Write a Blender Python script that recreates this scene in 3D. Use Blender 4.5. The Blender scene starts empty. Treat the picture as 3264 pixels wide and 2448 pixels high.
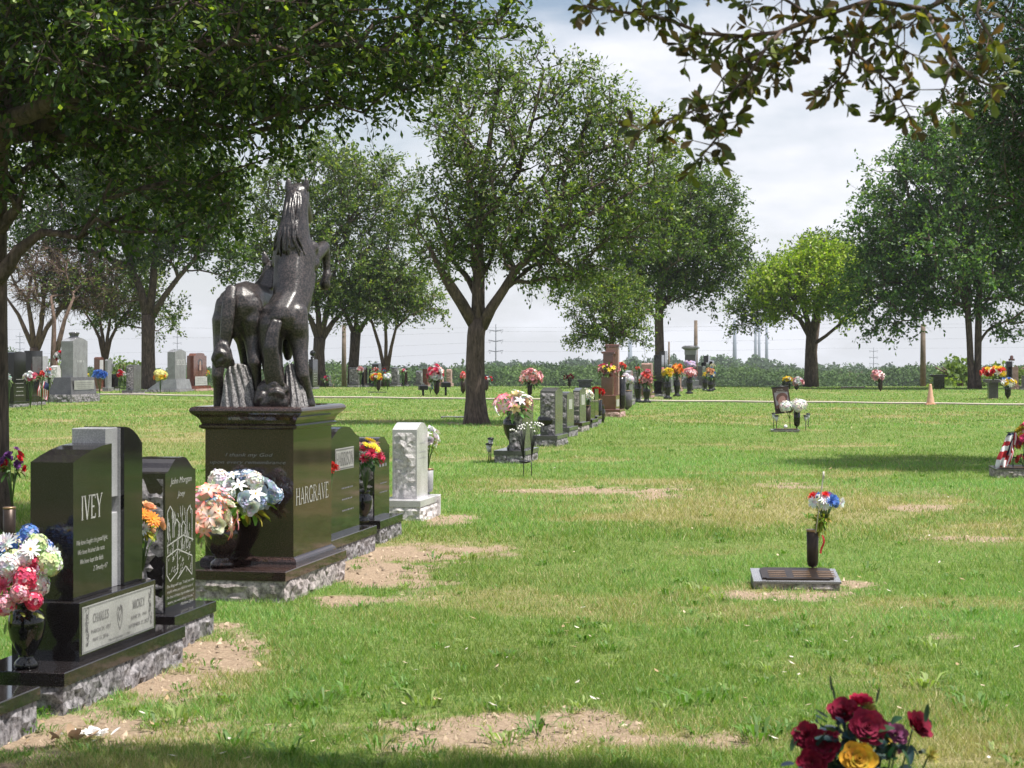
import bpy, math, random
import numpy as np
from mathutils import Vector, Matrix, noise as mnoise
R = math.radians
scene = bpy.context.scene
# ------------------------------------------------------------------ camera
FOC, PXC, HOR, EYE = 5800.0, 1632.0, 1145.0, 1.6
cam_d = bpy.data.cameras.new("camera"); cam = bpy.data.objects.new("camera", cam_d)
scene.collection.objects.link(cam); scene.camera = cam
cam.location = (0, 0, EYE); cam.rotation_euler = (R(90), 0, 0)
cam_d.lens = 36*FOC/3264; cam_d.sensor_width = 36; cam_d.shift_y = -(1224-HOR)/3264
cam_d.clip_start = 0.1; cam_d.clip_end = 9000
cam_d.dof.use_dof = True; cam_d.dof.focus_distance = 24; cam_d.dof.aperture_fstop = 11
# ------------------------------------------------------------------ world / sun
SUN_DIR = Vector((0.36, -0.13, 0.93)).normalized()
el = math.asin(SUN_DIR.z); az = math.atan2(SUN_DIR.x, SUN_DIR.y)
w = bpy.data.worlds.new("World"); scene.world = w; w.use_nodes = True
nt = w.node_tree; nt.nodes.clear()
def N(t, typ, **k):
    n = t.nodes.new(typ)
    for a, b in k.items():
        if a.startswith('i_'): n.inputs[a[2:].replace('_', ' ')].default_value = b
        else: setattr(n, a, b)
    return n
out = N(nt, 'ShaderNodeOutputWorld'); bg = N(nt, 'ShaderNodeBackground')
sky = N(nt, 'ShaderNodeTexSky'); sky.sky_type = 'NISHITA'; sky.sun_disc = False
sky.sun_elevation = el; sky.sun_rotation = az; sky.air_density = 1.0; sky.dust_density = 1.6; sky.ozone_density = 1.0
tc = N(nt, 'ShaderNodeTexCoord'); mp = N(nt, 'ShaderNodeMapping'); mp.inputs['Scale'].default_value = (1.0, 1.0, 3.0)
mp.inputs['Location'].default_value = (0.35, 0.1, 0.25)
nz = N(nt, 'ShaderNodeTexNoise'); nz.inputs['Scale'].default_value = 3.1; nz.inputs['Detail'].default_value = 9; nz.inputs['Roughness'].default_value = 0.55
cr = N(nt, 'ShaderNodeValToRGB'); cr.color_ramp.elements[0].position = 0.40; cr.color_ramp.elements[1].position = 0.60
sx = N(nt, 'ShaderNodeSeparateXYZ'); mr = N(nt, 'ShaderNodeMapRange'); mr.inputs['From Min'].default_value = 0.0; mr.inputs['From Max'].default_value = 0.22
mr.inputs['To Min'].default_value = 0.75; mr.inputs['To Max'].default_value = 0.0
mx = N(nt, 'ShaderNodeMath', operation='MAXIMUM'); mix = N(nt, 'ShaderNodeMix', data_type='RGBA')
CLOUD = (7.4, 7.75, 8.5, 1)
mix.inputs['B'].default_value = CLOUD
nz2 = N(nt, 'ShaderNodeTexNoise'); nz2.inputs['Scale'].default_value = 6; nz2.inputs['Detail'].default_value = 6
hs = N(nt, 'ShaderNodeMix', data_type='RGBA'); hs.inputs['A'].default_value = (7.6, 7.75, 8.35, 1); hs.inputs['B'].default_value = (8.5, 8.6, 9.1, 1)
L = nt.links.new
L(tc.outputs['Generated'], mp.inputs['Vector']); L(mp.outputs['Vector'], nz.inputs['Vector']); L(mp.outputs['Vector'], nz2.inputs['Vector'])
L(nz.outputs['Fac'], cr.inputs['Fac']); L(tc.outputs['Generated'], sx.inputs['Vector']); L(sx.outputs['Z'], mr.inputs['Value'])
L(cr.outputs['Color'], mx.inputs[0]); L(mr.outputs['Result'], mx.inputs[1]); L(mx.outputs[0], mix.inputs['Factor'])
L(sky.outputs['Color'], mix.inputs['A']); L(nz2.outputs['Fac'], hs.inputs['Factor']); L(hs.outputs['Result'], mix.inputs['B'])
L(mix.outputs['Result'], bg.inputs['Color']); bg.inputs['Strength'].default_value = 0.075; L(bg.outputs[0], out.inputs['Surface'])
sd = bpy.data.lights.new("sun", 'SUN'); sd.energy = 4.9; sd.angle = R(0.55); sd.color = (1, 0.955, 0.88)
so = bpy.data.objects.new("sun", sd); scene.collection.objects.link(so)
so.rotation_euler = (-SUN_DIR).to_track_quat('-Z', 'Y').to_euler()
vs = scene.view_settings; vs.view_transform = 'Standard'; vs.look = 'None'; vs.exposure = 0.72; vs.gamma = 1
scene.render.engine = 'CYCLES'
cy = scene.cycles; cy.use_denoising = True; cy.max_bounces = 8; cy.transparent_max_bounces = 8; cy.diffuse_bounces = 4; cy.glossy_bounces = 4
cy.transmission_bounces = 4; cy.volume_bounces = 0; cy.sample_clamp_indirect = 8; cy.caustics_reflective = False
try: cy.denoising_input_passes = 'RGB_ALBEDO_NORMAL'; cy.denoising_prefilter = 'ACCURATE'
except Exception: pass
# ------------------------------------------------------------------ helpers
DS = 3264/2212.0
def P(px, py, Y): return Vector(((px-PXC)/FOC*Y, Y, EYE-(py-HOR)/FOC*Y))
def PD(dx, dy, Y): return P(dx*DS, dy*DS, Y)
def GY(py): return EYE*FOC/(py-HOR)
TH = 10.7; ZR = -R(TH); TN = math.tan(R(TH))
def smooth(a, b, x):
    t = np.clip((x-a)/(b-a), 0, 1); return t*t*(3-2*t)
def gz(x, y):
    x = np.asarray(x, float); y = np.asarray(y, float)
    z = -0.0*y
    z = z + 0.012*np.sin(x*1.3+y*0.7)*np.sin(y*0.9-x*0.4)*smooth(0, 8, y)
    z = z - 10.5*smooth(104, 250, y) + 3.0*smooth(260, 420, y)*smooth(20, 120, x) - 4*smooth(400, 900, y) - 0.0068*np.maximum(y-900, 0)
    return z
def gzf(x, y): return float(gz(x, y))
def link(o): scene.collection.objects.link(o); return o
def tag(o, label, cat, group=None, kind=None):
    if label: o['label'] = label
    if cat: o['category'] = cat
    if group: o['group'] = group
    if kind: o['kind'] = kind
    return o
def thing(name, label, cat, loc=(0, 0, 0), rz=0.0, group=None):
    o = bpy.data.objects.new(name, None); o.empty_display_size = 0.1; link(o)
    o.location = loc; o.rotation_euler = (0, 0, rz); return tag(o, label, cat, group)
def place(name, mesh, parent=None, M=None, label=None):
    o = bpy.data.objects.new(name, mesh); link(o)
    if parent is not None: o.parent = parent
    if M is not None: o.matrix_local = M
    if label: o['label'] = label
    return o
class MB:
    def __init__(s): s.v = []; s.f = []; s.m = []; s.sm = []
    def raw(s, V, F, mi=0, smooth=False):
        b = len(s.v); s.v += [tuple(p) for p in V]; s.f += [tuple(i+b for i in f) for f in F]; s.m += [mi]*len(F); s.sm += [smooth]*len(F); return s
    def box(s, x0, x1, y0, y1, z0, z1, mi=0, ch=0.0):
        if ch <= 0:
            V = [(x, y, z) for z in (z0, z1) for y in (y0, y1) for x in (x0, x1)]
            return s.raw(V, [(0, 2, 3, 1), (4, 5, 7, 6), (0, 1, 5, 4), (2, 6, 7, 3), (0, 4, 6, 2), (1, 3, 7, 5)], mi)
        V = [(x0, y0, z0), (x1, y0, z0), (x1, y1, z0), (x0, y1, z0), (x0, y0, z1-ch), (x1, y0, z1-ch), (x1, y1, z1-ch), (x0, y1, z1-ch),
             (x0+ch, y0+ch, z1), (x1-ch, y0+ch, z1), (x1-ch, y1-ch, z1), (x0+ch, y1-ch, z1)]
        F = [(3, 2, 1, 0), (8, 9, 10, 11)]
        for a in (0, 4):
            for i in range(4): j = (i+1) % 4; F.append((a+i, a+j, a+4+j, a+4+i))
        return s.raw(V, F, mi)
    def prism(s, prof, x0, x1, mi=0, mend=None, ends=True, ch=0.0):
        """profile in (y,z), counter-clockwise seen from +x, extruded from x0 to x1"""
        n = len(prof); V = [(x0, y, z) for y, z in prof]+[(x1, y, z) for y, z in prof]
        F = [(i, (i+1) % n, n+(i+1) % n, n+i) for i in range(n)]
        s.raw(V, F, mi)
        if ends: s.raw(V, [tuple(range(n-1, -1, -1)), tuple(range(n, 2*n))], mi if mend is None else mend)
        return s
    def lathe(s, prof, c=(0, 0, 0), n=20, mi=0, a0=0, sq=1.0):
        V = []; F = []; m = len(prof)
        for r, z in prof:
            for k in range(n):
                a = a0+2*math.pi*k/n; V.append((c[0]+r*math.cos(a), c[1]+r*math.sin(a)*sq, c[2]+z))
        for i in range(m-1):
            for k in range(n): j = (k+1) % n; F.append((i*n+k, i*n+j, (i+1)*n+j, (i+1)*n+k))
        F.append(tuple(range(n-1, -1, -1))); F.append(tuple((m-1)*n+k for k in range(n)))
        return s.raw(V, F, mi, True)
    def tube(s, pts, rad, n=8, mi=0, lump=0.0, seed=0, cap=True):
        pts = [Vector(p) for p in pts]; m = len(pts)
        if not hasattr(rad, '__len__'): rad = [rad]*m
        V = []; F = []; up = Vector((0.3, 1, 0.05)).normalized(); rnd = random.Random(seed)
        for i, p in enumerate(pts):
            d = (pts[min(i+1, m-1)]-pts[max(i-1, 0)]).normalized()
            a = d.cross(up)
            if a.length < 1e-3: a = d.cross(Vector((1, 0, 0)))
            a.normalize(); b = d.cross(a)
            for k in range(n):
                t = 2*math.pi*k/n; r = rad[i]
                if lump: r *= 1+lump*mnoise.noise(Vector((math.cos(t)*1.6+seed, math.sin(t)*1.6, p.z*1.7)))
                V.append(p+a*(r*math.cos(t))+b*(r*math.sin(t)))
        for i in range(m-1):
            for k in range(n): j = (k+1) % n; F.append((i*n+k, i*n+j, (i+1)*n+j, (i+1)*n+k))
        if cap: F.append(tuple(range(n-1, -1, -1))); F.append(tuple((m-1)*n+k for k in range(n)))
        return s.raw(V, F, mi, True)
    def rock(s, x0, x1, y0, y1, z0, z1, cell=0.035, amp=0.025, sides='nfrl', seed=0, mi=0, top=False, rim=0.0):
        """rock pitched block: sides n(-y) f(+y) r(+x) l(-x) as broken grids, plus top and bottom"""
        o = Vector((seed*3.7, seed*1.3, 0))
        def disp(p, e):
            q = (p+o)
            c = mnoise.cell(Vector((q.x/0.055, q.y/0.055, q.z/0.045)))
            v = 0.5+0.75*mnoise.noise(q*11)+0.45*mnoise.noise(q*29)+0.4*(c-0.5)
            return amp*v*e
        def grid(a, du, dv, nrm):
            lu, lv = du.length, dv.length; nu, nv = max(2, int(lu/cell)), max(2, int(lv/cell)); V = []; F = []
            for j in range(nv+1):
                for i in range(nu+1):
                    u, v = i/nu, j/nv; p = a+du*u+dv*v
                    e = min(1.0, min(u*lu, (1-u)*lu, )/0.05+0.15) * min(1.0, (1-v)*lv/0.035)
                    if rim: e *= min(1.0, v*lv/0.03)
                    jit = Vector((mnoise.noise(p*31+o), mnoise.noise(p*29-o), mnoise.noise(p*27)))*cell*0.35*(1 if 0 < i < nu and 0 < j < nv else 0)
                    V.append(p+nrm*disp(p, e)+jit-nrm*jit.dot(nrm))
            for j in range(nv):
                for i in range(nu):
                    b = j*(nu+1)+i; F += [(b, b+1, b+nu+2), (b, b+nu+2, b+nu+1)] if (i+j) % 2 else [(b, b+1, b+nu+1), (b+1, b+nu+2, b+nu+1)]
            s.raw(V, F, mi)
        V3 = Vector
        if 'n' in sides: grid(V3((x0, y0, z0)), V3((x1-x0, 0, 0)), V3((0, 0, z1-z0)), V3((0, -1, 0)))
        if 'r' in sides: grid(V3((x1, y0, z0)), V3((0, y1-y0, 0)), V3((0, 0, z1-z0)), V3((1, 0, 0)))
        if 'f' in sides: grid(V3((x1, y1, z0)), V3((x0-x1, 0, 0)), V3((0, 0, z1-z0)), V3((0, 1, 0)))
        if 'l' in sides: grid(V3((x0, y1, z0)), V3((0, y0-y1, 0)), V3((0, 0, z1-z0)), V3((-1, 0, 0)))
        if top: s.raw([(x0, y0, z1), (x1, y0, z1), (x1, y1, z1), (x0, y1, z1)], [(0, 1, 2, 3)], mi)
        return s
    def mesh(s, name, mats):
        me = bpy.data.meshes.new(name); me.from_pydata([tuple(map(float, p)) for p in s.v], [], s.f)
        if not isinstance(mats, (list, tuple)): mats = [mats]
        for m in mats: me.materials.append(m)
        me.polygons.foreach_set('material_index', s.m); me.polygons.foreach_set('use_smooth', s.sm); me.update(); return me
    def build(s, name, mats, parent=None, label=None):
        return place(name, s.mesh(name, mats), parent, None, label)
def np_mesh(name, V, F, mats, col=None, smooth_=False, mi=None):
    me = bpy.data.meshes.new(name); V = np.asarray(V, np.float32); F = np.asarray(F, np.int32); k = F.shape[1]
    me.vertices.add(len(V)); me.vertices.foreach_set('co', V.ravel())
    me.loops.add(F.size); me.loops.foreach_set('vertex_index', F.ravel())
    me.polygons.add(len(F)); me.polygons.foreach_set('loop_start', np.arange(0, F.size, k, dtype=np.int32))
    me.polygons.foreach_set('loop_total', np.full(len(F), k, np.int32))
    if mi is not None: me.polygons.foreach_set('material_index', np.asarray(mi, np.int32))
    me.update(calc_edges=True)
    if smooth_: me.polygons.foreach_set('use_smooth', np.ones(len(F), bool))
    if not isinstance(mats, (list, tuple)): mats = [mats]
    for m in mats: me.materials.append(m)
    if col is not None:
        a = me.attributes.new('tint', 'FLOAT_COLOR', 'POINT'); c = np.ones((len(V), 4), np.float32); c[:, :3] = col; a.data.foreach_set('color', c.ravel())
    return me
# ------------------------------------------------------------------ materials
def newmat(name):
    m = bpy.data.materials.new(name); m.use_nodes = True; t = m.node_tree
    return m, t, t.nodes['Principled BSDF'], t.nodes['Material Output']
def granite(name, c, c2=None, rough=0.05, ior=1.7, scale=160, spec=0.5, amt=0.5, bump=0.0):
    m, t, b, o = newmat(name); c2 = c2 or tuple(min(1, x*2.6+0.015) for x in c)
    tc = N(t, 'ShaderNodeTexCoord'); n = N(t, 'ShaderNodeTexNoise'); n.inputs['Scale'].default_value = scale; n.inputs['Detail'].default_value = 3
    r = N(t, 'ShaderNodeValToRGB'); r.color_ramp.elements[0].position = 0.42; r.color_ramp.elements[1].position = 0.42+0.38*(1.25-amt)
    r.color_ramp.elements[0].color = (*c, 1); r.color_ramp.elements[1].color = (*c2, 1)
    n2 = N(t, 'ShaderNodeTexNoise'); n2.inputs['Scale'].default_value = 3.5; n2.inputs['Detail'].default_value = 5
    m2 = N(t, 'ShaderNodeMapRange'); m2.inputs['From Min'].default_value = 0.3; m2.inputs['From Max'].default_value = 0.7; m2.inputs['To Min'].default_value = 0.8; m2.inputs['To Max'].default_value = 1.2
    mm = N(t, 'ShaderNodeMix', data_type='RGBA', blend_type='MULTIPLY'); mm.inputs['Factor'].default_value = 1
    l = t.links.new; l(tc.outputs['Object'], n.inputs['Vector']); l(tc.outputs['Object'], n2.inputs['Vector']); l(n.outputs['Fac'], r.inputs['Fac'])
    l(n2.outputs['Fac'], m2.inputs['Value']); l(r.outputs['Color'], mm.inputs['A']); l(m2.outputs['Result'], mm.inputs['B']); l(mm.outputs['Result'], b.inputs['Base Color'])
    rr = N(t, 'ShaderNodeMapRange'); rr.inputs['To Min'].default_value = rough*0.7; rr.inputs['To Max'].default_value = rough*1.5
    l(n2.outputs['Fac'], rr.inputs['Value']); l(rr.outputs['Result'], b.inputs['Roughness'])
    b.inputs['IOR'].default_value = ior
    if bump:
        bn = N(t, 'ShaderNodeBump'); bn.inputs['Strength'].default_value = bump; bn.inputs['Distance'].default_value = 0.004
        n3 = N(t, 'ShaderNodeTexNoise'); n3.inputs['Scale'].default_value = 90; n3.inputs['Detail'].default_value = 6
        l(tc.outputs['Object'], n3.inputs['Vector']); l(n3.outputs['Fac'], bn.inputs['Height']); l(bn.outputs['Normal'], b.inputs['Normal'])
    return m
def rockmat(name, c1, c2):
    m, t, b, o = newmat(name); tc = N(t, 'ShaderNodeTexCoord'); l = t.links.new
    n = N(t, 'ShaderNodeTexNoise'); n.inputs['Scale'].default_value = 26; n.inputs['Detail'].default_value = 9; n.inputs['Roughness'].default_value = 0.7
    r = N(t, 'ShaderNodeValToRGB'); r.color_ramp.elements[0].position = 0.38; r.color_ramp.elements[1].position = 0.62
    r.color_ramp.elements[0].color = (*c1, 1); r.color_ramp.elements[1].color = (*c2, 1)
    bn = N(t, 'ShaderNodeBump'); bn.inputs['Strength'].default_value = 0.9; bn.inputs['Distance'].default_value = 0.01
    l(tc.outputs['Object'], n.inputs['Vector']); l(n.outputs['Fac'], r.inputs['Fac']); l(r.outputs['Color'], b.inputs['Base Color'])
    l(n.outputs['Fac'], bn.inputs['Height']); l(bn.outputs['Normal'], b.inputs['Normal']); b.inputs['Roughness'].default_value = 0.8
    return m
def plain(name, c, rough=0.6, metal=0.0, var=0.15, ior=1.45, sc=12, trans=0.0, bump=0.0):
    m, t, b, o = newmat(name); l = t.links.new
    tc = N(t, 'ShaderNodeTexCoord'); n = N(t, 'ShaderNodeTexNoise'); n.inputs['Scale'].default_value = sc; n.inputs['Detail'].default_value = 5
    r = N(t, 'ShaderNodeValToRGB'); r.color_ramp.elements[0].position = 0.3; r.color_ramp.elements[1].position = 0.7
    r.color_ramp.elements[0].color = (*[x*(1-var) for x in c], 1); r.color_ramp.elements[1].color = (*[min(1, x*(1+var)) for x in c], 1)
    l(tc.outputs['Object'], n.inputs['Vector']); l(n.outputs['Fac'], r.inputs['Fac']); l(r.outputs['Color'], b.inputs['Base Color'])
    b.inputs['Roughness'].default_value = rough; b.inputs['Metallic'].default_value = metal; b.inputs['IOR'].default_value = ior
    if bump:
        bn = N(t, 'ShaderNodeBump'); bn.inputs['Strength'].default_value = bump; bn.inputs['Distance'].default_value = 0.02
        l(n.outputs['Fac'], bn.inputs['Height']); l(bn.outputs['Normal'], b.inputs['Normal'])
    if trans:
        tr = N(t, 'ShaderNodeBsdfTranslucent'); ms = N(t, 'ShaderNodeMixShader'); ms.inputs[0].default_value = trans
        l(r.outputs['Color'], tr.inputs['Color']); l(b.outputs[0], ms.inputs[1]); l(tr.outputs[0], ms.inputs[2]); l(ms.outputs[0], o.inputs['Surface'])
    return m
def tinted(name, mul=(1, 1, 1), rough=0.5, trans=0.3, spec=0.5, tmul=(1.3, 1.5, 0.6)):
    """leaf / blade / petal: colour from the mesh's own 'tint' attribute"""
    m, t, b, o = newmat(name); l = t.links.new
    a = N(t, 'ShaderNodeAttribute'); a.attribute_name = 'tint'
    x = N(t, 'ShaderNodeMix', data_type='RGBA', blend_type='MULTIPLY'); x.inputs['Factor'].default_value = 1; x.inputs['B'].default_value = (*mul, 1)
    y = N(t, 'ShaderNodeMix', data_type='RGBA', blend_type='MULTIPLY'); y.inputs['Factor'].default_value = 1; y.inputs['B'].default_value = (*tmul, 1)
    l(a.outputs['Color'], x.inputs['A']); l(x.outputs['Result'], b.inputs['Base Color']); l(x.outputs['Result'], y.inputs['A'])
    b.inputs['Roughness'].default_value = rough; b.inputs['Specular IOR Level'].default_value = spec
    if trans:
        tr = N(t, 'ShaderNodeBsdfTranslucent'); ms = N(t, 'ShaderNodeMixShader'); ms.inputs[0].default_value = trans
        l(y.outputs['Result'], tr.inputs['Color']); l(b.outputs[0], ms.inputs[1]); l(tr.outputs[0], ms.inputs[2]); l(ms.outputs[0], o.inputs['Surface'])
    return m
MT = {}
MT['black'] = granite('black_granite', (0.006, 0.006, 0.007), (0.022, 0.021, 0.022), ior=1.5)
MT['slab'] = granite('steeled_dark_granite', (0.009, 0.0075, 0.008), (0.034, 0.030, 0.032), rough=0.05, ior=1.5, amt=0.6, scale=220)
MT['brown'] = granite('dark_brown_granite', (0.013, 0.009, 0.009), (0.075, 0.045, 0.040), rough=0.05, ior=1.5, scale=150, amt=0.6)
MT['gray'] = granite('grey_granite', (0.14, 0.14, 0.15), (0.34, 0.34, 0.36), rough=0.16, ior=1.6)
MT['dgray'] = granite('dark_grey_granite', (0.05, 0.048, 0.052), (0.15, 0.145, 0.155), rough=0.12, ior=1.55)
MT['lgray'] = granite('honed_light_grey_granite', (0.26, 0.26, 0.275), (0.42, 0.42, 0.44), rough=0.5, ior=1.5)
MT['white'] = granite('pale_grey_granite', (0.36, 0.35, 0.36), (0.62, 0.61, 0.63), rough=0.2, ior=1.6)
MT['red'] = granite('red_granite', (0.085, 0.03, 0.022), (0.22, 0.09, 0.068), rough=0.09, ior=1.7)
MT['pink'] = granite('pink_granite', (0.30, 0.17, 0.14), (0.50, 0.33, 0.29), rough=0.25, ior=1.6)
MT['rock'] = rockmat('rock_pitched_dark_granite', (0.03, 0.027, 0.03), (0.34, 0.32, 0.335))
MT['rockb'] = rockmat('rock_pitched_brown_granite', (0.10, 0.085, 0.085), (0.44, 0.39, 0.38))
MT['rockr'] = rockmat('rock_pitched_red_granite', (0.20, 0.10, 0.085), (0.52, 0.38, 0.34))
MT['rockw'] = rockmat('rock_pitched_pale_granite', (0.33, 0.31, 0.32), (0.72, 0.69, 0.69))
MT['etch'] = plain('etched_lettering', (0.36, 0.36, 0.34), 0.9)
MT['etchdim'] = plain('weathered_lettering', (0.17, 0.17, 0.185), 0.9)
MT['ink'] = plain('dark_cut_lettering', (0.12, 0.115, 0.12), 0.7)
MT['panel'] = granite('frosted_panel', (0.26, 0.26, 0.25), (0.34, 0.34, 0.33), rough=0.6, ior=1.4)
MT['statue'] = granite('statue_granite', (0.005, 0.0045, 0.005), (0.060, 0.046, 0.044), rough=0.34, ior=1.6, scale=85, amt=0.7, bump=0.5)
MT['bronze'] = plain('dark_bronze', (0.045, 0.032, 0.026), 0.42, 0.6, 0.3)
MT['copper'] = plain('bronze_rim', (0.30, 0.19, 0.11), 0.4, 0.7, 0.2)
MT['blackmetal'] = plain('black_metal', (0.02, 0.02, 0.022), 0.4, 0.3)
MT['steel'] = plain('galvanised_steel', (0.16, 0.19, 0.24), 0.7, 0.0)
MT['darksteel'] = plain('dark_mast_steel', (0.05, 0.06, 0.07), 0.8, 0.0)
MT['wood'] = plain('weathered_pole_wood', (0.15, 0.115, 0.09), 0.85, 0, 0.3, sc=4)
MT['rod'] = plain('pale_plastic_rod', (0.5, 0.46, 0.42), 0.4)
MT['cone'] = plain('faded_orange_cone', (0.62, 0.36, 0.25), 0.7, 0, 0.12)
MT['glass'] = plain('clear_plastic', (0.55, 0.56, 0.56), 0.15)
MT['stem'] = plain('artificial_stem', (0.06, 0.11, 0.03), 0.6)
MT['concrete'] = plain('concrete_path', (0.40, 0.35, 0.29), 0.9, 0, 0.12, sc=2)
MT['leafm'] = tinted('oak_leaf', rough=0.42, trans=0.42, spec=0.4, tmul=(1.75, 1.75, 0.5))
MT['woodleaf'] = tinted('woodland_leaf', rough=0.8, trans=0.2, spec=0.1)
MT['yleafm'] = tinted('young_leaf', rough=0.5, trans=0.4)
MT['near_leaf'] = tinted('near_leaf', rough=0.45, trans=0.45, tmul=(1.9, 1.5, .5))
MT['blade'] = tinted('grass_blade', rough=0.55, trans=0.35, spec=0.35)
MT['petal'] = tinted('silk_petal', rough=0.7, trans=0.2, spec=0.2, tmul=(1.05, 1.0, 0.95))
MT['silk_leaf'] = tinted('silk_leaf', rough=0.55, trans=0.25)
def barkmat(name, c1, c2):
    m, t, b, o = newmat(name); l = t.links.new
    tc = N(t, 'ShaderNodeTexCoord'); mp = N(t, 'ShaderNodeMapping'); mp.inputs['Scale'].default_value = (9, 9, 2.2)
    n = N(t, 'ShaderNodeTexNoise'); n.inputs['Scale'].default_value = 1.6; n.inputs['Detail'].default_value = 10; n.inputs['Roughness'].default_value = 0.68; n.inputs['Distortion'].default_value = 0.6
    r = N(t, 'ShaderNodeValToRGB'); r.color_ramp.elements[0].position = 0.36; r.color_ramp.elements[1].position = 0.66
    r.color_ramp.elements[0].color = (*c1, 1); r.color_ramp.elements[1].color = (*c2, 1)
    bn = N(t, 'ShaderNodeBump'); bn.inputs['Strength'].default_value = 1.0; bn.inputs['Distance'].default_value = 0.05
    l(tc.outputs['Object'], mp.inputs['Vector']); l(mp.outputs['Vector'], n.inputs['Vector']); l(n.outputs['Fac'], r.inputs['Fac']); l(r.outputs['Color'], b.inputs['Base Color'])
    l(n.outputs['Fac'], bn.inputs['Height']); l(bn.outputs['Normal'], b.inputs['Normal']); b.inputs['Roughness'].default_value = 0.9
    return m
MT['bark'] = barkmat('dark_bark', (0.035, 0.024, 0.02), (0.17, 0.12, 0.10))
MT['bark2'] = barkmat('brown_bark', (0.06, 0.038, 0.03), (0.24, 0.16, 0.125))
# ------------------------------------------------------------------ ground
RG = np.random.default_rng(7)
# (display x, y, rx, ry, weight): bare soil and dry zones, mapped to ground positions
DIRT = [(60, 1640, 150, 45, 1), (180, 1570, 260, 70, 1), (320, 1490, 190, 60, 1), (430, 1415, 130, 45, 1), (60, 1600, 150, 80, 1), (500, 1360, 80, 22, .9),
        (800, 1240, 210, 36, 1), (890, 1190, 140, 30, 1), (720, 1290, 120, 20, 1), (960, 1122, 70, 14, .9), (1270, 1060, 270, 9, .9), (1420, 1070, 90, 10, .8),
        (1120, 1575, 360, 42, .9), (1560, 1610, 200, 26, .85), (1700, 1050, 80, 10, .7), (1990, 1098, 70, 8, .8), (2130, 1160, 110, 8, .8),
        (1600, 1283, 60, 16, .9), (1760, 1284, 130, 18, .75), (1840, 1262, 40, 10, .9), (460, 1590, 240, 45, .55), (2060, 1370, 60, 10, .5), (1990, 1065, 120, 8, .4),
        (2200, 1520, 90, 20, .4), (980, 915, 40, 3, .6), (900, 1275, 90, 20, .5), (700, 860, 90, 2.5, .4)]
DRY = [(1650, 1100, 480, 60, .9), (2100, 1150, 250, 40, .6), (1150, 1060, 300, 24, .5), (620, 900, 400, 22, .35), (300, 950, 330, 60, .5), (1250, 1590, 500, 60, .7), (1600, 1060, 300, 18, .6),
       (400, 1450, 260, 90, .7), (1900, 1350, 200, 40, .3), (1200, 1240, 200, 30, .3), (300, 1600, 300, 60, .6), (2080, 1640, 140, 50, .5), (800, 1330, 240, 30, .25), (900, 1180, 300, 40, .6), (1800, 900, 400, 20, .3), (1760, 960, 200, 20, .35)]
def todisp(X, Y):
    Ys = np.maximum(Y, 0.5); return (PXC+FOC*X/Ys)/DS, (HOR+EYE*FOC/Ys)/DS
def vnoise(x, y, s, seed=0):
    x = x/s; y = y/s; xi = np.floor(x); yi = np.floor(y); fx = x-xi; fy = y-yi; fx = fx*fx*(3-2*fx); fy = fy*fy*(3-2*fy)
    def h(a, b): v = np.sin(a*127.1+b*311.7+seed*74.7)*43758.5453; return v-np.floor(v)
    return (h(xi, yi)*(1-fx)+h(xi+1, yi)*fx)*(1-fy)+(h(xi, yi+1)*(1-fx)+h(xi+1, yi+1)*fx)*fy
def zones(X, Y):
    dx, dy = todisp(X, Y); d = np.zeros_like(X); r = np.zeros_like(X)
    n = (vnoise(X, Y, .35)-.5)*0.8+(vnoise(X, Y, .11, 3)-.5)*0.75+(vnoise(X, Y, 1.1, 5)-.5)*.6
    for a, b, c, e, wt in DIRT:
        q = np.sqrt(((dx-a)/c)**2+((dy-b)/e)**2)+n*1.25; d = np.maximum(d, wt*np.clip((1.25-q)/0.75, 0, 1))
    for a, b, c, e, wt in DRY:
        q = np.sqrt(((dx-a)/c)**2+((dy-b)/e)**2)+n*0.5; r = np.maximum(r, wt*np.clip((1.3-q)/0.9, 0, 1))
    ok = (Y > 5.5) & (Y < 110)
    patch = np.clip((vnoise(X, Y, 1.7, 11)*.6+vnoise(X, Y, .5, 12)*.4-.60)/.15, 0, 1)*.55
    return np.where(ok, d, 0), np.clip(np.where(ok, r, 0.25)*0.9+patch+0.15*n, 0, 1)
def axis(segs):
    o = [segs[0][0]]
    for a, b, s0, s1 in segs:
        x = a; 
        while x < b-1e-6:
            f = (x-a)/(b-a); x += s0*(s1/s0)**f; o.append(min(x, b))
    return np.array(sorted(set(np.round(o, 4))))
ys = axis([(-30, 5, 4, 1), (5, 22, .11, .14), (22, 60, .16, .6), (60, 120, .7, 2.5), (120, 500, 5, 25), (500, 8500, 40, 900)])
xh = axis([(0, 8, .13, .16), (8, 30, .2, 1.2), (30, 150, 2, 12), (150, 5000, 20, 700)]); xs = np.concatenate([-xh[::-1], xh[1:]])
X, Y = np.meshgrid(xs, ys); nx, ny = len(xs), len(ys)
dirt, dry = zones(X, Y)
Z = gz(X, Y)-0.012*dirt+0.006*(vnoise(X, Y, .2, 9)-.5)*(Y < 60)
V = np.stack([X, Y, Z], -1).reshape(-1, 3); i = np.arange(nx-1)[None, :]+np.arange(ny-1)[:, None]*nx
F = np.stack([i, i+1, i+nx+1, i+nx], -1).reshape(-1, 4)
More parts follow.
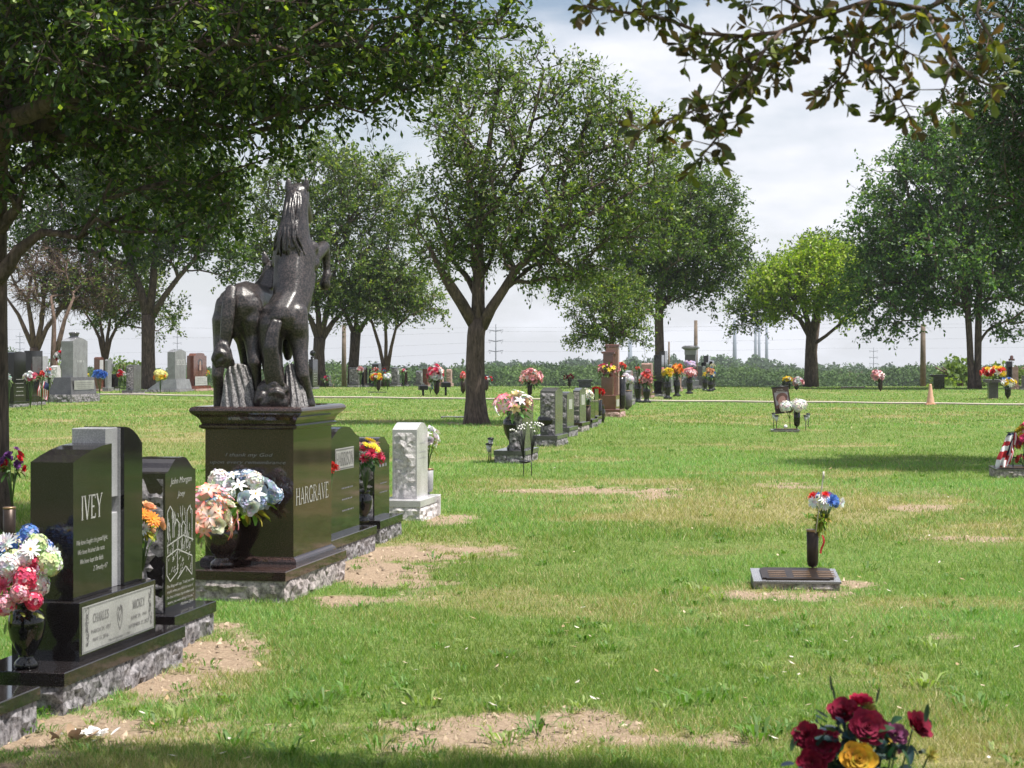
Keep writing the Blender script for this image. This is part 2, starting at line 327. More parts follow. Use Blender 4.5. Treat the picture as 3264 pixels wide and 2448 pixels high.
def groundmat():
    m, t, b, o = newmat('lawn_soil'); l = t.links.new
    a = N(t, 'ShaderNodeAttribute'); a.attribute_name = 'tint'; sp = N(t, 'ShaderNodeSeparateColor'); l(a.outputs['Color'], sp.inputs[0])
    g = N(t, 'ShaderNodeNewGeometry')
    def nz(s, d=5, r=.6):
        n = N(t, 'ShaderNodeTexNoise'); n.inputs['Scale'].default_value = s; n.inputs['Detail'].default_value = d; n.inputs['Roughness'].default_value = r
        l(g.outputs['Position'], n.inputs['Vector']); return n
    def ramp(n, p0, p1, c0, c1):
        r = N(t, 'ShaderNodeValToRGB'); r.color_ramp.elements[0].position = p0; r.color_ramp.elements[1].position = p1
        r.color_ramp.elements[0].color = (*c0, 1); r.color_ramp.elements[1].color = (*c1, 1); l(n.outputs['Fac'], r.inputs['Fac']); return r
    green = ramp(nz(22, 6, .7), .35, .68, (0.06, 0.10, 0.022), (0.21, 0.27, 0.075))
    straw = ramp(nz(30, 6, .7), .35, .65, (0.12, 0.12, 0.045), (0.36, 0.31, 0.16))
    soil = ramp(nz(45, 8, .75), .3, .7, (0.17, 0.12, 0.08), (0.45, 0.345, 0.25))
    m1 = N(t, 'ShaderNodeMix', data_type='RGBA'); m2 = N(t, 'ShaderNodeMix', data_type='RGBA')
    # break up the zone edges
    def edge(chan, n, k):
        x = N(t, 'ShaderNodeMath', operation='MULTIPLY_ADD'); x.inputs[1].default_value = k; x.inputs[2].default_value = -k/2
        l(n.outputs['Fac'], x.inputs[0]); y = N(t, 'ShaderNodeMath', operation='ADD', use_clamp=True); l(chan, y.inputs[0]); l(x.outputs[0], y.inputs[1])
        z = N(t, 'ShaderNodeMapRange'); z.inputs['From Min'].default_value = .3; z.inputs['From Max'].default_value = .7; l(y.outputs[0], z.inputs['Value']); return z
    e1 = edge(sp.outputs['Green'], nz(9, 6, .7), 1.1); e2 = edge(sp.outputs['Red'], nz(14, 6, .7), 0.8)
    l(e1.outputs['Result'], m1.inputs['Factor']); l(green.outputs['Color'], m1.inputs['A']); l(straw.outputs['Color'], m1.inputs['B'])
    l(e2.outputs['Result'], m2.inputs['Factor']); l(m1.outputs['Result'], m2.inputs['A']); l(soil.outputs['Color'], m2.inputs['B'])
    l(m2.outputs['Result'], b.inputs['Base Color']); b.inputs['Roughness'].default_value = 0.95; b.inputs['Specular IOR Level'].default_value = .15
    bn = N(t, 'ShaderNodeBump'); bn.inputs['Strength'].default_value = .8; bn.inputs['Distance'].default_value = .03
    l(nz(18, 8, .75).outputs['Fac'], bn.inputs['Height']); l(bn.outputs['Normal'], b.inputs['Normal'])
    return m
col = np.stack([dirt, dry, dry*0], -1).reshape(-1, 3)
me = np_mesh('ground', V, F, groundmat(), col, True)
g = place('ground', me); g['kind'] = 'structure'
# concrete path strip across the lawn
def path_strip():
    mb = MB(); a = P(440, 1259, GY(1259)); pts = [(430, 1259), (673, 1263.5), (1100, 1268), (1480, 1272.5), (2200, 1281), (2700, 1285.5), (3400, 1294)]
    rows = []
    for px, py in pts:
        yy = GY(py); x = (px-PXC)/FOC*yy; rows.append((x, yy))
    rows.insert(0, (rows[0][0]-40, rows[0][1]+10)); rows.append((rows[-1][0]+40, rows[-1][1]-14))
    n = 0; V = []; F = []; hw = 0.6
    dense = []
    for (x0, y0), (x1, y1) in zip(rows, rows[1:]):
        for k in range(12): dense.append((x0+(x1-x0)*k/12, y0+(y1-y0)*k/12))
    for k, (x, y) in enumerate(dense):
        for s in (-1, 1):
            for z in (0.0, 0.05): V.append((x, y+s*hw, gzf(x, y)+z-0.02+(0.02 if z else -.05)))
    for k in range(len(dense)-1):
        b = k*4; F += [(b+1, b+5, b+7, b+3), (b, b+4, b+5, b+1), (b+3, b+7, b+6, b+2)]
    mb.raw(V, F); o = mb.build('path', MT['concrete']); o['kind'] = 'structure'
path_strip()
# ------------------------------------------------------------------ grass
def hsvmix(n, cols, w):
    cols = np.array(cols); idx = RG.choice(len(cols), n, p=np.array(w)/sum(w)); return cols[idx]*RG.uniform(.75, 1.25, (n, 1))
def blades(name, n, y0, y1, pw, hgt, wid, label):
    u = RG.random(n); k = 1-pw
    Yb = (y0**k+u*(y1**k-y0**k))**(1/k); Xb = (RG.random(n)*2-1)*(.38*Yb+1.3)
    d, r = zones(Xb, Yb); keep = RG.random(n) > d*1.02; 
    tuft = vnoise(Xb, Yb, .16, 21)*.6+vnoise(Xb, Yb, .6, 22)*.4
    keep &= RG.random(n) < (0.45+0.9*tuft)
    Xb, Yb, d, r, tuft = Xb[keep], Yb[keep], d[keep], r[keep], tuft[keep]; n = len(Xb)
    Zb = gz(Xb, Yb)-.006; a = RG.random(n)*2*np.pi
    h = hgt*RG.uniform(.5, 1.4, n)*(0.55+tuft*.9)*(1-.4*d); ww = wid*RG.uniform(.7, 1.3, n)*(1+.03*(Yb-y0))
    la = RG.random(n)*2*np.pi; le = h*RG.uniform(.1, 1.2, n)
    p0 = np.stack([Xb-np.cos(a)*ww/2, Yb-np.sin(a)*ww/2, Zb], -1); p1 = np.stack([Xb+np.cos(a)*ww/2, Yb+np.sin(a)*ww/2, Zb], -1)
    p2 = np.stack([Xb+np.cos(la)*le, Yb+np.sin(la)*le, Zb+h], -1)
    V = np.stack([p0, p1, p2], 1).reshape(-1, 3); F = np.arange(n*3).reshape(-1, 3)
    g = hsvmix(n, [(.15, .27, .055), (.20, .32, .065), (.11, .23, .055), (.27, .34, .10)], [3, 3, 2, 1.5])
    s = hsvmix(n, [(.38, .34, .17), (.46, .40, .22), (.26, .27, .10)], [2, 1.5, 2])
    hue = np.clip(vnoise(Xb, Yb, 2.3, 31)*.6+vnoise(Xb, Yb, .7, 32)*.4, 0, 1)[:, None]; g = g*(.72+.6*hue)*np.concatenate([1.12-.28*hue, np.ones_like(hue), .8+.5*hue], 1)
    m = (RG.random(n) < np.clip(r*1.05+.05, 0, .95))[:, None]; c = np.where(m, s, g)
    o = place(name, np_mesh(name, V, F, MT['blade'], np.repeat(c, 3, 0))); tag(o, label, 'grass', kind='stuff'); return o
blades('grass', 790000, 5.6, 16, 1.6, .038, .0042, 'short mown lawn grass nearest the camera, green with straw patches')
blades('grass', 450000, 16, 42, 1.7, .045, .0075, 'short mown lawn grass in the middle distance between the headstone rows')
blades('grass', 195000, 42, 108, 1.8, .05, .02, 'sunlit lawn grass on the far side around the path')
# broad leaved weeds and taller tufts
def weeds():
    spots = [(dx, dy, s) for dx, dy, s in [(690, 1520, 1.4), (640, 1530, 1.2), (760, 1500, 1.4), (850, 1545, 1), (920, 1520, 1.2), (1160, 1580, 1.2), (1090, 1600, 1.1), (1530, 1520, 1.3), (1480, 1530, 1.2),
             (1440, 1545, 1), (1650, 1600, 1.5), (1690, 1590, 1), (1510, 1285, 1.2), (1440, 1290, 1), (1550, 1300, 1), (380, 1560, 1.3), (340, 1570, 1.2), (100, 1540, 1), (1730, 1340, 1), (2020, 1400, 1.1),
             (1800, 1430, 1), (1260, 1530, .8), (640, 1460, .7), (1320, 1410, .9), (1900, 1440, 1), (2100, 1330, 1), (940, 1210, 1), (1010, 1210, 1), (1390, 930, 1), (1150, 960, 1), (990, 890, 1), (620, 1630, 1.2), (500, 1610, 1.2), (820, 1620, 1.1), (1500, 1380, 1), (1180, 1400, .8), (2000, 1490, 1.2), (2100, 1540, 1.2), (1880, 1230, 1), (1750, 1120, 1.2)]]
    for _ in range(420):
        spots.append((RG.uniform(0, 2212), 850+RG.random()**.8*810, RG.uniform(.4, .8)))
    V = []; F = []; C = []
    for dx, dy, s in spots:
        yy = GY(dy*DS)
        if not 5.5 < yy < 90: continue
        x = (dx*DS-PXC)/FOC*yy; dd, rr = zones(np.array([x]), np.array([yy]))
        n = int(RG.integers(14, 34)); R0 = .05*s*(1+yy/60); hh = .045*s*(1+yy/80)
        cb = np.array([.095, .19, .035]) if RG.random() < .75 else np.array([.22, .29, .09])
        for _ in range(n):
            a = RG.random()*6.283; q = R0*math.sqrt(RG.random()); bx, by = x+q*math.cos(a), yy+q*math.sin(a); b = gzf(bx, by)
            h = hh*RG.uniform(.5, 1.5); l_ = h*RG.uniform(.4, 1.6); ww = .0042*s*(1+yy/22)*RG.uniform(.7, 1.5); a2 = a+RG.uniform(-.8, .8); k = len(V)
            c, sn = math.cos(a2), math.sin(a2); mx_, my_ = bx+c*l_*.45, by+sn*l_*.45
            V += [(bx, by, b), (mx_-sn*ww, my_+c*ww, b+h*.75), (bx+c*l_, by+sn*l_, b+h*.85), (mx_+sn*ww, my_-c*ww, b+h*.75)]
            F.append((k, k+1, k+2, k+3)); C += [cb*RG.uniform(.7, 1.35)]*4
    o = place('weeds', np_mesh('weeds', V, F, MT['blade'], np.array(C))); tag(o, 'low broad leaved weeds and coarse tufts scattered through the lawn', 'weeds', kind='stuff')
weeds()
def litter():
    V = []; F = []; C = []
    for k in range(230):
        dx = RG.uniform(0, 2212); dy = 845+RG.random()**.75*810; yy = GY(dy*DS); x = (dx*DS-PXC)/FOC*yy
        if yy < 5.6: continue
        s = RG.uniform(.007, .017)*(1+yy/20); a = RG.random()*6.28; c, sn = math.cos(a)*s, math.sin(a)*s; z = gzf(x, yy)+.022*(1+yy/60); b = len(V)
        t = RG.uniform(.1, .9)*s
        V += [(x-c, yy-sn, z), (x+sn*.45, yy-c*.45, z+t*.4), (x+c, yy+sn, z+t), (x-sn*.45, yy+c*.45, z+t*.3)]; F.append((b, b+1, b+2, b+3))
        cc = np.array([(.62, .50, .36), (.48, .34, .20), (.72, .66, .58)][RG.integers(0, 3)])*RG.uniform(.7, 1.1); C += [cc]*4
    o = place('fallen_leaves', np_mesh('fallen_leaves', V, F, MT['petal'], np.array(C))); tag(o, 'pale dry leaves and petals littered over the lawn', 'leaf litter', kind='stuff')
litter()
def crumbs():
    n = 60000; Yb = 5.8*(34/5.8)**RG.random(n); Xb = (RG.random(n)*2-1)*(.3*Yb+.3); d, _ = zones(Xb, Yb); k = RG.random(n) < d*.55; Xb, Yb = Xb[k], Yb[k]; n = len(Xb); c = np.stack([Xb, Yb, gz(Xb, Yb)-.008], -1)
    s = (RG.random((n, 1))**3*.011+.0025)*(1+Yb[:, None]/40); o = RG.normal(0, 1, (n, 4, 3))*.5+np.array([[1, 0, 0], [-.5, .87, 0], [-.5, -.87, 0], [0, 0, 1]]); V = (c[:, None]+o*s[:, None]).reshape(-1, 3)
    b = (np.arange(n)*4)[:, None, None]; F = (b+np.array([[0, 1, 3], [1, 2, 3], [2, 0, 3]])).reshape(-1, 3); C = np.repeat(np.array([[.42, .33, .24]])*RG.uniform(.5, 1.35, (n, 1)), 4, 0)
    tag(place('soil_crumbs', np_mesh('soil_crumbs', V, F, MT['petal'], C)), 'loose crumbs and small pebbles on the bare soil patches', 'soil crumbs', kind='stuff')
crumbs()
# ------------------------------------------------------------------ trees
def grow(P0, par0, rad0, att, kdist=.35, step=.45, jit=.10, rng=None, droop=0.0):
    P_ = [np.array(p, float) for p in P0]; par = list(par0); r = list(rad0); n0 = len(P_)
    pl = np.zeros(len(P_)+len(att)*30); A = np.zeros((len(P_)+len(att)*30, 3)); n = len(P_)
    A[:n] = P_
    for k in range(n):
        if par[k] >= 0: pl[k] = pl[par[k]]+np.linalg.norm(P_[k]-P_[par[k]])
    tips = []; c0 = np.array(P0[0])
    order = np.argsort(np.linalg.norm(att-A[:n].mean(0), axis=1))
    for ai in order:
        a = att[ai]; d = np.linalg.norm(A[:n]-a, axis=1); cost = d+kdist*pl[:n]+np.where(A[:n, 2] > a[2]+.5, .6*d, 0); b = int(np.argmin(cost)); L_ = d[b]
        k = max(1, int(round(L_/step))); prev = b; p0 = A[b].copy(); side = rng.normal(0, 1, 3)*L_*.09; side[2] = abs(side[2])*.6
        for j in range(1, k+1):
            t = j/k; p = p0+(a-p0)*t+side*math.sin(math.pi*t)+(rng.normal(0, jit*step, 3) if j < k else 0)
            if n >= len(A): break
            A[n] = p; pl[n] = pl[prev]+np.linalg.norm(p-A[prev]); par.append(prev); r.append(0); prev = n; n += 1
        tips.append(prev)
    return A[:n].copy(), par, r, tips
def frusta(Pa, Pb, ra, rb, ns):
    d = Pb-Pa; ln = np.linalg.norm(d, axis=1, keepdims=True)+1e-9; d = d/ln; up = np.tile([[.31, .17, .93]], (len(d), 1)); up[np.abs(d[:, 2]) > .9] = [1, .1, .05]
    a = np.cross(d, up); a /= np.linalg.norm(a, axis=1, keepdims=True); b = np.cross(d, a)
    t = np.arange(ns)*2*np.pi/ns; c = np.cos(t)[None, :, None]; s = np.sin(t)[None, :, None]
    o = a[:, None]*c+b[:, None]*s; e = d*np.minimum(ra, ln[:, 0]*.3)[:, None]*.4
    V = np.concatenate([(Pa-e)[:, None]+o*ra[:, None, None], (Pb+e)[:, None]+o*rb[:, None, None]], 1).reshape(-1, 3)
    k = np.arange(ns); q = np.stack([k, (k+1) % ns, (k+1) % ns+ns, k+ns], -1); F = (q[None]+(np.arange(len(Pa))*2*ns)[:, None, None]).reshape(-1, 4)
    return V, F
def tree(name, label, seed, trunks, lobes, Y, n_att, leaves_per, leaf=(.075, .034), spread=.34, cols=None, wood='bark', group=None, cat='tree', leafmat='leafm',
         rtip=.012, kd=.35, twigs=5, shell=.55, depth=1.0, minr=0.0, extra_pts=None):
    """trunks: list of polylines [(dispx, dispy, depth offset, radius)...]; the first starts at the ground, later ones branch from the nearest earlier node"""
    rng = np.random.default_rng(seed); P0 = []; par = []; rad = []; mb = MB(); base = None
    for ti, tr in enumerate(trunks):
        pts = [PD(a, b, Y+dy) for a, b, dy, r in tr]; rs = [q[3] for q in tr]
        if ti == 0: base = pts[0].copy(); base.z = gzf(base.x, base.y); pts[0].z = min(pts[0].z, base.z)-.1
        mb.tube(pts, rs, 12 if rs[0] > .08 else 7, 0, .16, seed+ti)
        prev = -1
        if ti:
            d = [np.linalg.norm(np.array(pts[0])-q) for q in P0]; prev = int(np.argmin(d))
        for p, rr in zip(pts, rs):
            P0.append(np.array(p)); par.append(prev); rad.append(rr); prev = len(P0)-1
    # attraction points in the lobes
    V_ = [a[2]*a[3]*(a[5] if len(a) > 5 else a[2]) for a in lobes]; tot = sum(V_); att = []
    for lb, vv in zip(lobes, V_):
        cx, cy_, rx, ry = lb[:4]; dy = lb[4] if len(lb) > 4 else 0; c = np.array(PD(cx, cy_, Y+dy)); sc = (Y+dy)*DS/FOC; rdm = (lb[5] if len(lb) > 5 else rx)*sc*depth
        k = max(3, int(n_att*vv/tot)); q = rng.normal(0, 1, (k, 3)); q /= np.linalg.norm(q, axis=1, keepdims=True); q *= (rng.random((k, 1)))**(1/3*(1-shell)+.12)
        att.append(c+q*np.array([rx*sc, rdm, ry*sc]))
    att = np.concatenate(att); att = att[att[:, 2] > base.z+1.2]
    keep = []; md = spread*.62
    for i_ in range(len(att)):
        if not keep or np.min(np.linalg.norm(att[keep]-att[i_], axis=1)) > md: keep.append(i_)
    att = att[keep]
    A, par, rr, tips = grow(P0, par, rad, att, kd, .42, .12, rng)
    n = len(A); acc = np.zeros(n); acc[tips] = 1
    for k in range(n-1, -1, -1):
        if par[k] >= 0: acc[par[k]] += acc[k]
    rcalc = rtip*np.maximum(acc, 1)**.43; n0 = len(P0); root_r = rad[-1]
    idx = np.array([k for k in range(n0, n) if par[k] >= 0]); pr = np.array(par)
    lim = np.array([min(rad[k], 99) if k < n0 else 99 for k in range(n)])
    ra = np.minimum(rcalc[pr[idx]], lim[pr[idx]]*.85); rb = np.minimum(rcalc[idx], ra)
    WV, WF = frusta(A[pr[idx]], A[idx], ra, rb, 5)
    # twigs and leaves
    T = len(tips); tw = T*twigs; tp = np.repeat(A[tips], twigs, 0); cen = A[n0:].mean(0) if n > n0 else A.mean(0)
    outv = tp-cen; outv /= np.linalg.norm(outv, axis=1, keepdims=True)+1e-6
    td = rng.normal(0, 1, (tw, 3))+outv*.55; td[:, 2] += .12; td /= np.linalg.norm(td, axis=1, keepdims=True)
    tl = spread*rng.uniform(.7, 1.7, (tw, 1)); te = tp+td*tl
    TV, TF = frusta(tp, te, np.full(tw, rtip*.5), np.full(tw, rtip*.2), 3)
    m = leaves_per*T//1; ti_ = rng.integers(0, tw, m); t = rng.random((m, 1))**.75
    bp = tp[ti_]+(te-tp)[ti_]*t+rng.normal(0, spread*.13, (m, 3))
    ld = td[ti_]*.7+rng.normal(0, .75, (m, 3)); ld[:, 2] -= .1; ld /= np.linalg.norm(ld, axis=1, keepdims=True)
    nr = rng.normal(0, .75, (m, 3)); nr[:, 2] += .75; sd_ = np.cross(ld, nr); sd_ /= np.linalg.norm(sd_, axis=1, keepdims=True)+1e-6
    ll = leaf[0]*rng.uniform(.6, 1.3, (m, 1)); lw = leaf[1]*rng.uniform(.7, 1.3, (m, 1))
    V = np.stack([bp, bp+ld*ll*.55+sd_*lw*.5, bp+ld*ll, bp+ld*ll*.55-sd_*lw*.5], 1).reshape(-1, 3); F = np.arange(m*4).reshape(-1, 4)
    cols = cols or ([(.045, .085, .022), (.065, .115, .03), (.10, .155, .045), (.035, .065, .022), (.15, .16, .07)], [4, 4, 2, 2, .5])
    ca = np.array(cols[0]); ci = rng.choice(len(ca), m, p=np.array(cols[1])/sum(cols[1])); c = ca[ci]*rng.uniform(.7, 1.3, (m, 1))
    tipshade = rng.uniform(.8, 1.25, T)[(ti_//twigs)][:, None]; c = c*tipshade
    b0 = np.array(base)
    root = thing(name, label, cat, tuple(base), 0, group)
    me = mb.mesh('trunk', MT[wood]); 
    for v_ in me.vertices: v_.co -= base
    place('trunk', me, root)
    place('branches', np_mesh('branches', np.concatenate([WV, TV])-b0, WF, MT[wood], None, True), root) if False else None
    if len(WF):
        # branches (5 sided) and twigs (3 sided) in one part: pad with two meshes' faces
        k1 = np_mesh('limbs', WV-b0, WF, MT[wood], None, True); place('limbs', k1, root)
        k2 = np_mesh('twigs', TV-b0, TF, MT[wood], None, True); place('twigs', k2, root)
    if m: place('crown', np_mesh('crown', V-b0, F, MT[leafmat], np.repeat(c, 4, 0)), root)
    return root
G_T = 'live oaks standing across the cemetery lawn'
dark = ([(.055, .105, .022), (.08, .14, .03), (.035, .07, .018), (.14, .20, .045)], [4, 3, 3, 2])
near_ = ([(.038, .075, .018), (.06, .11, .024), (.022, .045, .014), (.20, .27, .06)], [4, 3, 3, 1.6])  # dark and bright leaf tints paint in a shaded interior and sunlit specks
mid = ([(.065, .115, .026), (.095, .155, .035), (.18, .24, .06), (.038, .07, .018), (.24, .27, .11)], [4, 4, 2, 2, .8])
# A big near oak at the left edge
tree('oak_tree', 'huge dark oak at the left edge whose canopy roofs the whole upper left', 11,
     [[(-32, 1152, 0, .27), (-30, 1000, 0, .21), (-30, 700, 0, .19), (-28, 540, 0, .19), (-20, 300, 0, .17), (0, 100, 0, .16), (60, -100, 0, .11)],
      [(-28, 600, 0, .16), (5, 590, -.2, .07), (40, 540, -.2, .055), (90, 502, -.2, .04), (130, 505, -.2, .03), (168, 515, -.2, .02)],
      [(-28, 520, 0, .14), (-5, 262, -.6, .11), (60, 245, -.8, .085), (115, 212, -.9, .075), (190, 150, -1, .07), (250, 112, -1, .06), (330, 96, -1, .05), (450, 92, -1, .04), (560, 90, -1, .03)],
      [(-10, 200, 0, .14), (200, 60, 1, .10), (480, 0, 1.5, .08), (700, -60, 1.2, .06)],
      [(700, 150, .5, .03), (800, 120, .4, .03), (911, 47, .3, .025)],
      [(0, 120, 0, .1), (150, -150, -1, .08), (500, -250, -1, .06)]],
     [(80, 90, 260, 170, -.5, 500), (40, 330, 120, 120, 0, 300), (300, 130, 260, 170, 0, 600), (340, 340, 160, 120, .4, 350), (560, 100, 250, 150, 0, 500), (540, 260, 130, 100, .3, 250), (430, 450, 110, 80, .5, 200),
      (800, 90, 210, 120, .3, 350), (780, 200, 100, 60, .3, 250), (1010, 20, 150, 70, 0, 250), (450, -180, 700, 180, 0, 600), (250, 490, 90, 60, .3, 200), (-330, 200, 260, 260, 0, 500), (920, 140, 120, 70, 0, 200)],
     16.8, 1900, 66, (.078, .038), .26, near_, twigs=6, rtip=.007, shell=.45)
# H the big central oak
tree('oak_tree', 'broad spreading oak with a thick forked trunk in the centre of the lawn', 23,
     [[(1030, 922, 0, .40), (1029, 900, 0, .30), (1028, 860, 0, .265), (1027, 780, 0, .235), (1028, 725, 0, .225), (1032, 690, 0, .23)],
      [(1033, 715, 0, .20), (1033, 650, 0, .17), (1034, 600, 0, .15), (1035, 500, .3, .10), (1045, 380, .2, .07), (1075, 200, 0, .04)],
      [(1026, 705, 0, .16), (998, 655, -.2, .145), (975, 620, -.3, .14), (955, 588, -.5, .09), (925, 530, -.8, .05)],
      [(1033, 650, 0, .08), (1010, 600, .4, .07), (975, 560, .8, .05), (930, 450, 1, .04)],
      [(1040, 705, 0, .16), (1062, 665, -.2, .125), (1088, 625, -.3, .115), (1112, 585, -.4, .10), (1180, 520, -.5, .06), (1290, 455, -.6, .045), (1400, 395, -.6, .03)],
      [(1088, 625, -.3, .05), (1150, 575, .8, .05), (1230, 530, 1.4, .04)],
      [(1035, 500, .3, .07), (1120, 370, .3, .06), (1150, 260, .2, .045), (1175, 150, 0, .03)]],
     [(1050, 300, 150, 170), (1010, 440, 110, 110), (1000, 545, 130, 55), (1190, 450, 190, 130), (1330, 370, 140, 130), (1250, 250, 120, 100), (1190, 165, 80, 75), (1000, 180, 90, 100), (1330, 240, 100, 60),
      (1400, 330, 80, 60), (1380, 500, 90, 50), (1200, 585, 130, 42), (925, 520, 75, 60), (1060, 160, 60, 60), (1110, 500, 150, 90)],
     45.2, 900, 56, (.13, .058), .43, mid, twigs=6, rtip=.011, shell=.4)
# B left oak behind the headstones
tree('oak_tree', 'oak with a straight thick trunk behind the left headstones', 31,
     [[(321, 843, 0, .50), (320, 820, 0, .38), (320, 740, 0, .36), (320, 680, 0, .36)],
      [(318, 690, 0, .25), (305, 630, 0, .2), (290, 590, 0, .16), (262, 520, 0, .1), (240, 400, 0, .08)],
      [(322, 690, 0, .25), (330, 620, 0, .2), (335, 540, 0, .16), (345, 400, 0, .1)],
      [(325, 690, 0, .22), (355, 640, -.5, .16), (385, 600, -.6, .13), (420, 560, -.8, .1), (470, 480, -.8, .06)],
      [(300, 620, 0, .1), (285, 600, 1, .09), (230, 560, 1, .06)]],
     [(340, 420, 190, 130, 0, 150), (240, 500, 80, 70), (430, 500, 110, 80), (500, 560, 50, 50), (340, 550, 90, 40), (365, 665, 28, 26), (280, 350, 150, 100), (130, 420, 130, 120), (90, 520, 90, 40)],
     98, 800, 90, (.22, .11), .72, dark, rtip=.018, kd=.3)
# C bare tree
tree('bare_tree', 'half dead bare twiggy brown tree at the far left', 37,
     [[(78, 838, 0, .3), (76, 780, 0, .25), (75, 752, 0, .26)],
      [(74, 757, 0, .15), (55, 715, 0, .12), (40, 680, 0, .10), (12, 640, 0, .05)], [(74, 757, 0, .18), (68, 700, 0, .13), (60, 650, 0, .1), (70, 580, 0, .06)],
      [(77, 757, 0, .18), (90, 700, 0, .13), (95, 640, 0, .1), (125, 570, 0, .06)], [(79, 760, 0, .15), (100, 710, 0, .12), (130, 670, 0, .1), (190, 600, 0, .06)]],
     [(110, 600, 90, 80), (180, 610, 80, 70), (60, 620, 45, 50), (220, 640, 50, 40)],
     96, 330, 8, (.16, .08), .7, ([(.16, .13, .07), (.12, .15, .06)], [2, 1]), wood='bark2', rtip=.03, twigs=14, kd=.3)
tree('oak_tree', 'small tree with two crossing stems beside the tall urn topped monument', 38,
     [[(120, 838, -2, .26), (117, 790, -2, .2), (116, 740, -2, .13), (117, 690, -2, .10), (110, 640, -2, .06)], [(120, 775, -2, .16), (130, 730, -2, .13), (140, 690, -2, .1), (160, 640, -2, .06)]],
     [(160, 620, 60, 35), (200, 610, 60, 40)], 96, 90, 60, (.2, .1), .7, mid, wood='bark2', rtip=.02)
# D small multi stem
tree('oak_tree', 'small many stemmed green tree between the bare tree and the thick trunk', 41,
     [[(228, 838, 0, .24), (226, 800, 0, .2), (226, 775, 0, .2)],
      [(226, 780, 0, .12), (215, 730, 0, .1), (200, 700, 0, .07), (180, 670, 0, .05)], [(226, 780, 0, .12), (222, 730, 0, .1), (215, 690, 0, .08), (212, 640, 0, .05)],
      [(228, 780, 0, .12), (238, 735, 0, .1), (255, 700, 0, .08), (285, 660, 0, .05)], [(228, 780, 0, .12), (232, 730, 0, .1), (238, 690, 0, .07), (262, 650, 0, .05)]],
     [(250, 650, 70, 50), (300, 640, 60, 60), (200, 670, 50, 30), (350, 680, 40, 40), (290, 590, 60, 40)],
     104, 190, 70, (.2, .1), .7, mid, wood='bark2', rtip=.02)
# E behind the horses
tree('oak_tree', 'large oak with a fan of limbs behind the horse statue', 43,
     [[(692, 838, 0, .48), (690, 800, 0, .36), (689, 760, 0, .34), (690, 730, 0, .34)],
      [(688, 735, 0, .2), (672, 690, 0, .16), (650, 660, 0, .12), (620, 600, 0, .08)], [(690, 735, 0, .2), (688, 680, 0, .16), (680, 620, 0, .1), (670, 500, 0, .08)],
      [(692, 735, 0, .2), (705, 680, 0, .15), (715, 640, 0, .1), (730, 540, 0, .08)], [(694, 735, 0, .2), (720, 695, 0, .15), (750, 665, 0, .1), (800, 600, 0, .07)]],
     [(700, 560, 150, 110), (620, 480, 110, 120), (770, 450, 110, 120), (700, 390, 130, 90), (850, 520, 80, 90), (560, 560, 60, 50), (480, 610, 40, 25), (690, 640, 90, 30), (860, 400, 60, 60)],
     106, 720, 70, (.23, .11), .76, mid, rtip=.018)
tree('oak_tree', 'middle sized oak just right of the brown wooden pole', 47,
     [[(765, 836, 2, .42), (763, 800, 2, .32), (766, 750, 2, .3), (768, 720, 2, .3)],
      [(766, 725, 2, .16), (752, 690, 2, .13), (735, 650, 2, .08)], [(768, 725, 2, .16), (770, 680, 2, .12), (772, 640, 2, .08)], [(770, 725, 2, .16), (792, 690, 2, .12), (815, 650, 2, .07)]],
     [(770, 640, 90, 60), (830, 610, 80, 60), (720, 620, 50, 40)], 106, 210, 75, (.2, .1), .75, mid, wood='bark', rtip=.02)
tree('oak_tree', 'slender low tree with three curving stems left of the central oak', 53,
     [[(832, 828, 0, .26), (832, 800, 0, .22), (833, 790, 0, .2)],
      [(830, 800, 0, .12), (820, 750, 0, .1), (805, 700, 0, .08), (790, 660, 0, .05)], [(833, 800, 0, .12), (834, 740, 0, .1), (832, 690, 0, .08), (836, 640, 0, .05)],
      [(836, 800, 0, .14), (845, 750, 0, .1), (855, 710, 0, .08), (885, 680, 0, .05), (920, 668, 0, .03)]],
     [(840, 640, 90, 50), (900, 640, 60, 45), (790, 640, 50, 30), (930, 672, 30, 18)], 108, 230, 75, (.2, .1), .72, mid, wood='bark2', rtip=.02)
# I, J
tree('oak_tree', 'small round topped oak behind the red granite monument', 59,
     [[(1322, 822, 0, .16), (1322, 780, 0, .12), (1321, 720, 0, .10), (1320, 640, 0, .06)]],
     [(1322, 680, 88, 62), (1318, 620, 60, 36), (1260, 722, 40, 16), (1395, 735, 30, 10)], 76, 230, 90, (.14, .065), .5, mid, wood='bark', rtip=.014, shell=.4)
tree('oak_tree', 'tall dense oak with a slim bare trunk behind the black monuments', 61,
     [[(1428, 830, 0, .32), (1425, 780, 0, .27), (1423, 700, 0, .24), (1424, 655, 0, .22), (1430, 560, 0, .16), (1440, 460, 0, .1)],
      [(1426, 665, 0, .08), (1450, 650, 0, .07), (1475, 640, 0, .06)], [(1424, 700, 0, .08), (1405, 670, 0, .07), (1395, 660, 0, .05)], [(1430, 600, 0, .1), (1500, 560, 0, .08), (1560, 520, 0, .05)]],
     [(1450, 520, 150, 100), (1510, 460, 100, 80), (1400, 600, 120, 50), (1530, 600, 85, 55), (1570, 540, 60, 50), (1440, 420, 90, 60), (1300, 590, 60, 40), (1230, 610, 70, 25)],
     100, 760, 85, (.21, .10), .72, dark, rtip=.018, shell=.35)
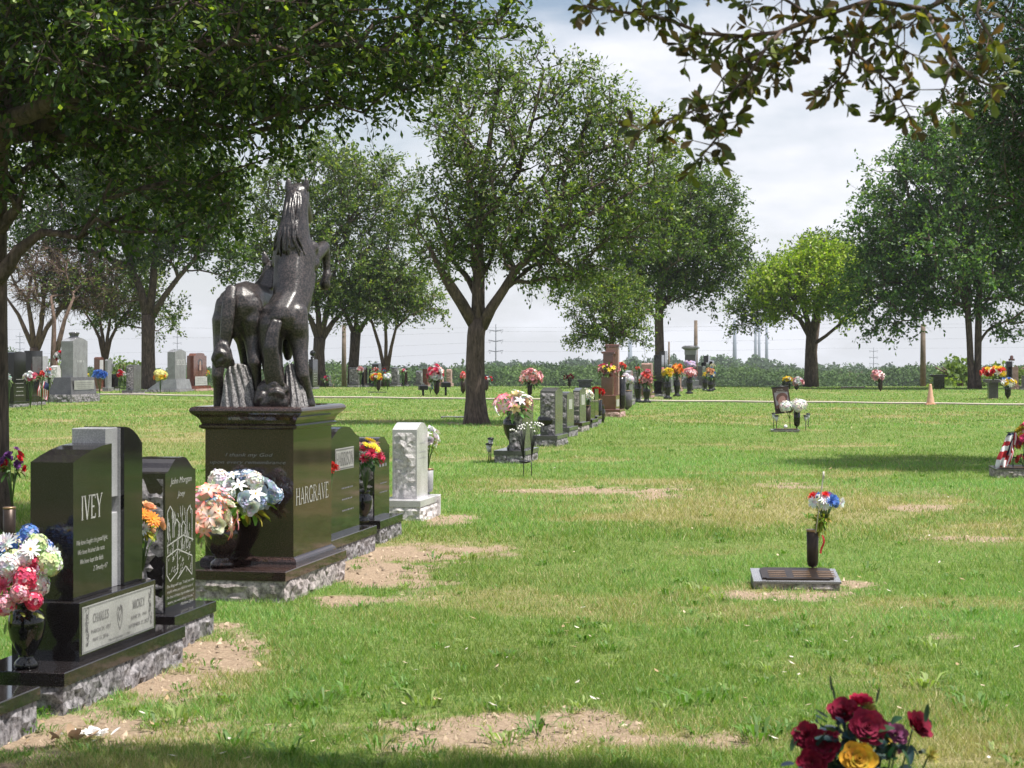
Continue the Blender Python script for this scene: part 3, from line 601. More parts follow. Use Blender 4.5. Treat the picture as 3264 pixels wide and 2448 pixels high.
# K bright green + dark companion
bright = ([(.20, .30, .02), (.28, .36, .03), (.12, .21, .02), (.34, .40, .05)], [3, 3, 2, 1.5])
tree('oak_tree', 'bright yellow green tree standing alone at the far edge of the lawn', 67,
     [[(1750, 836, 0, .46), (1751, 810, 0, .37), (1751, 760, 0, .29), (1752, 715, 0, .27)],
      [(1748, 725, 0, .18), (1728, 690, 0, .14), (1700, 670, 0, .1), (1670, 655, 0, .06)], [(1751, 720, 0, .2), (1738, 670, 0, .14), (1720, 600, 0, .1)],
      [(1753, 720, 0, .22), (1765, 670, 0, .16), (1775, 600, 0, .1)], [(1756, 745, 0, .12), (1785, 725, 0, .1), (1815, 700, 0, .08), (1830, 680, 0, .05)]],
     [(1740, 610, 105, 58, -1), (1680, 645, 66, 40, -1), (1812, 650, 48, 42, -1), (1765, 560, 75, 34, -1), (1835, 692, 18, 14, -1), (1640, 672, 25, 16, -1)], 106, 330, 80, (.22, .12), .72, bright, leafmat='yleafm', rtip=.02)
tree('oak_tree', 'dark olive oak half hidden behind the bright yellow green tree', 68,
     [[(1762, 826, 5, .22), (1760, 760, 5, .16), (1765, 700, 5, .2), (1760, 640, 5, .12)]],
     [(1630, 660, 55, 45), (1650, 600, 50, 40), (1790, 560, 80, 50), (1600, 690, 30, 22), (1830, 590, 50, 70)], 108, 300, 90, (.2, .1), .74, dark, rtip=.018)
# L right twin trunk
tree('oak_tree', 'very large dark oak with twin trunks at the right', 71,
     [[(2099, 845, 0, .26), (2098, 820, 0, .19), (2095, 740, 0, .17), (2090, 660, 0, .17), (2088, 560, 0, .14), (2080, 420, 0, .1)],
      [(2112, 845, 0, .24), (2112, 820, 0, .19), (2113, 740, 0, .18), (2114, 660, 0, .17), (2120, 560, 0, .14), (2140, 400, 0, .1)],
      [(2091, 650, 0, .1), (2030, 600, 0, .08), (1950, 570, 0, .05)], [(2113, 650, 0, .1), (2170, 640, 0, .08), (2212, 660, 0, .05)]],
     [(2030, 560, 180, 120), (1930, 620, 110, 80), (1960, 440, 120, 100), (2100, 400, 150, 150), (2180, 560, 120, 140), (1900, 490, 80, 60), (2050, 320, 90, 80), (1990, 350, 70, 60), (1850, 640, 45, 40), (2180, 690, 50, 35), (1920, 690, 60, 25), (2240, 300, 120, 160)],
     98, 1400, 70, (.25, .12), .78, ([(.05, .12, .03), (.075, .16, .04), (.035, .075, .022), (.14, .23, .06)], [4, 3, 3, 2.5]), rtip=.02, shell=.35)  # the last, lightest leaf tint paints in sunlit foliage
# M near right tree
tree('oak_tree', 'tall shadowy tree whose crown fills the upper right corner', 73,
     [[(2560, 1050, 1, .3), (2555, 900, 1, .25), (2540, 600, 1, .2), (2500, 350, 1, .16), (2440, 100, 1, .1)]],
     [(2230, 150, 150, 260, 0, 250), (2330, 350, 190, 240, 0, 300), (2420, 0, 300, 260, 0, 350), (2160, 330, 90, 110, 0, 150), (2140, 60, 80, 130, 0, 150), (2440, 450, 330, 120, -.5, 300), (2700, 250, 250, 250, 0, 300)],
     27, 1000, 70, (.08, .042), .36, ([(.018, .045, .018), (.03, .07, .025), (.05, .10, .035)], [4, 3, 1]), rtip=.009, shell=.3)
# ------------------------------------------------------------------ far woodland
def wood_mass(name, label, crowns, cols, q=.9, per=260, seed=5):
    rng = np.random.default_rng(seed); VV = []; CC = []
    for (x, y, z, rx, rz) in crowns:
        n = int(per*(rx/4)**1.3); d = rng.normal(0, 1, (n, 3)); d /= np.linalg.norm(d, axis=1, keepdims=True); d[:, 2] = np.where(d[:, 2] < -.2, -d[:, 2], d[:, 2])
        lob = 1+.22*np.sin(d[:, 0]*5+x)*np.sin(d[:, 1]*4+y)+.18*np.sin(d[:, 2]*7+x); c = np.array([x, y, z])+d*np.array([rx, rx, rz])*lob[:, None]*rng.uniform(.82, 1.05, (n, 1))
        a = rng.normal(0, 1, (n, 3)); a /= np.linalg.norm(a, axis=1, keepdims=True); b = np.cross(a, d+rng.normal(0, .5, (n, 3))); b /= np.linalg.norm(b, axis=1, keepdims=True)+1e-6
        s = q*rng.uniform(.6, 1.3, (n, 1)); VV.append(np.stack([c-a*s*.6, c+b*s*.5, c+a*s*.6, c-b*s*.5], 1).reshape(-1, 3))
        base = np.array(cols[rng.integers(0, len(cols))])*rng.uniform(.8, 1.2); CC.append(np.repeat(base*rng.uniform(.7, 1.3, (n, 1)), 4, 0))
    V = np.concatenate(VV); C = np.concatenate(CC); F = np.arange(len(V)).reshape(-1, 4)
    return tag(place(name, np_mesh(name, V, F, MT['woodleaf'], C)), label, 'woodland', kind='stuff')
def crownrow(rng, n, Y0, Y1, dx0, dx1, topf, r0, r1):
    o = []
    for _ in range(n):
        Yc = rng.uniform(Y0, Y1); dx = rng.uniform(dx0, dx1); r = rng.uniform(r0, r1)
        zt = PD(dx, topf(dx), Yc).z-rng.uniform(0, 1)**1.5*(2.4); x = (dx*DS-PXC)/FOC*Yc; rz = r*rng.uniform(.8, 1.2)
        o.append((x, Yc, zt-rz, r, rz))
        o.append((x+rng.uniform(-2, 2), Yc-3, zt-rz*2.2, r*1.15, rz*1.1))
    return o
def lerp(pts):
    xs_, ys_ = zip(*pts); return lambda x: float(np.interp(x, xs_, ys_))
rgw = np.random.default_rng(3)
top1 = lerp([(-400, 790), (0, 800), (180, 798), (380, 800), (440, 802), (680, 785), (740, 778), (800, 798), (930, 800), (1000, 796), (1060, 790), (1150, 786), (1230, 793), (1400, 790), (1500, 792), (1560, 793),
             (1700, 800), (1850, 800), (1960, 792), (2040, 790), (2100, 788), (2212, 800), (2600, 790)])
wood_mass('woodland', 'low dense green woodland filling the valley beyond the lawn', crownrow(rgw, 900, 380, 560, -250, 2450, lambda x: top1(x)+2.5, 3.4, 6.0),
          [(.065, .115, .035), (.085, .14, .04), (.06, .10, .035)], .55, 420, 5)
top2 = lerp([(-400, 800), (1000, 792), (1200, 783), (1340, 781), (1400, 776), (1450, 770), (1500, 778), (1560, 770), (1640, 776), (1680, 792), (1790, 797), (2600, 792)])
wood_mass('distant_woodland', 'hazy blue green tree line far away on the horizon', crownrow(rgw, 230, 800, 950, -250, 2450, top2, 6, 10), [(.07, .115, .05), (.06, .10, .05)], 1.2, 420, 9)
# single trees of the middle ground beyond the crest
def bush(name, label, dx, dyt, Yc, r, n, cols, rz=None):
    c = PD(dx, dyt, Yc); rz = rz or r; base = Vector((c.x, Yc, gzf(c.x, Yc))); rng = np.random.default_rng(int(dx)); root = thing(name, label, 'tree', tuple(base))
    H_ = c.z-base.z; mb = MB(); mb.tube([(0, 0, -.3), (0.1, 0, H_*.4), (-.1, 0, H_*.75)], [.25, .2, .1], 7)
    for k in range(5):
        a = k*1.26; mb.tube([(0, 0, H_*.4), (math.cos(a)*r*.5, math.sin(a)*r*.5, H_*.75)], [.1, .05], 5)
    mb.build('trunk', MT['bark2'], root)
    d = rng.normal(0, 1, (n, 3)); d /= np.linalg.norm(d, axis=1, keepdims=True); cl = rng.normal(0, 1, (26, 3)); cl /= np.linalg.norm(cl, axis=1, keepdims=True); cl *= rng.uniform(.3, .85, (26, 1))
    q = cl[rng.integers(0, 26, n)]+d*.30*rng.uniform(.3, 1, (n, 1)); p = q*np.array([r, r, rz])+np.array([0, 0, H_-rz])
    a = rng.normal(0, 1, (n, 3)); a /= np.linalg.norm(a, axis=1, keepdims=True); b = np.cross(a, rng.normal(0, 1, (n, 3))); b /= np.linalg.norm(b, axis=1, keepdims=True)
    s = .28*rng.uniform(.6, 1.3, (n, 1)); V = np.stack([p-a*s*.6, p+b*s*.4, p+a*s*.6, p-b*s*.4], 1).reshape(-1, 3)
    C = np.array(cols)*rng.uniform(.7, 1.35, (n, 1)); place('crown', np_mesh('crown', V, np.arange(4*n).reshape(-1, 4), MT['leafm'], np.repeat(C, 4, 0)), root)
bush('shrubby_tree', 'pale green bushy tree behind the little red granite stone at the left', 385*.3707/DS+0, 755, 150, 4.2, 5200, (.12, .17, .06), 3.6)
bush('shrubby_tree', 'round light green tree right of the little red granite stone', 262, 756, 150, 3.8, 5200, (.13, .19, .065), 3.4)
bush('shrubby_tree', 'small dark green tree on the skyline at the far left', 22, 738, 190, 2.6, 2600, (.05, .09, .04))
bush('shrubby_tree', 'light green tree left of the twin trunked oak', 2072, 775, 128, 3.6, 5200, (.12, .18, .05), 3.2)
bush('shrubby_tree', 'light green tree right of the twin trunked oak', 2165, 770, 130, 3.6, 5200, (.13, .19, .05), 3.4)
bush('shrubby_tree', 'lone rounded tree rising above the distant woodland', 1835, 778, 420, 6, 900, (.05, .09, .05), 4)
bush('shrubby_tree', 'smaller lone tree beside the tall rounded one above the woodland', 1892, 789, 430, 5, 800, (.05, .09, .05), 3)
bush('shrubby_tree', 'small tree right of the left brown pole where the woodland rises', 705, 772, 250, 6, 3000, (.08, .13, .05), 5)
# ------------------------------------------------------------------ poles and pylons
def pole(label, dx, dt, Yc, r, name='utility_pole', arm=False):
    b = PD(dx, 800, Yc); t = PD(dx, dt, Yc); z0 = gzf(b.x, Yc); root = thing(name, label, 'pole', (b.x, Yc, z0))
    mb = MB(); mb.tube([(0, 0, -.4), (0, 0, (t.z-z0)*.5), (0, 0, t.z-z0)], [r*1.15, r, r*.85], 9); mb.build('shaft', MT['wood'], root)
    return root
pole('brown wooden pole between the two oaks behind the horse statue', 743, 702, 118, .15)
pole('slim wooden pole behind the column monument with the square cap', 1503, 692, 118, .13)
pole('wooden pole left of the twin trunked oak', 1994, 700, 112, .17)
pole('short dark pole beside the slim trunk of the tall oak', 1445+682-682, 2000 and 738, 125, .07)
PG = 'lattice armed power line masts on the horizon'
def mast(label, dx, dt, Yc, arms=True, r=.5, scale=1.0):
    t = PD(dx, dt, Yc); z0 = gzf(t.x, Yc)-3; root = thing('power_mast', label, 'pylon', (t.x, Yc, z0), 0, PG if arms else 'tapered steel power poles')
    H_ = t.z-z0; mb = MB(); mb.tube([(0, 0, 0), (0, 0, H_)], [r, r*.45], 8); mb.build('shaft', MT['darksteel' if arms else 'steel'], root)
    for k, hz in enumerate((H_-4*scale, H_-10.5*scale, H_-17*scale)):
        if not arms and k: 
            pass
        a = MB(); w_ = 4.6*scale if arms else 2.2*scale
        for s in (-1, 1):
            a.tube([(0, 0, hz-.5*scale), (s*w_, 0, hz+.4*scale)], [.34*scale, .2*scale], 5)
            if arms: a.tube([(s*w_, 0, hz+.4*scale), (s*w_*.82, 0, hz-1.8*scale)], .08*scale, 4)
            if arms: a.tube([(s*w_*.65, 0, hz+.1*scale), (s*w_*.82, 0, hz-1.8*scale)], .08*scale, 4)
        a.build('crossarm', MT['darksteel' if arms else 'steel'], root)
    return root
mast('tallest three armed power mast right of the central oak trunk', 1071, 700, 1150, True, .55)
mast('small power mast above the left edge black headstones', 63-20, 718, 1500, True, .5, .8)
mast('small power mast above the grey headstone left of the horse statue', 383, 719, 1500, True, .5, .8)
mast('small power mast between the yellow green tree and the twin trunks', 1887, 750, 1700, True, .5, .9)
mast('tapered steel pole, leftmost of the group left of the yellow green tree', 1587, 690, 1300, False, 2.0, 1)
mast('tapered steel pole, second of the group left of the yellow green tree', 1632, 693, 1500, False, 1.7, 1)
mast('tapered steel pole, third of the group left of the yellow green tree', 1640, 700, 1600, False, 1.7, 1)
mast('tapered steel pole, rightmost of the group left of the yellow green tree', 1656, 697, 1500, False, 1.8, 1)
mast('pale steel pole just right of the red granite monument', 1361, 735, 1100, False, 2.2, 1)
def wire(label, pts, Yc, r=.07):
    q = []
    for (a, b), (c, d) in zip(pts, pts[1:]):
        for k in range(10):
            t = k/10; sag = 4*t*(1-t)*3; q.append(PD(a+(c-a)*t, b+(d-b)*t+sag, Yc))
    q.append(PD(*pts[-1], Yc)); mb = MB(); mb.tube(q, r, 4); o = mb.build('power_line', MT['blackmetal']); tag(o, label, 'power line', 'thin overhead power lines')
for k, (y0, y1, y2) in enumerate([(690, 707, 700), (712, 716, 708), (742, 738, 732), (768, 759, 752)]):
    wire(['uppermost thin power line across the sky', 'second highest thin power line across the sky', 'third thin power line counted from the top', 'lowest thin power line above the woodland'][k], [(-300, y0+20), (383, y0+18), (1071, y1), (1800, y2), (2500, y2-8)], 1145, .035)
# ------------------------------------------------------------------ near branches at the top right
def near_leafmesh(pl, cols, seed):
    rng = np.random.default_rng(seed); V = []; F = []; C = []
    for (p, d, L_) in pl:
        d = d.normalized(); up = Vector(rng.normal(0, 1, 3))+Vector((0, 0, .8)); s = d.cross(up).normalized(); n = s.cross(d).normalized(); b = len(V)
        wid = L_*rng.uniform(.17, .23); curl = rng.uniform(-.25, .25)*L_; fold = rng.uniform(.1, .5)*wid
        prof = [(0, .02), (.18, .30), (.40, .72), (.62, 1.0), (.80, .85), (.93, .40), (1, .02)]
        for t, w_ in prof:
            m = p+d*(L_*t)+n*(curl*t*t); ww = wid*w_*(1+.15*math.sin(t*23+seed+b))
            V += [m-s*ww+n*fold*w_, m, m+s*ww+n*fold*w_]
        for k in range(len(prof)-1):
            a = b+3*k; F += [(a, a+1, a+4, a+3), (a+1, a+2, a+5, a+4)]
        c = np.array(cols[rng.integers(0, len(cols))])*rng.uniform(.75, 1.25); C += [c]*(3*len(prof))
    return V, F, C
def near_tree():
    rng = random.Random(5); base = Vector((3.6, 4.2, 0)); root = thing('overhanging_tree', 'near oak whose dangling leafy twigs hang into the top right of the view', 'tree', tuple(base))
    Yn = 5.5; B = lambda x, y, dy=0: PD(x, y, Yn+dy)
    lines = [([(3000, -900, 0), (2500, -250, -.2), (2130, -50, -.1), (2000, 20, 0), (1880, 0, 0), (1760, 40, 0), (1680, 70, 0), (1600, 78, .1), (1520, 72, .1), (1450, 45, .1), (1390, 30, .1), (1320, 25, .1), (1260, 12, .1)], .010),
             ([(1690, 66, 0), (1650, 110, -.1), (1620, 160, -.1), (1580, 200, -.1), (1560, 240, -.1), (1555, 290, -.15), (1530, 320, -.1), (1505, 350, -.1)], .006),
             ([(1580, 215, -.1), (1530, 228, -.1), (1480, 245, -.1), (1430, 262, -.1), (1385, 280, -.1)], .004),
             ([(1600, 78, .1), (1560, 110, .1), (1500, 130, .1), (1470, 95, .1)], .004),
             ([(1760, 40, 0), (1720, 110, .1), (1690, 150, .1), (1660, 140, .1)], .005), ([(1650, 110, -.1), (1600, 130, -.1), (1560, 170, 0)], .004),
             ([(1880, 0, 0), (1850, 60, 0), (1840, 110, 0), (1830, 150, 0), (1800, 185, .05), (1785, 200, .05)], .006), ([(1840, 110, 0), (1890, 150, 0), (1930, 190, 0), (1950, 225, 0), (1965, 250, 0)], .005),
             ([(1850, 60, 0), (1900, 90, .1), (1940, 100, .1), (1990, 130, .1)], .004), ([(2000, 20, 0), (2030, 80, -.2), (2060, 130, -.3), (2100, 170, -.3), (2140, 185, -.3)], .007),
             ([(2060, 130, -.3), (2040, 190, -.3), (2020, 240, -.2)], .004), ([(1760, 40, 0), (1700, 0, .1), (1640, -20, .1), (1560, -10, .1), (1500, -30, .1)], .005), ([(2130, -50, -.1), (2110, 30, -.2), (2150, 100, -.3)], .006),
             ([(1930, 30, .2), (1880, 60, .2), (1800, 80, .2), (1740, 90, .2)], .005), ([(2000, 20, 0), (1960, 60, 0), (1925, 60, 0)], .004), ([(1450, 45, .1), (1440, 0, .1), (1400, -30, .1)], .003)]
    mb = MB(); lv = []
    trunk = [base+Vector((0, 0, -.2)), Vector((3.55, 4.3, 1.2)), Vector((3.5, 4.4, 2.4)), Vector((3.3, 4.6, 3.6)), Vector((2.9, 4.8, 4.6))]
    t0 = MB(); t0.tube([p-base for p in trunk], [.2, .15, .13, .1, .06], 12, lump=.15)
    t0.tube([p-base for p in (Vector((3.5, 4.4, 2.3)), Vector((3.0, 4.9, 2.9)), B(2500, -250, -.2))], [.07, .04, .018], 8)
    for k in range(9):
        a = k*.9; s = trunk[3]+(trunk[4]-trunk[3])*(k/9); e = s+Vector((-1.2+math.cos(a)*1.3, math.sin(a)*1.5-.3, .5+.3*math.sin(k))); t0.tube([s-base, (s+e)/2+Vector((0, 0, .2))-base, e-base], [.045, .03, .012], 6)
    t0.build('trunk', MT['bark'], root)
    for ln, r in lines:
        pts = [B(*q) for q in ln]; mb.tube([p-base for p in pts], [r*(1-.6*i/len(pts)) for i in range(len(pts))], 5)
        for p, q in zip(pts, pts[1:]):
            if p.x/p.y*FOC > 1632+200+1200: continue
            seg = (q-p).length; k = max(2, int(seg/.017))
            for j in range(k):
                if rng.random() < .1: continue
                m = p+(q-p)*(j+rng.random())/k; d = (q-p).normalized()*rng.uniform(.1, 1)+Vector((rng.gauss(0, .8), rng.gauss(0, .8), rng.gauss(-.12, .8)))
                lv.append((m-base, d, rng.uniform(.036, .064)))
        for j in range(5): lv.append((pts[-1]-base, (pts[-1]-pts[-2]).normalized()+Vector((rng.gauss(0, .6), rng.gauss(0, .6), rng.gauss(0, .6))), rng.uniform(.04, .068)))
        # side twiglets with rosettes
        for p, q in zip(pts[1:], pts[2:]):
            for _ in range(5 if p.x > -.35 else 3):
                m = p+(q-p)*rng.random(); e = m+Vector((rng.uniform(-.06, .06), rng.uniform(-.06, .06), rng.uniform(-.065, .045))); mb.tube([m-base, e-base], [.002, .0012], 4)
                for j in range(6): lv.append((e-base, (e-m).normalized()+Vector((rng.gauss(0, .7), rng.gauss(0, .7), rng.gauss(0, .7))), rng.uniform(.03, .058)))
    mb.build('twigs', MT['bark2'], root)
    cols = [(.045, .065, .02), (.06, .09, .024), (.11, .16, .035), (.06, .05, .025), (.13, .09, .045), (.16, .20, .05)]
    V, F, C = near_leafmesh(lv, cols, 3); place('leaves', np_mesh('leaves', V, F, MT['near_leaf'], np.array(C), True), root)
    # the rest of its crown, over and behind the camera: shades the foreground
    rg = np.random.default_rng(8); n = 24000; c = []
    lob = [(1.5, 5.95, 4.8, 1.1, .8, .7), (.4, 6.15, 5.0, 1.0, .75, .6), (2.6, 5.0, 5.2, 1.6, 1.3, 1.0), (1.0, 4.8, 5.2, 1.2, 1.2, .8)]
    for x, y, z, a, b, d in lob:
        k = n//len(lob); q = rg.normal(0, 1, (k, 3)); q /= np.linalg.norm(q, axis=1, keepdims=True); q *= rg.random((k, 1))**.4; c.append(np.array([x, y, z])+q*np.array([a, b, d]))
    c = np.concatenate(c); n = len(c); cl = vnoise(c[:, 0]*1.0+c[:, 2], c[:, 1], .35, 4); c = c[cl > .38]; n = len(c)
    a = rg.normal(0, 1, (n, 3)); a /= np.linalg.norm(a, axis=1, keepdims=True); b = np.cross(a, rg.normal(0, 1, (n, 3))); b /= np.linalg.norm(b, axis=1, keepdims=True); s = .05*rg.uniform(.6, 1.3, (n, 1))
    V = np.stack([c-a*s, c+b*s*.5, c+a*s, c-b*s*.5], 1).reshape(-1, 3)-np.array(base); place('crown', np_mesh('crown', V, np.arange(4*n).reshape(-1, 4), MT['leafm'], np.repeat(np.array([[.05, .09, .03]])*rg.uniform(.7, 1.3, (n, 1)), 4, 0)), root)
near_tree()
# ------------------------------------------------------------------ haze
def haze():
    mb = MB(); mb.box(-900, 900, -60, 2050, -26, 62); m, t, b, o = newmat('air'); t.nodes.remove(b)
    v = N(t, 'ShaderNodeVolumePrincipled'); v.inputs['Color'].default_value = (.86, .92, 1, 1); v.inputs['Density'].default_value = HAZE; v.inputs['Anisotropy'].default_value = .2
    t.links.new(v.outputs[0], o.inputs['Volume']); ob = mb.build('haze', m); tag(ob, 'thin pale summer haze in the air over the whole scene', 'haze', kind='stuff')
HAZE = 0.00018
if HAZE: haze()
# ------------------------------------------------------------------ lettering
GL = {  # serif capitals: strokes in a unit box (x up to ~.7, y 0..1); lists of (points, thick?, serif start, serif end)
 'I': (.30, [([(.15, 0), (.15, 1)], 1, 1, 1)]), 'V': (.72, [([(.08, 1), (.36, 0)], 1, 1, 0), ([(.64, 1), (.36, 0)], 0, 1, 0)]),
 'E': (.60, [([(.12, 0), (.12, 1)], 1, 1, 1), ([(.12, .965), (.52, .965), (.53, .82)], 0, 0, 0), ([(.12, .5), (.42, .5)], 0, 0, 0), ([(.12, .035), (.53, .035), (.56, .2)], 0, 0, 0)]),
 'Y': (.70, [([(.35, 0), (.35, .48)], 1, 1, 0), ([(.07, 1), (.35, .46)], 1, 1, 0), ([(.64, 1), (.35, .46)], 0, 1, 0)]),
 'H': (.72, [([(.12, 0), (.12, 1)], 1, 1, 1), ([(.60, 0), (.60, 1)], 1, 1, 1), ([(.12, .5), (.6, .5)], 0, 0, 0)]),
 'A': (.74, [([(.08, 0), (.36, 1)], 0, 1, 0), ([(.36, 1), (.66, 0)], 1, 0, 1), ([(.2, .34), (.54, .34)], 0, 0, 0)]),
 'R': (.68, [([(.12, 0), (.12, 1)], 1, 1, 1), ([(.12, .97), (.4, .97), (.54, .86), (.54, .66), (.4, .53), (.12, .53)], 0, 0, 0), ([(.34, .53), (.62, 0)], 1, 0, 1)]),
 'G': (.72, [([(.6, .8), (.5, .94), (.36, .98), (.2, .9), (.1, .7), (.08, .5), (.1, .3), (.2, .1), (.36, .02), (.52, .06), (.6, .16)], 1, 0, 0), ([(.6, 0), (.6, .42)], 1, 0, 1)]),
 'C': (.68, [([(.6, .8), (.5, .94), (.36, .98), (.2, .9), (.1, .7), (.08, .5), (.1, .3), (.2, .1), (.36, .02), (.52, .06), (.62, .2)], 1, 0, 0)]),
 'L': (.58, [([(.12, 0), (.12, 1)], 1, 1, 1), ([(.12, .035), (.52, .035), (.55, .22)], 0, 0, 0)]),
 'S': (.58, [([(.48, .8), (.42, .94), (.28, .98), (.14, .9), (.1, .74), (.2, .6), (.4, .46), (.5, .28), (.44, .1), (.28, .02), (.14, .06), (.08, .22)], 1, 0, 0)]),
 'M': (.88, [([(.12, 0), (.14, 1)], 0, 1, 1), ([(.14, 1), (.42, .08)], 1, 0, 0), ([(.42, .08), (.72, 1)], 0, 0, 0), ([(.72, 1), (.76, 0)], 1, 1, 1)]),
 'K': (.70, [([(.12, 0), (.12, 1)], 1, 1, 1), ([(.14, .42), (.56, 1)], 0, 0, 1), ([(.28, .6), (.62, 0)], 1, 0, 1)]),
 'O': (.74, [([(.37, .98), (.2, .9), (.1, .7), (.08, .5), (.1, .3), (.2, .1), (.37, .02), (.54, .1), (.64, .3), (.66, .5), (.64, .7), (.54, .9), (.37, .98)], 1, 0, 0)]),
 'N': (.76, [([(.12, 0), (.12, 1)], 0, 1, 1), ([(.12, 1), (.62, 0)], 1, 0, 0), ([(.62, 0), (.62, 1)], 0, 0, 1)]),
 'T': (.64, [([(.32, 0), (.32, 1)], 1, 1, 0), ([(.05, .84), (.07, .965), (.57, .965), (.59, .84)], 0, 0, 0)]),
 'U': (.72, [([(.12, 1), (.12, .25), (.22, .06), (.36, .02), (.5, .06), (.6, .25), (.6, 1)], 1, 1, 1)]),
 'B': (.64, [([(.12, 0), (.12, 1)], 1, 1, 1), ([(.12, .97), (.38, .97), (.5, .86), (.5, .66), (.38, .53), (.12, .53)], 0, 0, 0), ([(.38, .53), (.54, .42), (.56, .2), (.42, .03), (.12, .03)], 1, 0, 0)]),
 ' ': (.3, [])}
def serif_text(s, width, height, thick=.11, thin=.055, gap=.06):
    """2D quads for the word, fitted to width x height, origin at the lower left"""
    tot = sum(GL[c][0]+gap for c in s)-gap; sx_ = width/(tot); V = []; F = []; x = 0
    def quad(a, b, wd):
        d = Vector(b)-Vector(a); n = Vector((-d.y, d.x)).normalized()*wd/2; k = len(V)
        for q in (Vector(a)-n, Vector(b)-n, Vector(b)+n, Vector(a)+n): V.append((q.x, q.y))
        F.append((k, k+1, k+2, k+3))
    for c in s:
        for pts, th, s0, s1 in GL[c][1]:
            wd = thick if th else thin
            for a, b in zip(pts, pts[1:]): quad((x+a[0], a[1]), (x+b[0], b[1]), wd)
            for flag, p in ((s0, pts[0]), (s1, pts[-1])):
                if flag: yy = max(.02, min(.98, p[1])); quad((x+p[0]-.11, yy), (x+p[0]+.11, yy), .045)
        x += GL[c][0]+gap
    return [(a*sx_, b*height) for a, b in V], F
_tcache = {}
def font_text(s, shear=0.0):
    """flat mesh of a built-in font string, unit size"""
    if (s, shear) in _tcache: return _tcache[(s, shear)]
    cu = bpy.data.curves.new('t', 'FONT'); cu.body = s; cu.shear = shear; cu.resolution_u = 2; ob = bpy.data.objects.new('t', cu); scene.collection.objects.link(ob)
    dg = bpy.context.evaluated_depsgraph_get(); me = bpy.data.meshes.new_from_object(ob.evaluated_get(dg))
    V = [(v.co.x, v.co.y) for v in me.vertices]; F = [tuple(p.vertices) for p in me.polygons]
    bpy.data.objects.remove(ob); bpy.data.curves.remove(cu); bpy.data.meshes.remove(me); _tcache[(s, shear)] = (V, F); return V, F
class Plane2:
    """collects 2D artwork laid on a face; face 'f' is the front (+x) with u=+y, face 'n' the near end (-y) with u=+x"""
    def __init__(s, face, off): s.mb = MB(); s.face = face; s.off = off
    def to3(s, u, v): return (s.off, u, v) if s.face == 'f' else (u, s.off, v)
    def add(s, V, F, u0=0, v0=0, sx=1, sy=1): s.mb.raw([s.to3(u0+a*sx, v0+b*sy) for a, b in V], F); return s
    def serif(s, txt, u0, v0, w_, h, **k): V, F = serif_text(txt, w_, h, **k); return s.add(V, F, u0, v0)
    def text(s, txt, u0, v0, w_, h, shear=0.0, align='l'):
        V, F = font_text(txt, shear); xs_ = [a for a, b in V]; x0, x1 = min(xs_), max(xs_); return s.add([(a-x0, b) for a, b in V], F, u0, v0, w_/(x1-x0), h)
    def line(s, pts, wd):
        for a, b in zip(pts, pts[1:]):
            a, b = Vector(a), Vector(b); d = b-a
            if d.length < 1e-6: continue
            n = Vector((-d.y, d.x)).normalized()*wd/2; s.add([tuple(a-n), tuple(b-n), tuple(b+n), tuple(a+n)], [(0, 1, 2, 3)])
        return s
    def frame(s, u0, u1, v0, v1, wd): return s.line([(u0, v0), (u1, v0)], wd).line([(u1, v0+wd/2), (u1, v1-wd/2)], wd).line([(u1, v1), (u0, v1)], wd).line([(u0, v1-wd/2), (u0, v0+wd/2)], wd)
    def build(s, name, mat, parent, label=None): return s.mb.build(name, mat, parent, label)
def scribble(pl, u0, u1, rows, h, wd, rng):
    for v in rows:
        u = u0+rng.uniform(0, .12)*(u1-u0); e = u1-rng.uniform(0, .12)*(u1-u0)
        while u < e:
            l_ = rng.uniform(.4, 1.1)*h*2; l_ = min(l_, e-u); pl.line([(u, v), (u+l_*.8, v)], h*.55); u += l_+h*.4
# ------------------------------------------------------------------ headstones
def top_profile(style, y0, y1, zs, zt):
    """outline points (y,z) over the top from far to near"""
    L_ = y1-y0
    if style == 'flat': return [(y1, zt), (y0, zt)]
    if style == 'serp':   # serpentine: shoulders at zs, hump to zt
        q = [0, .08, .16, .24, .32, .4, .46, .5, .54, .6, .68, .76, .84, .92, 1]; f = lambda t: .5-.5*math.cos(min(1, max(0, (1-abs(2*t-1))*1.25))*math.pi)
        return [(y1-L_*t, zs+(zt-zs)*f(t)) for t in q]
    if style == 'oval': return [(y1-L_*t, zs+(zt-zs)*math.sin(math.pi*t)) for t in np.linspace(0, 1, 13)]
    if style == 'round': return [(y1-L_*t, zs+(zt-zs)*math.sqrt(max(0, 1-(2*t-1)**2))) for t in np.linspace(0, 1, 17)]
    if style == 'roof': return [(y1, zs), ((y0+y1)/2+L_*.06, zt), ((y0+y1)/2-L_*.06, zt), (y0, zs)]
    if style == 'shoulder': return [(y1, zs), (y1-L_*.12, zs), (y1-L_*.2, zt-.01)]+[(y1-L_*t, zt+.02*math.sin((t-.2)/.6*math.pi)) for t in (.35, .5, .65)]+[(y0+L_*.2, zt-.01), (y0+L_*.12, zs), (y0, zs)]
    if style == 'slantup': return [(y1, zt)]+[(y1-L_*t, zt-(zt-zs)*t**1.8) for t in (.25, .5, .75)]+[(y0, zs)]
    if style == 'slantdown': return [(y1, zs)]+[(y1-L_*t, zt-(zt-zs)*(1-t)**2) for t in (.25, .5, .75)]+[(y0, zt)]
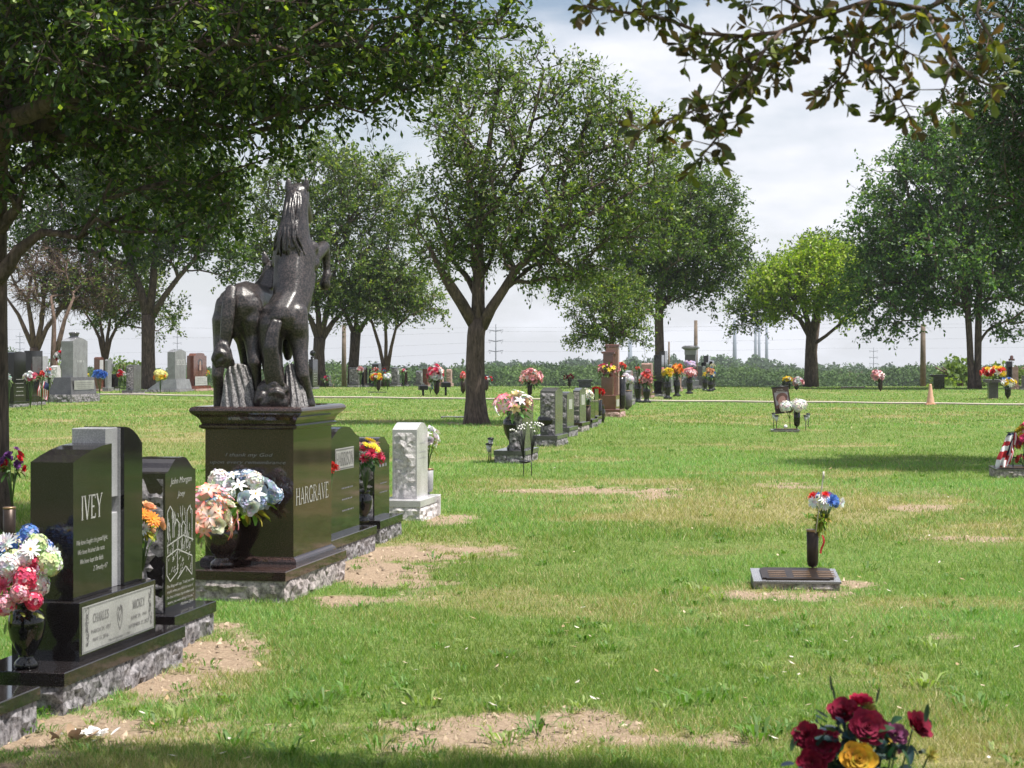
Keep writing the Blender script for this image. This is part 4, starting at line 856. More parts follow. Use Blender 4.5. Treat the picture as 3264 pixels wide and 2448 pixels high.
def tablet(parent, x0, x1, y0, y1, z0, zs, zt, style, mat, rockm=None, seed=0, name='tablet', cell=.035, amp=.02):
    mb = MB(); prof = [(y0, z0), (y1, z0)]+top_profile(style, y0, y1, zs, zt)
    mb.prism(prof, x0, x1, 0)
    if rockm is not None:
        e = .012; mb.rock(x0+e, x1-e, y0, y1, z0+.002, zs-.03, cell, amp, 'nf', seed, 1, rim=1)
    return mb.build(name, [mat, rockm or mat], parent)
def base_parts(root, x0, x1, y0, y1, hr, hs, mrock, mslab, seed=0, cell=.035, amp=.022, z0=0.0):
    mb = MB(); mb.rock(x0+.012, x1-.012, y0+.012, y1-.012, z0-.06, z0+hr, cell, amp, 'nfrl', seed); mb.build('base', mrock, root)
    m2 = MB(); m2.box(x0, x1, y0, y1, z0+hr, z0+hr+hs, 0, .004); m2.build('slab', mslab, root)
RND = random.Random(4)
# The near row: slab near front corners measured at ground points; local +y runs along the stone away from the camera, local +x is its front
def anchor(px, py):  # ground point under a base corner
    Yc = GY(py); return Vector(((px-PXC)/FOC*Yc, Yc, 0))
ROW = 'headstones in the near row at the left'
# stone 0: mostly out of frame, only its far end shows
A0 = Vector((-2.04, 7.87, 0)); u_ = Vector((math.sin(R(TH)), math.cos(R(TH)), 0)); v_ = Vector((math.cos(R(TH)), -math.sin(R(TH)), 0))
r = thing('headstone', 'dark polished headstone cut off by the bottom left corner', 'headstone', tuple(A0-u_*1.45), ZR, ROW)
base_parts(r, -.40, 0, 0, 1.45, .13, .055, MT['rock'], MT['slab'], 1)
tablet(r, -.32, -.10, .2, 1.16, .185, .74, .80, 'oval', MT['slab'], None, 1)
# stone 1: double headstone with cross
A1 = Vector((-2.01, 8.17, 0)); r1 = thing('headstone', 'tall dark double headstone with a cut out cross and a pale inscription panel', 'headstone', tuple(A1), ZR, ROW)
base_parts(r1, -.46, 0, 0, 1.50, .128, .062, MT['rock'], MT['slab'], 2)
mb = MB(); mb.box(-.40, -.062, .30, 1.235, .19, .464, 0, .003); mb.build('lower_block', MT['slab'], r1)
pl = Plane2('f', -.0595); pl.add([(.325, .218), (1.21, .218), (1.21, .440), (.325, .440)], [(0, 1, 2, 3)]); pl.build('inscription_panel', MT['panel'], r1)
pl = Plane2('f', -.0575); T_ = pl
pl.frame(.333, 1.202, .226, .432, .0028)
pl.serif('CHARLES', .445, .352, .185, .042); pl.text('MARCH 29, 1937', .425, .302, .23, .026); pl.text('MAY 11, 2016', .445, .262, .18, .026)
pl.serif('MICKEY', .925, .352, .16, .042); pl.text('JUNE 29, 1941', .905, .302, .20, .026); pl.text('SEPTEMBER 27, 2023', .875, .262, .26, .026)
pl.text('Married September 2, 1960', .63, .236, .26, .018, .3)
rr = random.Random(2)
for c0, sg in ((.345, 1), (1.19, -1)):
    for k in range(26):
        t = k/26; cxx = c0+sg*(.02+.025*rr.random()); cz = .42-.17*t; a = rr.random()*6; pl.line([(cxx+.012*math.cos(a+q), cz+.010*math.sin(a+q)) for q in (0, .9, 1.8, 2.7)], .004)
for s in (-1, 1): pl.line([(.768+s*.018*math.sin(q*.5), .33+.011*q-(.0 if s > 0 else .012)) for q in range(0, 7)], .005)
pl.line([(.742, .39), (.73, .36), (.745, .31), (.768, .275), (.79, .31), (.80, .36), (.79, .39), (.768, .37), (.742, .39)], .004)
pl.build('panel_lettering', MT['ink'], r1)
mb = MB(); prof = [(.35, .4655), (.80, .4655)]+top_profile('slantup', .35, .80, 1.115, 1.185); mb.prism(prof, -.33, -.115, 0); mb.build('left_tablet', MT['slab'], r1)
mb = MB(); prof = [(.955, .4655), (1.19, .4655)]+top_profile('slantdown', .955, 1.19, 1.17, 1.262); mb.prism(prof, -.33, -.115, 0); mb.build('right_tablet', MT['black'], r1)
# light cross between the tablets: lower post, upper post and recess
mb = MB(); mb.box(-.325, -.150, .802, .953, .4655, .835, 0, .003); mb.box(-.325, -.150, .802, .953, .915, 1.258, 0, .003); mb.box(-.325, -.30, .802, .953, .837, .913)
mb.build('cross_post', MT['lgray'], r1)
mb = MB(); mb.box(-.328, -.135, .9515, .9545, .4665, 1.255); mb.build('honed_edge', MT['lgray'], r1)
pl = Plane2('f', -.1135); pl.serif('IVEY', .435, .835, .245, .115, thick=.12, thin=.07)
for k, (s, a, b) in enumerate([('We have fought the good fight.', .385, .36), ('We have finished the race.', .40, .31), ('We have kept the faith.', .425, .27), ('2 Timothy 4:7', .575, .17)]): pl.text(s, a, .720-.046*k, b, .034, .35)
pl.build('inscription', MT['etch'], r1)
# stone 2
A2 = Vector((-1.85, 9.98, 0)); r2 = thing('headstone', 'narrow dark headstone with rough sides, etched church scene and curved top', 'headstone', tuple(A2), ZR, ROW)
base_parts(r2, -.42, 0, 0, .66, .128, .062, MT['rock'], MT['slab'], 3)
tablet(r2, -.31, -.09, .09, .56, .19, .965, 1.045, 'serp', MT['slab'], MT['rock'], 3, amp=.028)
pl = Plane2('f', -.0885); pl.text('John Morgan', .16, .90, .33, .05, .3); pl.text('Joey', .27, .825, .12, .045, .3)
G = [(.12, .60, .20, .78), (.22, .60, .30, .70), (.42, .55, .50, .76), (.33, .60, .40, .68)]
for a, b, c, d in G: pl.line([(a, b), (a, d-.03), ((a+c)/2, d), (c, d-.03), (c, b)], .008)
rr = random.Random(9)
for k in range(60): a, b = rr.uniform(.12, .5), rr.uniform(.50, .72); pl.line([(a, b), (a+rr.uniform(-.01, .01), b+rr.uniform(.02, .06))], .006)
pl.line([(.11, .50), (.27, .53), (.27, .40), (.16, .36), (.11, .40), (.11, .50)], .007); pl.line([(.27, .53), (.5, .47), (.5, .36), (.40, .42), (.27, .36)], .007); pl.line([(.11, .56), (.36, .60), (.52, .56)], .007)
for k in range(36): a, b = rr.uniform(.13, .48), rr.uniform(.38, .52); pl.line([(a, b), (a+rr.uniform(.01, .03), b+rr.uniform(.0, .03))], .005)
for k, (s, a, b) in enumerate([('The King will say, "I tell you the', .11, .42), ('truth, when you did it to one of', .12, .40), ('the least of these my brothers and', .11, .42), ('sisters, you were doing it to me."', .12, .41), ('Matthew 25:40', .32, .2)]): pl.text(s, a, .325-.030*k, b, .024, .35)
pl.build('etching', MT['etch'], r2)
# stone 3: the horse pedestal
A3 = Vector((-1.485, 11.93, 0)); r3 = thing('monument', 'large dark brown pedestal monument with flared cornice under the horse statue', 'monument', tuple(A3), ZR, ROW)
base_parts(r3, -.80, 0, 0, 1.45, .142, .062, MT['rockb'], MT['brown'], 4, .04, .028)
X0, X1, Y0, Y1 = -.715, -.085, .44, 1.35
mb = MB(); mb.box(X0, X1, Y0, Y1, .245, 1.125); mb.build('shaft', MT['brown'], r3)
def ring(mb, prof, mi=0):
    n = len(prof); V = []
    for o_, z in prof: V += [(X0-o_, Y0-o_, z), (X1+o_, Y0-o_, z), (X1+o_, Y1+o_, z), (X0-o_, Y1+o_, z)]
    F = [(i*4+k, i*4+(k+1) % 4, i*4+4+(k+1) % 4, i*4+4+k) for i in range(n-1) for k in range(4)]+[(3, 2, 1, 0), tuple(range(4*n-4, 4*n))]; mb.raw(V, F, mi)
mb = MB(); ring(mb, [(.028, .204), (.028, .222), (.022, .235), (.008, .245), (.004, .252)]); mb.build('foot_moulding', MT['brown'], r3)
mb = MB(); ring(mb, [(.004, 1.12), (.02, 1.124), (.034, 1.134), (.034, 1.146), (.018, 1.156), (.022, 1.165), (.030, 1.185), (.046, 1.205), (.070, 1.224), (.082, 1.236), (.086, 1.248), (.083, 1.262), (.074, 1.272), (.055, 1.277)]); mb.build('cornice', MT['brown'], r3)
pl = Plane2('f', X1+.0025); pl.serif('HARGRAVE', Y0+.05, .60, .78, .115, thick=.10, thin=.05); pl.build('inscription', MT['etch'], r3)
pl = Plane2('n', Y0-.0025)
for k, (s, a, b, h) in enumerate([('I thank my God', -.57, .34, .034), ('upon every remembrance', -.68, .54, .034), ('of you', -.46, .12, .034), ('Philippians 1:3', -.42, .30, .03)]): pl.text(s, a, [.935, .885, .835, .735][k], b, h, .3)
pl.build('verse', MT['etchdim'], r3)
# stones 4, 5, 6
def simple(label, A, L_, T_, hr, hs, tab, style, mat, mrock, mslab, rough=True, seed=0, cat='headstone', group=None, name='headstone', amp=.02, cell=.035):
    r = thing(name, label, cat, (A[0], A[1], gzf(A[0], A[1])), ZR, group); base_parts(r, -T_, 0, 0, L_, hr, hs, mrock, mslab, seed, cell, amp)
    x0, x1, y0, y1, zs, zt = tab; tablet(r, x0, x1, y0, y1, hr+hs, zs, zt, style, mat, mrock if rough else None, seed, amp=amp, cell=cell); return r
r4 = simple('dark polished headstone with a framed pale name panel behind the pedestal', (-1.40, 13.9), 1.42, .38, .13, .07, (-.30, -.08, .28, 1.16, .96, 1.05), 'serp', MT['slab'], MT['rock'], MT['slab'], True, 6, group=ROW)
pl = Plane2('f', -.0785); pl.add([(.45, .71), (.99, .71), (.99, .885), (.45, .885)], [(0, 1, 2, 3)]); pl.build('name_panel', MT['panel'], r4)
pl = Plane2('f', -.0765); pl.frame(.458, .982, .722, .873, .006); pl.serif('HARRISON', .475, .745, .49, .105, thick=.13, thin=.07); pl.build('name', MT['ink'], r4)
pl = Plane2('f', -.078); rs_ = random.Random(3)
for k in range(3): scribble(pl, .62, .98, [.56-.09*k], .022, .01, rs_)
pl.build('inscription', MT['etchdim'], r4)
r5 = simple('small dark headstone with a rough near end left of the white headstone', (-1.142, 15.77), .80, .36, .13, .07, (-.30, -.09, .14, .66, .83, .91), 'serp', MT['slab'], MT['rock'], MT['slab'], True, 7, group=ROW, amp=.026)
pl = Plane2('f', -.0885); scribble(pl, .28, .6, [.66], .05, .01, rs_); scribble(pl, .3, .6, [.5, .42], .02, .01, rs_); pl.build('inscription', MT['etchdim'], r5)
r6 = simple('pale grey headstone with rough ends standing last in the near row', (-.901, 17.9), .86, .42, .135, .065, (-.335, -.085, .20, .67, .89, .955), 'oval', MT['white'], MT['rockw'], MT['white'], True, 8, group=ROW, amp=.03)
pl = Plane2('f', -.0835); scribble(pl, .3, .6, [.75], .03, .01, rs_); scribble(pl, .28, .6, [.66, .6], .015, .01, rs_); pl.build('inscription', MT['lgray'], r6)
# ------------------------------------------------------------------ table driven stones
CT = {'c4': lambda x, y: (.3707*x, 1000+.3707*y), 'cm': lambda x, y: (900+.3707*x, 1000+.3707*y), 'c5': lambda x, y: (1500+.3843*x, 1040+.3843*y), 'cr': lambda x, y: (2200+.481*x, 1000+.481*y)}
def solveL(x1, x2, Y_):
    dn = TN-(x2-PXC)/FOC; return ((x2-x1)/FOC*Y_)/dn if dn > .01 else .6
STN = []
def stone(crop, label, x0, x1, x2, yt, yb, mat='black', rockm='rock', style='oval', rough=True, L_=None, over=.12, hump=.06, hr=None, hs=None, group=None, plaque=None, text=None, seed=None, T_=None, cat='headstone', name='headstone', extra=None, baseT=None, slab=None):
    f = CT[crop]; (X0_, yt_), (X1_, yb_) = f(x0, yt), f(x1, yb); X2_ = f(x2, 0)[0]; Yb = GY(yb_); Yd = Yb+over
    T2 = T_ or (X1_-X0_)/FOC*Yd/math.cos(R(TH)); Ls = L_ or max(.18, min(2.0, solveL(X1_, X2_, Yd)))
    zt = EYE-(yt_-HOR)/FOC*Yd; sc = min(1, T2/.25); hr = .13 if hr is None else hr; hs = .07 if hs is None else hs
    fx = (X1_-PXC)/FOC*Yd; A = Vector((fx, Yd, 0))-u_*over+v_*.07; zg = gzf(A.x, A.y); r = thing(name, label, cat, (A.x, A.y, zg), ZR, group); seed = seed if seed is not None else len(STN)+20
    bt = baseT or (T2+.14+.03); base_parts(r, -bt, 0, 0, Ls+2*over, hr, hs, MT[rockm], MT[slab or mat], seed, .06 if Yd > 35 else .04, .03)
    zt -= zg; tablet(r, -.07-T2, -.07, over, over+Ls, hr+hs, zt-hump, zt, style, MT[mat], MT[rockm] if rough else None, seed, cell=.05, amp=.03)
    if plaque:
        a, b, c, d, m_ = plaque; pl = Plane2('f', -.067); y0 = over; H_ = zt-hr-hs; z0 = hr+hs
        pl.add([(y0+a*Ls, z0+c*H_), (y0+b*Ls, z0+c*H_), (y0+b*Ls, z0+d*H_), (y0+a*Ls, z0+d*H_)], [(0, 1, 2, 3)]); pl.build('plaque', MT[m_], r)
    if text:
        pl = Plane2('f', -.0655); 
        for (c, h) in text: scribble(pl, over+.15*Ls, over+.85*Ls, [hr+hs+c*(zt-hr-hs)], h, .01, rs_)
        pl.build('inscription', MT['etch'] if mat not in ('gray', 'lgray', 'white', 'pink') else MT['ink'], r)
    STN.append((r, Ls, T2, zt)); return r
G2 = 'headstones of the row receding along the middle of the lawn'
stone('c5', 'dark headstone behind the pink lily bouquet at the head of the middle row', 318, 430, 521, 592, 1140, 'dgray', 'rock', 'oval', True, group=G2, baseT=.5)
stone('c5', 'dark headstone with a broad rough near end and a black urn on its slab', 578, 703, 765, 512, 1003, 'dgray', 'rock', 'roof', True, group=G2, over=.2)
stone('c5', 'narrow dark headstone with a small white plaque, next behind the broad rough ended one', 735, 800, 858, 545, 925, 'dgray', 'rock', 'oval', True, group=G2, plaque=(.25, .75, .5, .78, 'white'), baseT=.42)
stone('c5', 'brownish headstone with a rough end and white upper plaque left of the red flowers', 850, 905, 958, 513, 880, 'dgray', 'rockb', 'oval', True, group=G2, plaque=(.25, .8, .5, .8, 'white'), baseT=.5, slab='brown')
stone('c5', 'low black headstone directly left of the red granite monument', 962, 992, 1030, 600, 845, 'black', 'rock', 'oval', True, group=G2, baseT=.4)
stone('c5', 'slim black headstone right behind the low black one by the red monument', 1022, 1032, 1062, 520, 820, 'black', 'rock', 'flat', False, group=G2, hump=.0, baseT=.4)
# red granite column monument
def red_monument():
    f = CT['c5']; x1, yb = f(1205, 755); Yb = GY(yb); Yd = Yb+.15; s = Yd/FOC*.3843; fx = (x1-PXC)/FOC*Yd
    A = Vector((fx, Yd, 0)); r = thing('monument', 'tall red granite monument of stacked columns with flowers in its planter', 'monument', (A.x, A.y, 0), ZR, G2)
    zz = lambda y: EYE-((1040+.3843*y)-HOR)/FOC*Yd
    mb = MB(); mb.rock(-.68, .14, -.14, .95, -.05, zz(710), .06, .035, 'nfrl', 40); mb.build('base', MT['rockr'], r)
    mb = MB(); mb.box(-.67, .13, -.13, .94, zz(710), zz(690), 0, .01); mb.build('slab', MT['red'], r)
    mb = MB(); mb.box(-.55, 0, 0, .80, zz(690), zz(572), 0, .01); mb.build('plinth', MT['red'], r)
    pl = Plane2('f', .003); pl.add([(.1, zz(668)), (.7, zz(668)), (.7, zz(608)), (.1, zz(608))], [(0, 1, 2, 3)]); pl.build('plaque', MT['white'], r)
    mb = MB(); mb.box(-.42, -.10, .1, .7, zz(572), zz(415), 0, .01); mb.build('column', MT['red'], r)
    mb = MB(); mb.box(-.40, -.12, .32, .66, zz(415)+.002, zz(228), 0, .004); mb.box(-.44, -.08, .3, .7, zz(228)+.001, zz(208), 0, .01); mb.build('upper_column', MT['red'], r)
    mb = MB(); mb.box(-.37, -.03, .72, 1.0, zz(572)+.004, zz(172), 0, .01); mb.build('rear_column', MT['pink'], r)
    mb = MB(); mb.box(-.40, .0, .69, 1.03, zz(170), zz(148), 0, .015); mb.build('cap', MT['red'], r); return r
red_monument()
stone('c5', 'grey headstone with a grey urn in front, first right of the red monument', 1283, 1325, 1348, 365, 655, 'gray', 'rock', 'oval', True, group=G2, baseT=.55)
stone('c5', 'grey headstone with a white plaque left of the pink flower planter', 1352, 1385, 1405, 377, 612, 'dgray', 'rock', 'oval', True, group=G2, plaque=(.2, .8, .5, .8, 'white'), baseT=.55)
stone('c5', 'low red granite block holding the pink flowers', 1412, 1486, 1510, 468, 597, 'red', 'rockr', 'flat', False, group=G2, hump=0, over=.1)
stone('c5', 'pale red headstone rising behind the pink flowers', 1418, 1500, 1512, 305, 575, 'pink', 'rockr', 'round', False, group=G2, over=.1)
stone('c5', 'tall plain black slab headstone with a bluish top', 1522, 1585, 1606, 238, 585, 'black', 'rock', 'flat', False, group=G2, hump=0, over=.2)
stone('c5', 'even taller narrow black slab standing just behind the plain black slab', 1566, 1612, 1634, 205, 560, 'black', 'rock', 'flat', False, group=G2, hump=0, baseT=.5)
stone('c5', 'small grey headstone left of the orange flowers', 1640, 1662, 1680, 315, 552, 'gray', 'rock', 'oval', False, group=G2)
stone('c5', 'dark grey headstone right below the orange flowers', 1688, 1712, 1728, 425, 545, 'dgray', 'rock', 'flat', False, group=G2, hump=0)
stone('c5', 'reddish headstone half hidden by the orange flowers', 1700, 1735, 1748, 340, 540, 'pink', 'rockr', 'oval', False, group=G2)
stone('c5', 'grey headstone with black box planter under the pink red flowers', 1768, 1815, 1835, 432, 520, 'dgray', 'rock', 'flat', False, group=G2, hump=0)
def column_monument():
    f = CT['c5']; x1, yb = f(1880, 520); Yd = GY(yb)+.2; fx = (x1-PXC)/FOC*Yd; r = thing('monument', 'tall grey column monument with a wide square cap in the far row', 'monument', (fx, Yd, 0), ZR, G2); s = Yd/FOC*.3843
    zz = lambda y: EYE-((1040+.3843*y)-HOR)/FOC*Yd
    mb = MB(); mb.rock(-1.15, .25, -.15, 1.1, -.05, zz(492), .08, .04, 'nfrl', 50); mb.build('base', MT['rock'], r)
    X0_, X1_, Y0_, Y1_ = -.78, 0, .05, .75
    def ringz(prof, name, m):
        b = MB(); V = []
        for o_, z in prof: V += [(X0_-o_, Y0_-o_, z), (X1_+o_, Y0_-o_, z), (X1_+o_, Y1_+o_, z), (X0_-o_, Y1_+o_, z)]
        n = len(prof); F = [(i*4+k, i*4+(k+1) % 4, i*4+4+(k+1) % 4, i*4+4+k) for i in range(n-1) for k in range(4)]+[(3, 2, 1, 0), tuple(range(4*n-4, 4*n))]; b.raw(V, F); b.build(name, MT[m], r)
    ringz([(.10, zz(492)), (.10, zz(450)), (.02, zz(440)), (.0, zz(415))], 'plinth', 'gray'); ringz([(-.10, zz(415)+.001), (-.10, zz(235))], 'shaft', 'dgray'); ringz([(-.08, zz(236)), (-.08, zz(196))], 'neck', 'gray')
    ringz([(-.07, zz(196)+.002), (.02, zz(186)), (.06, zz(184)), (.06, zz(172)), (.0, zz(168)), (-.06, zz(160))], 'cap', 'gray')
column_monument()
stone('c5', 'dark headstone in front of the tall black one in the far group', 1885, 1925, 1950, 330, 520, 'dgray', 'rock', 'flat', False, group=G2, hump=0)
stone('c5', 'tall black headstone highest of the far right group', 1932, 1972, 1990, 245, 500, 'black', 'rock', 'flat', False, group=G2, hump=0)
stone('c5', 'black headstone with a blue reflecting top in the far group', 1915, 1955, 1972, 300, 512, 'black', 'rock', 'flat', False, group=G2, hump=0)
stone('c5', 'dark round topped headstone at the right end of the far group', 1980, 2005, 2022, 285, 505, 'black', 'rock', 'round', False, group=G2)
# far left group
G3 = 'headstones standing across the left background'
s_ = stone('c4', 'tall black headstone with a column of white lettering at the far left', 48, 118, 205, 325, 805, 'black', 'rock', 'round', False, group=G3, text=[(.12, .04), (.2, .04), (.28, .04), (.36, .04), (.44, .04)], over=.15, L_=.9)
stone('c4', 'tall black headstone with a grey upper panel beside the lettered black one', 205, 268, 350, 318, 790, 'black', 'rock', 'flat', False, group=G3, plaque=(.1, .9, .55, .88, 'dgray'), hump=0, over=.15, L_=.9)
stone('c4', 'plain grey headstone peeping out behind the black pair', 345, 362, 392, 365, 700, 'lgray', 'rock', 'flat', False, group=G3, hump=0, L_=.6)
stone('c4', 'small pale rough headstone left of the rose topped urn', 435, 490, 515, 445, 700, 'white', 'rockw', 'oval', True, group=G3, L_=.4)
def big_gray():
    f = CT['c4']; x1, yb = f(610, 765); Yd = GY(yb)+.3; fx = (x1-PXC)/FOC*Yd; r = thing('monument', 'massive grey monument with an urn on top and a pale panel on its plinth', 'monument', (fx, Yd, 0), ZR, G3)
    zz = lambda y: EYE-((1000+.3707*y)-HOR)/FOC*Yd; k = .3707/FOC*Yd
    mb = MB(); mb.rock(-210*k, .12, -.2, 2.35, -.05, zz(695), .07, .05, 'nfrl', 60); mb.build('base', MT['rock'], r)
    mb = MB(); V = [(-205*k, -.1, zz(695)), (.05, -.1, zz(695)), (.05, 2.2, zz(695)), (-205*k, 2.2, zz(695)), (-150*k, -.02, zz(548)), (.0, -.02, zz(548)), (.0, 2.05, zz(548)), (-150*k, 2.05, zz(548))]
    mb.raw(V, [(3, 2, 1, 0), (4, 5, 6, 7), (0, 1, 5, 4), (1, 2, 6, 5), (2, 3, 7, 6), (3, 0, 4, 7)]); mb.build('plinth', MT['dgray'], r)
    mb = MB(); prof = [(.25, zz(548)+.001), (1.55, zz(548)+.001)]+top_profile('oval', .25, 1.55, zz(235), zz(205)); mb.prism(prof, -.5, -.03); mb.build('tablet', MT['gray'], r)
    pl = Plane2('f', .062); pl.add([(.15, zz(655)), (1.95, zz(655)), (1.95, zz(575)), (.15, zz(575))], [(0, 1, 2, 3)]); pl.build('plaque', MT['panel'], r)
    pl = Plane2('f', .066); scribble(pl, .3, 1.8, [zz(595), zz(612), zz(628), zz(643)], .05, .01, rs_); pl.build('plaque_lettering', MT['ink'], r)
    pl = Plane2('f', -.027); scribble(pl, .6, 1.3, [zz(410)], .14, .01, rs_); pl.build('name', MT['lgray'], r)
    z = zz(215); mb = MB(); mb.lathe([(.22, z), (.22, z+.05), (.15, z+.08), (.17, z+.16), (.20, z+.2), (.20, z+.24), (.12, z+.26)], (-.28, .9, 0), 20); mb.build('urn', MT['dgray'], r)
big_gray()
stone('c4', 'small red granite headstone with a pale front behind the blue flowers', 806, 855, 880, 372, 665, 'red', 'rockr', 'oval', False, group=G3, plaque=(.05, .95, .3, .9, 'white'), L_=.5)
stone('c4', 'rounded grey headstone right of the small red granite one', 902, 925, 952, 392, 668, 'gray', 'rock', 'round', False, group=G3, L_=.5)
s_ = stone('c4', 'dark upright headstone bearing a pale cross', 940, 985, 1030, 520, 662, 'black', 'rock', 'flat', False, group=G3, hump=0, L_=.5)
mb = MB(); mb.box(-.30, -.2, .1, .2, 1.0, 1.62); mb.box(-.42, -.08, .1, .2, 1.22, 1.36); mb.build('cross', MT['lgray'], s_)
stone('c4', 'lone dark headstone with a rough near end left of the thick tree trunk', 1083, 1148, 1222, 438, 697, 'dgray', 'rock', 'oval', True, group=G3, L_=.9, over=.3)
def plinth_stone(crop, label, x0, x1, x2, yt, ym, yb, mat, rockm, name_txt=None, niche=False, T2=None):
    f = CT[crop]; X1_, yb_ = f(x1, yb); Yd = GY(yb_)+.25; fx = (X1_-PXC)/FOC*Yd; r = thing('headstone', label, 'headstone', (fx, Yd, 0), ZR, G3); k = .3707/FOC*Yd
    zz = lambda y: EYE-(f(0, y)[1]-HOR)/FOC*Yd; T_ = (x1-x0)*k; L_ = solveL(X1_, f(x2, 0)[0], Yd)
    mb = MB(); mb.rock(-T_-1.2, .18, -.15, L_+.6, -.06, zz(yb-22), .07, .04, 'nfrl', int(x0)); mb.build('base', MT[rockm], r)
    mb = MB(); V = [(-T_-1.0, -.08, zz(yb-22)), (.12, -.08, zz(yb-22)), (.12, L_+.5, zz(yb-22)), (-T_-1.0, L_+.5, zz(yb-22)), (-T_-.3, -.02, zz(ym)), (.06, -.02, zz(ym)), (.06, L_+.3, zz(ym)), (-T_-.3, L_+.3, zz(ym))]
    mb.raw(V, [(3, 2, 1, 0), (4, 5, 6, 7), (0, 1, 5, 4), (1, 2, 6, 5), (2, 3, 7, 6), (3, 0, 4, 7)]); mb.build('plinth', MT[mat], r)
    mb = MB(); prof = [(.0, zz(ym)+.001), (L_, zz(ym)+.001)]+top_profile('oval' if not niche else 'shoulder', 0, L_, zz(yt)-.12, zz(yt)); mb.prism(prof, -T_, 0); mb.build('tablet', MT[mat], r)
    if name_txt: pl = Plane2('f', .004); pl.serif(name_txt, L_*.12, zz(yt)-.75, L_*.76, .26, thick=.18, thin=.12); pl.build('name', MT['white'], r)
    if niche:
        pl = Plane2('f', .004); pl.add([(L_*.32, zz(490)), (L_*.68, zz(490)), (L_*.68, zz(400)), (L_*.5, zz(385)), (L_*.32, zz(400))], [(0, 1, 2, 3, 4)]); pl.build('niche', MT['brown'], r)
        pl = Plane2('f', .008); pl.add([(L_*.42, zz(488)), (L_*.58, zz(488)), (L_*.56, zz(420)), (L_*.5, zz(400)), (L_*.44, zz(420))], [(0, 1, 2, 3, 4)]); pl.build('figure_relief', MT['pink'], r)
        pl = Plane2('f', .064); pl.add([(L_*.02, zz(618)), (L_*.98, zz(618)), (L_*.98, zz(540)), (L_*.02, zz(540))], [(0, 1, 2, 3)]); pl.build('plaque', MT['white'], r)
        pl = Plane2('f', .068); scribble(pl, L_*.12, L_*.9, [zz(556), zz(572), zz(588), zz(602)], .05, .01, rs_); pl.build('plaque_lettering', MT['ink'], r)
    return r
plinth_stone('c4', 'tall grey headstone with a carved name on a sloping plinth right of the thick trunk', 1436, 1505, 1602, 308, 565, 675, 'gray', 'rock', 'BOECKER')
plinth_stone('c4', 'red brown headstone with an arched niche and figure left of the horse statue', 1604, 1665, 1778, 340, 622, 668, 'red', 'rockr', None, True)
# centre left group behind the statue
G4 = 'headstones in the background behind the horse statue'
s_ = stone('cm', 'tall black headstone flanked by two polished black spheres', 226, 262, 306, 392, 650, 'black', 'rock', 'flat', False, group=G4, hump=0, L_=.9, text=[(.15, .05), (.25, .05), (.35, .05), (.45, .05)], baseT=.9)
for q, (a, b) in enumerate(((-.55, .1), (-.2, .5))):
    mb = MB(); mb.tube([(a, b, .2), (a, b, 1.75)], .11, 12); mb.lathe([(.005, 1.75), (.10, 1.79), (.14, 1.86), (.15, 1.92), (.14, 1.98), (.10, 2.05), (.005, 2.09)], (a, b, 0), 16); mb.build('sphere_post', MT['black'], s_)
stone('cm', 'small low dark headstone right of the sphere topped one', 362, 398, 432, 530, 618, 'dgray', 'rock', 'flat', False, group=G4, hump=0, L_=.5)
stone('cm', 'dark headstone with a wide rough end just right of the thick leaning trunk', 572, 648, 660, 462, 632, 'dgray', 'rock', 'oval', True, group=G4, L_=.5)
stone('cm', 'black glossy headstone beside the wide rough ended one', 668, 700, 745, 455, 630, 'black', 'rock', 'oval', False, group=G4, L_=.8)
stone('cm', 'tall black headstone with an arrow shaped emblem behind the orange bouquet', 770, 826, 868, 425, 622, 'dgray', 'rock', 'oval', False, group=G4, L_=.8, plaque=(.35, .65, .4, .7, 'black'))
stone('cm', 'small black headstone left of the one with the arrow emblem', 742, 765, 790, 478, 612, 'black', 'rock', 'flat', False, group=G4, L_=.5, hump=0)
stone('cm', 'dark headstone with a white square plaque left of the brown one', 936, 984, 1028, 460, 628, 'dgray', 'rock', 'oval', True, group=G4, L_=.7, plaque=(.3, .7, .55, .8, 'white'))
stone('cm', 'dark headstone partly hidden behind white flowers beside the plaque one', 1030, 1052, 1088, 462, 620, 'black', 'rock', 'flat', False, group=G4, L_=.7, hump=0)
stone('cm', 'small dark headstone with rough end left of the little red brick coloured one', 1146, 1188, 1226, 490, 624, 'dgray', 'rock', 'oval', True, group=G4, L_=.6, plaque=(.4, .7, .55, .8, 'white'))
stone('cm', 'small plain red headstone left of the tall pink bouquet', 1208, 1245, 1262, 474, 615, 'red', 'rockr', 'flat', False, group=G4, L_=.5, hump=0)
stone('cm', 'rough reddish headstone with a white patch right of the tall pink bouquet', 1410, 1448, 1468, 478, 622, 'pink', 'rockr', 'oval', True, group=G4, L_=.4)
stone('cm', 'pink headstone right behind the tall pink bouquet', 1352, 1375, 1392, 478, 612, 'pink', 'rockr', 'oval', False, group=G4, L_=.4)
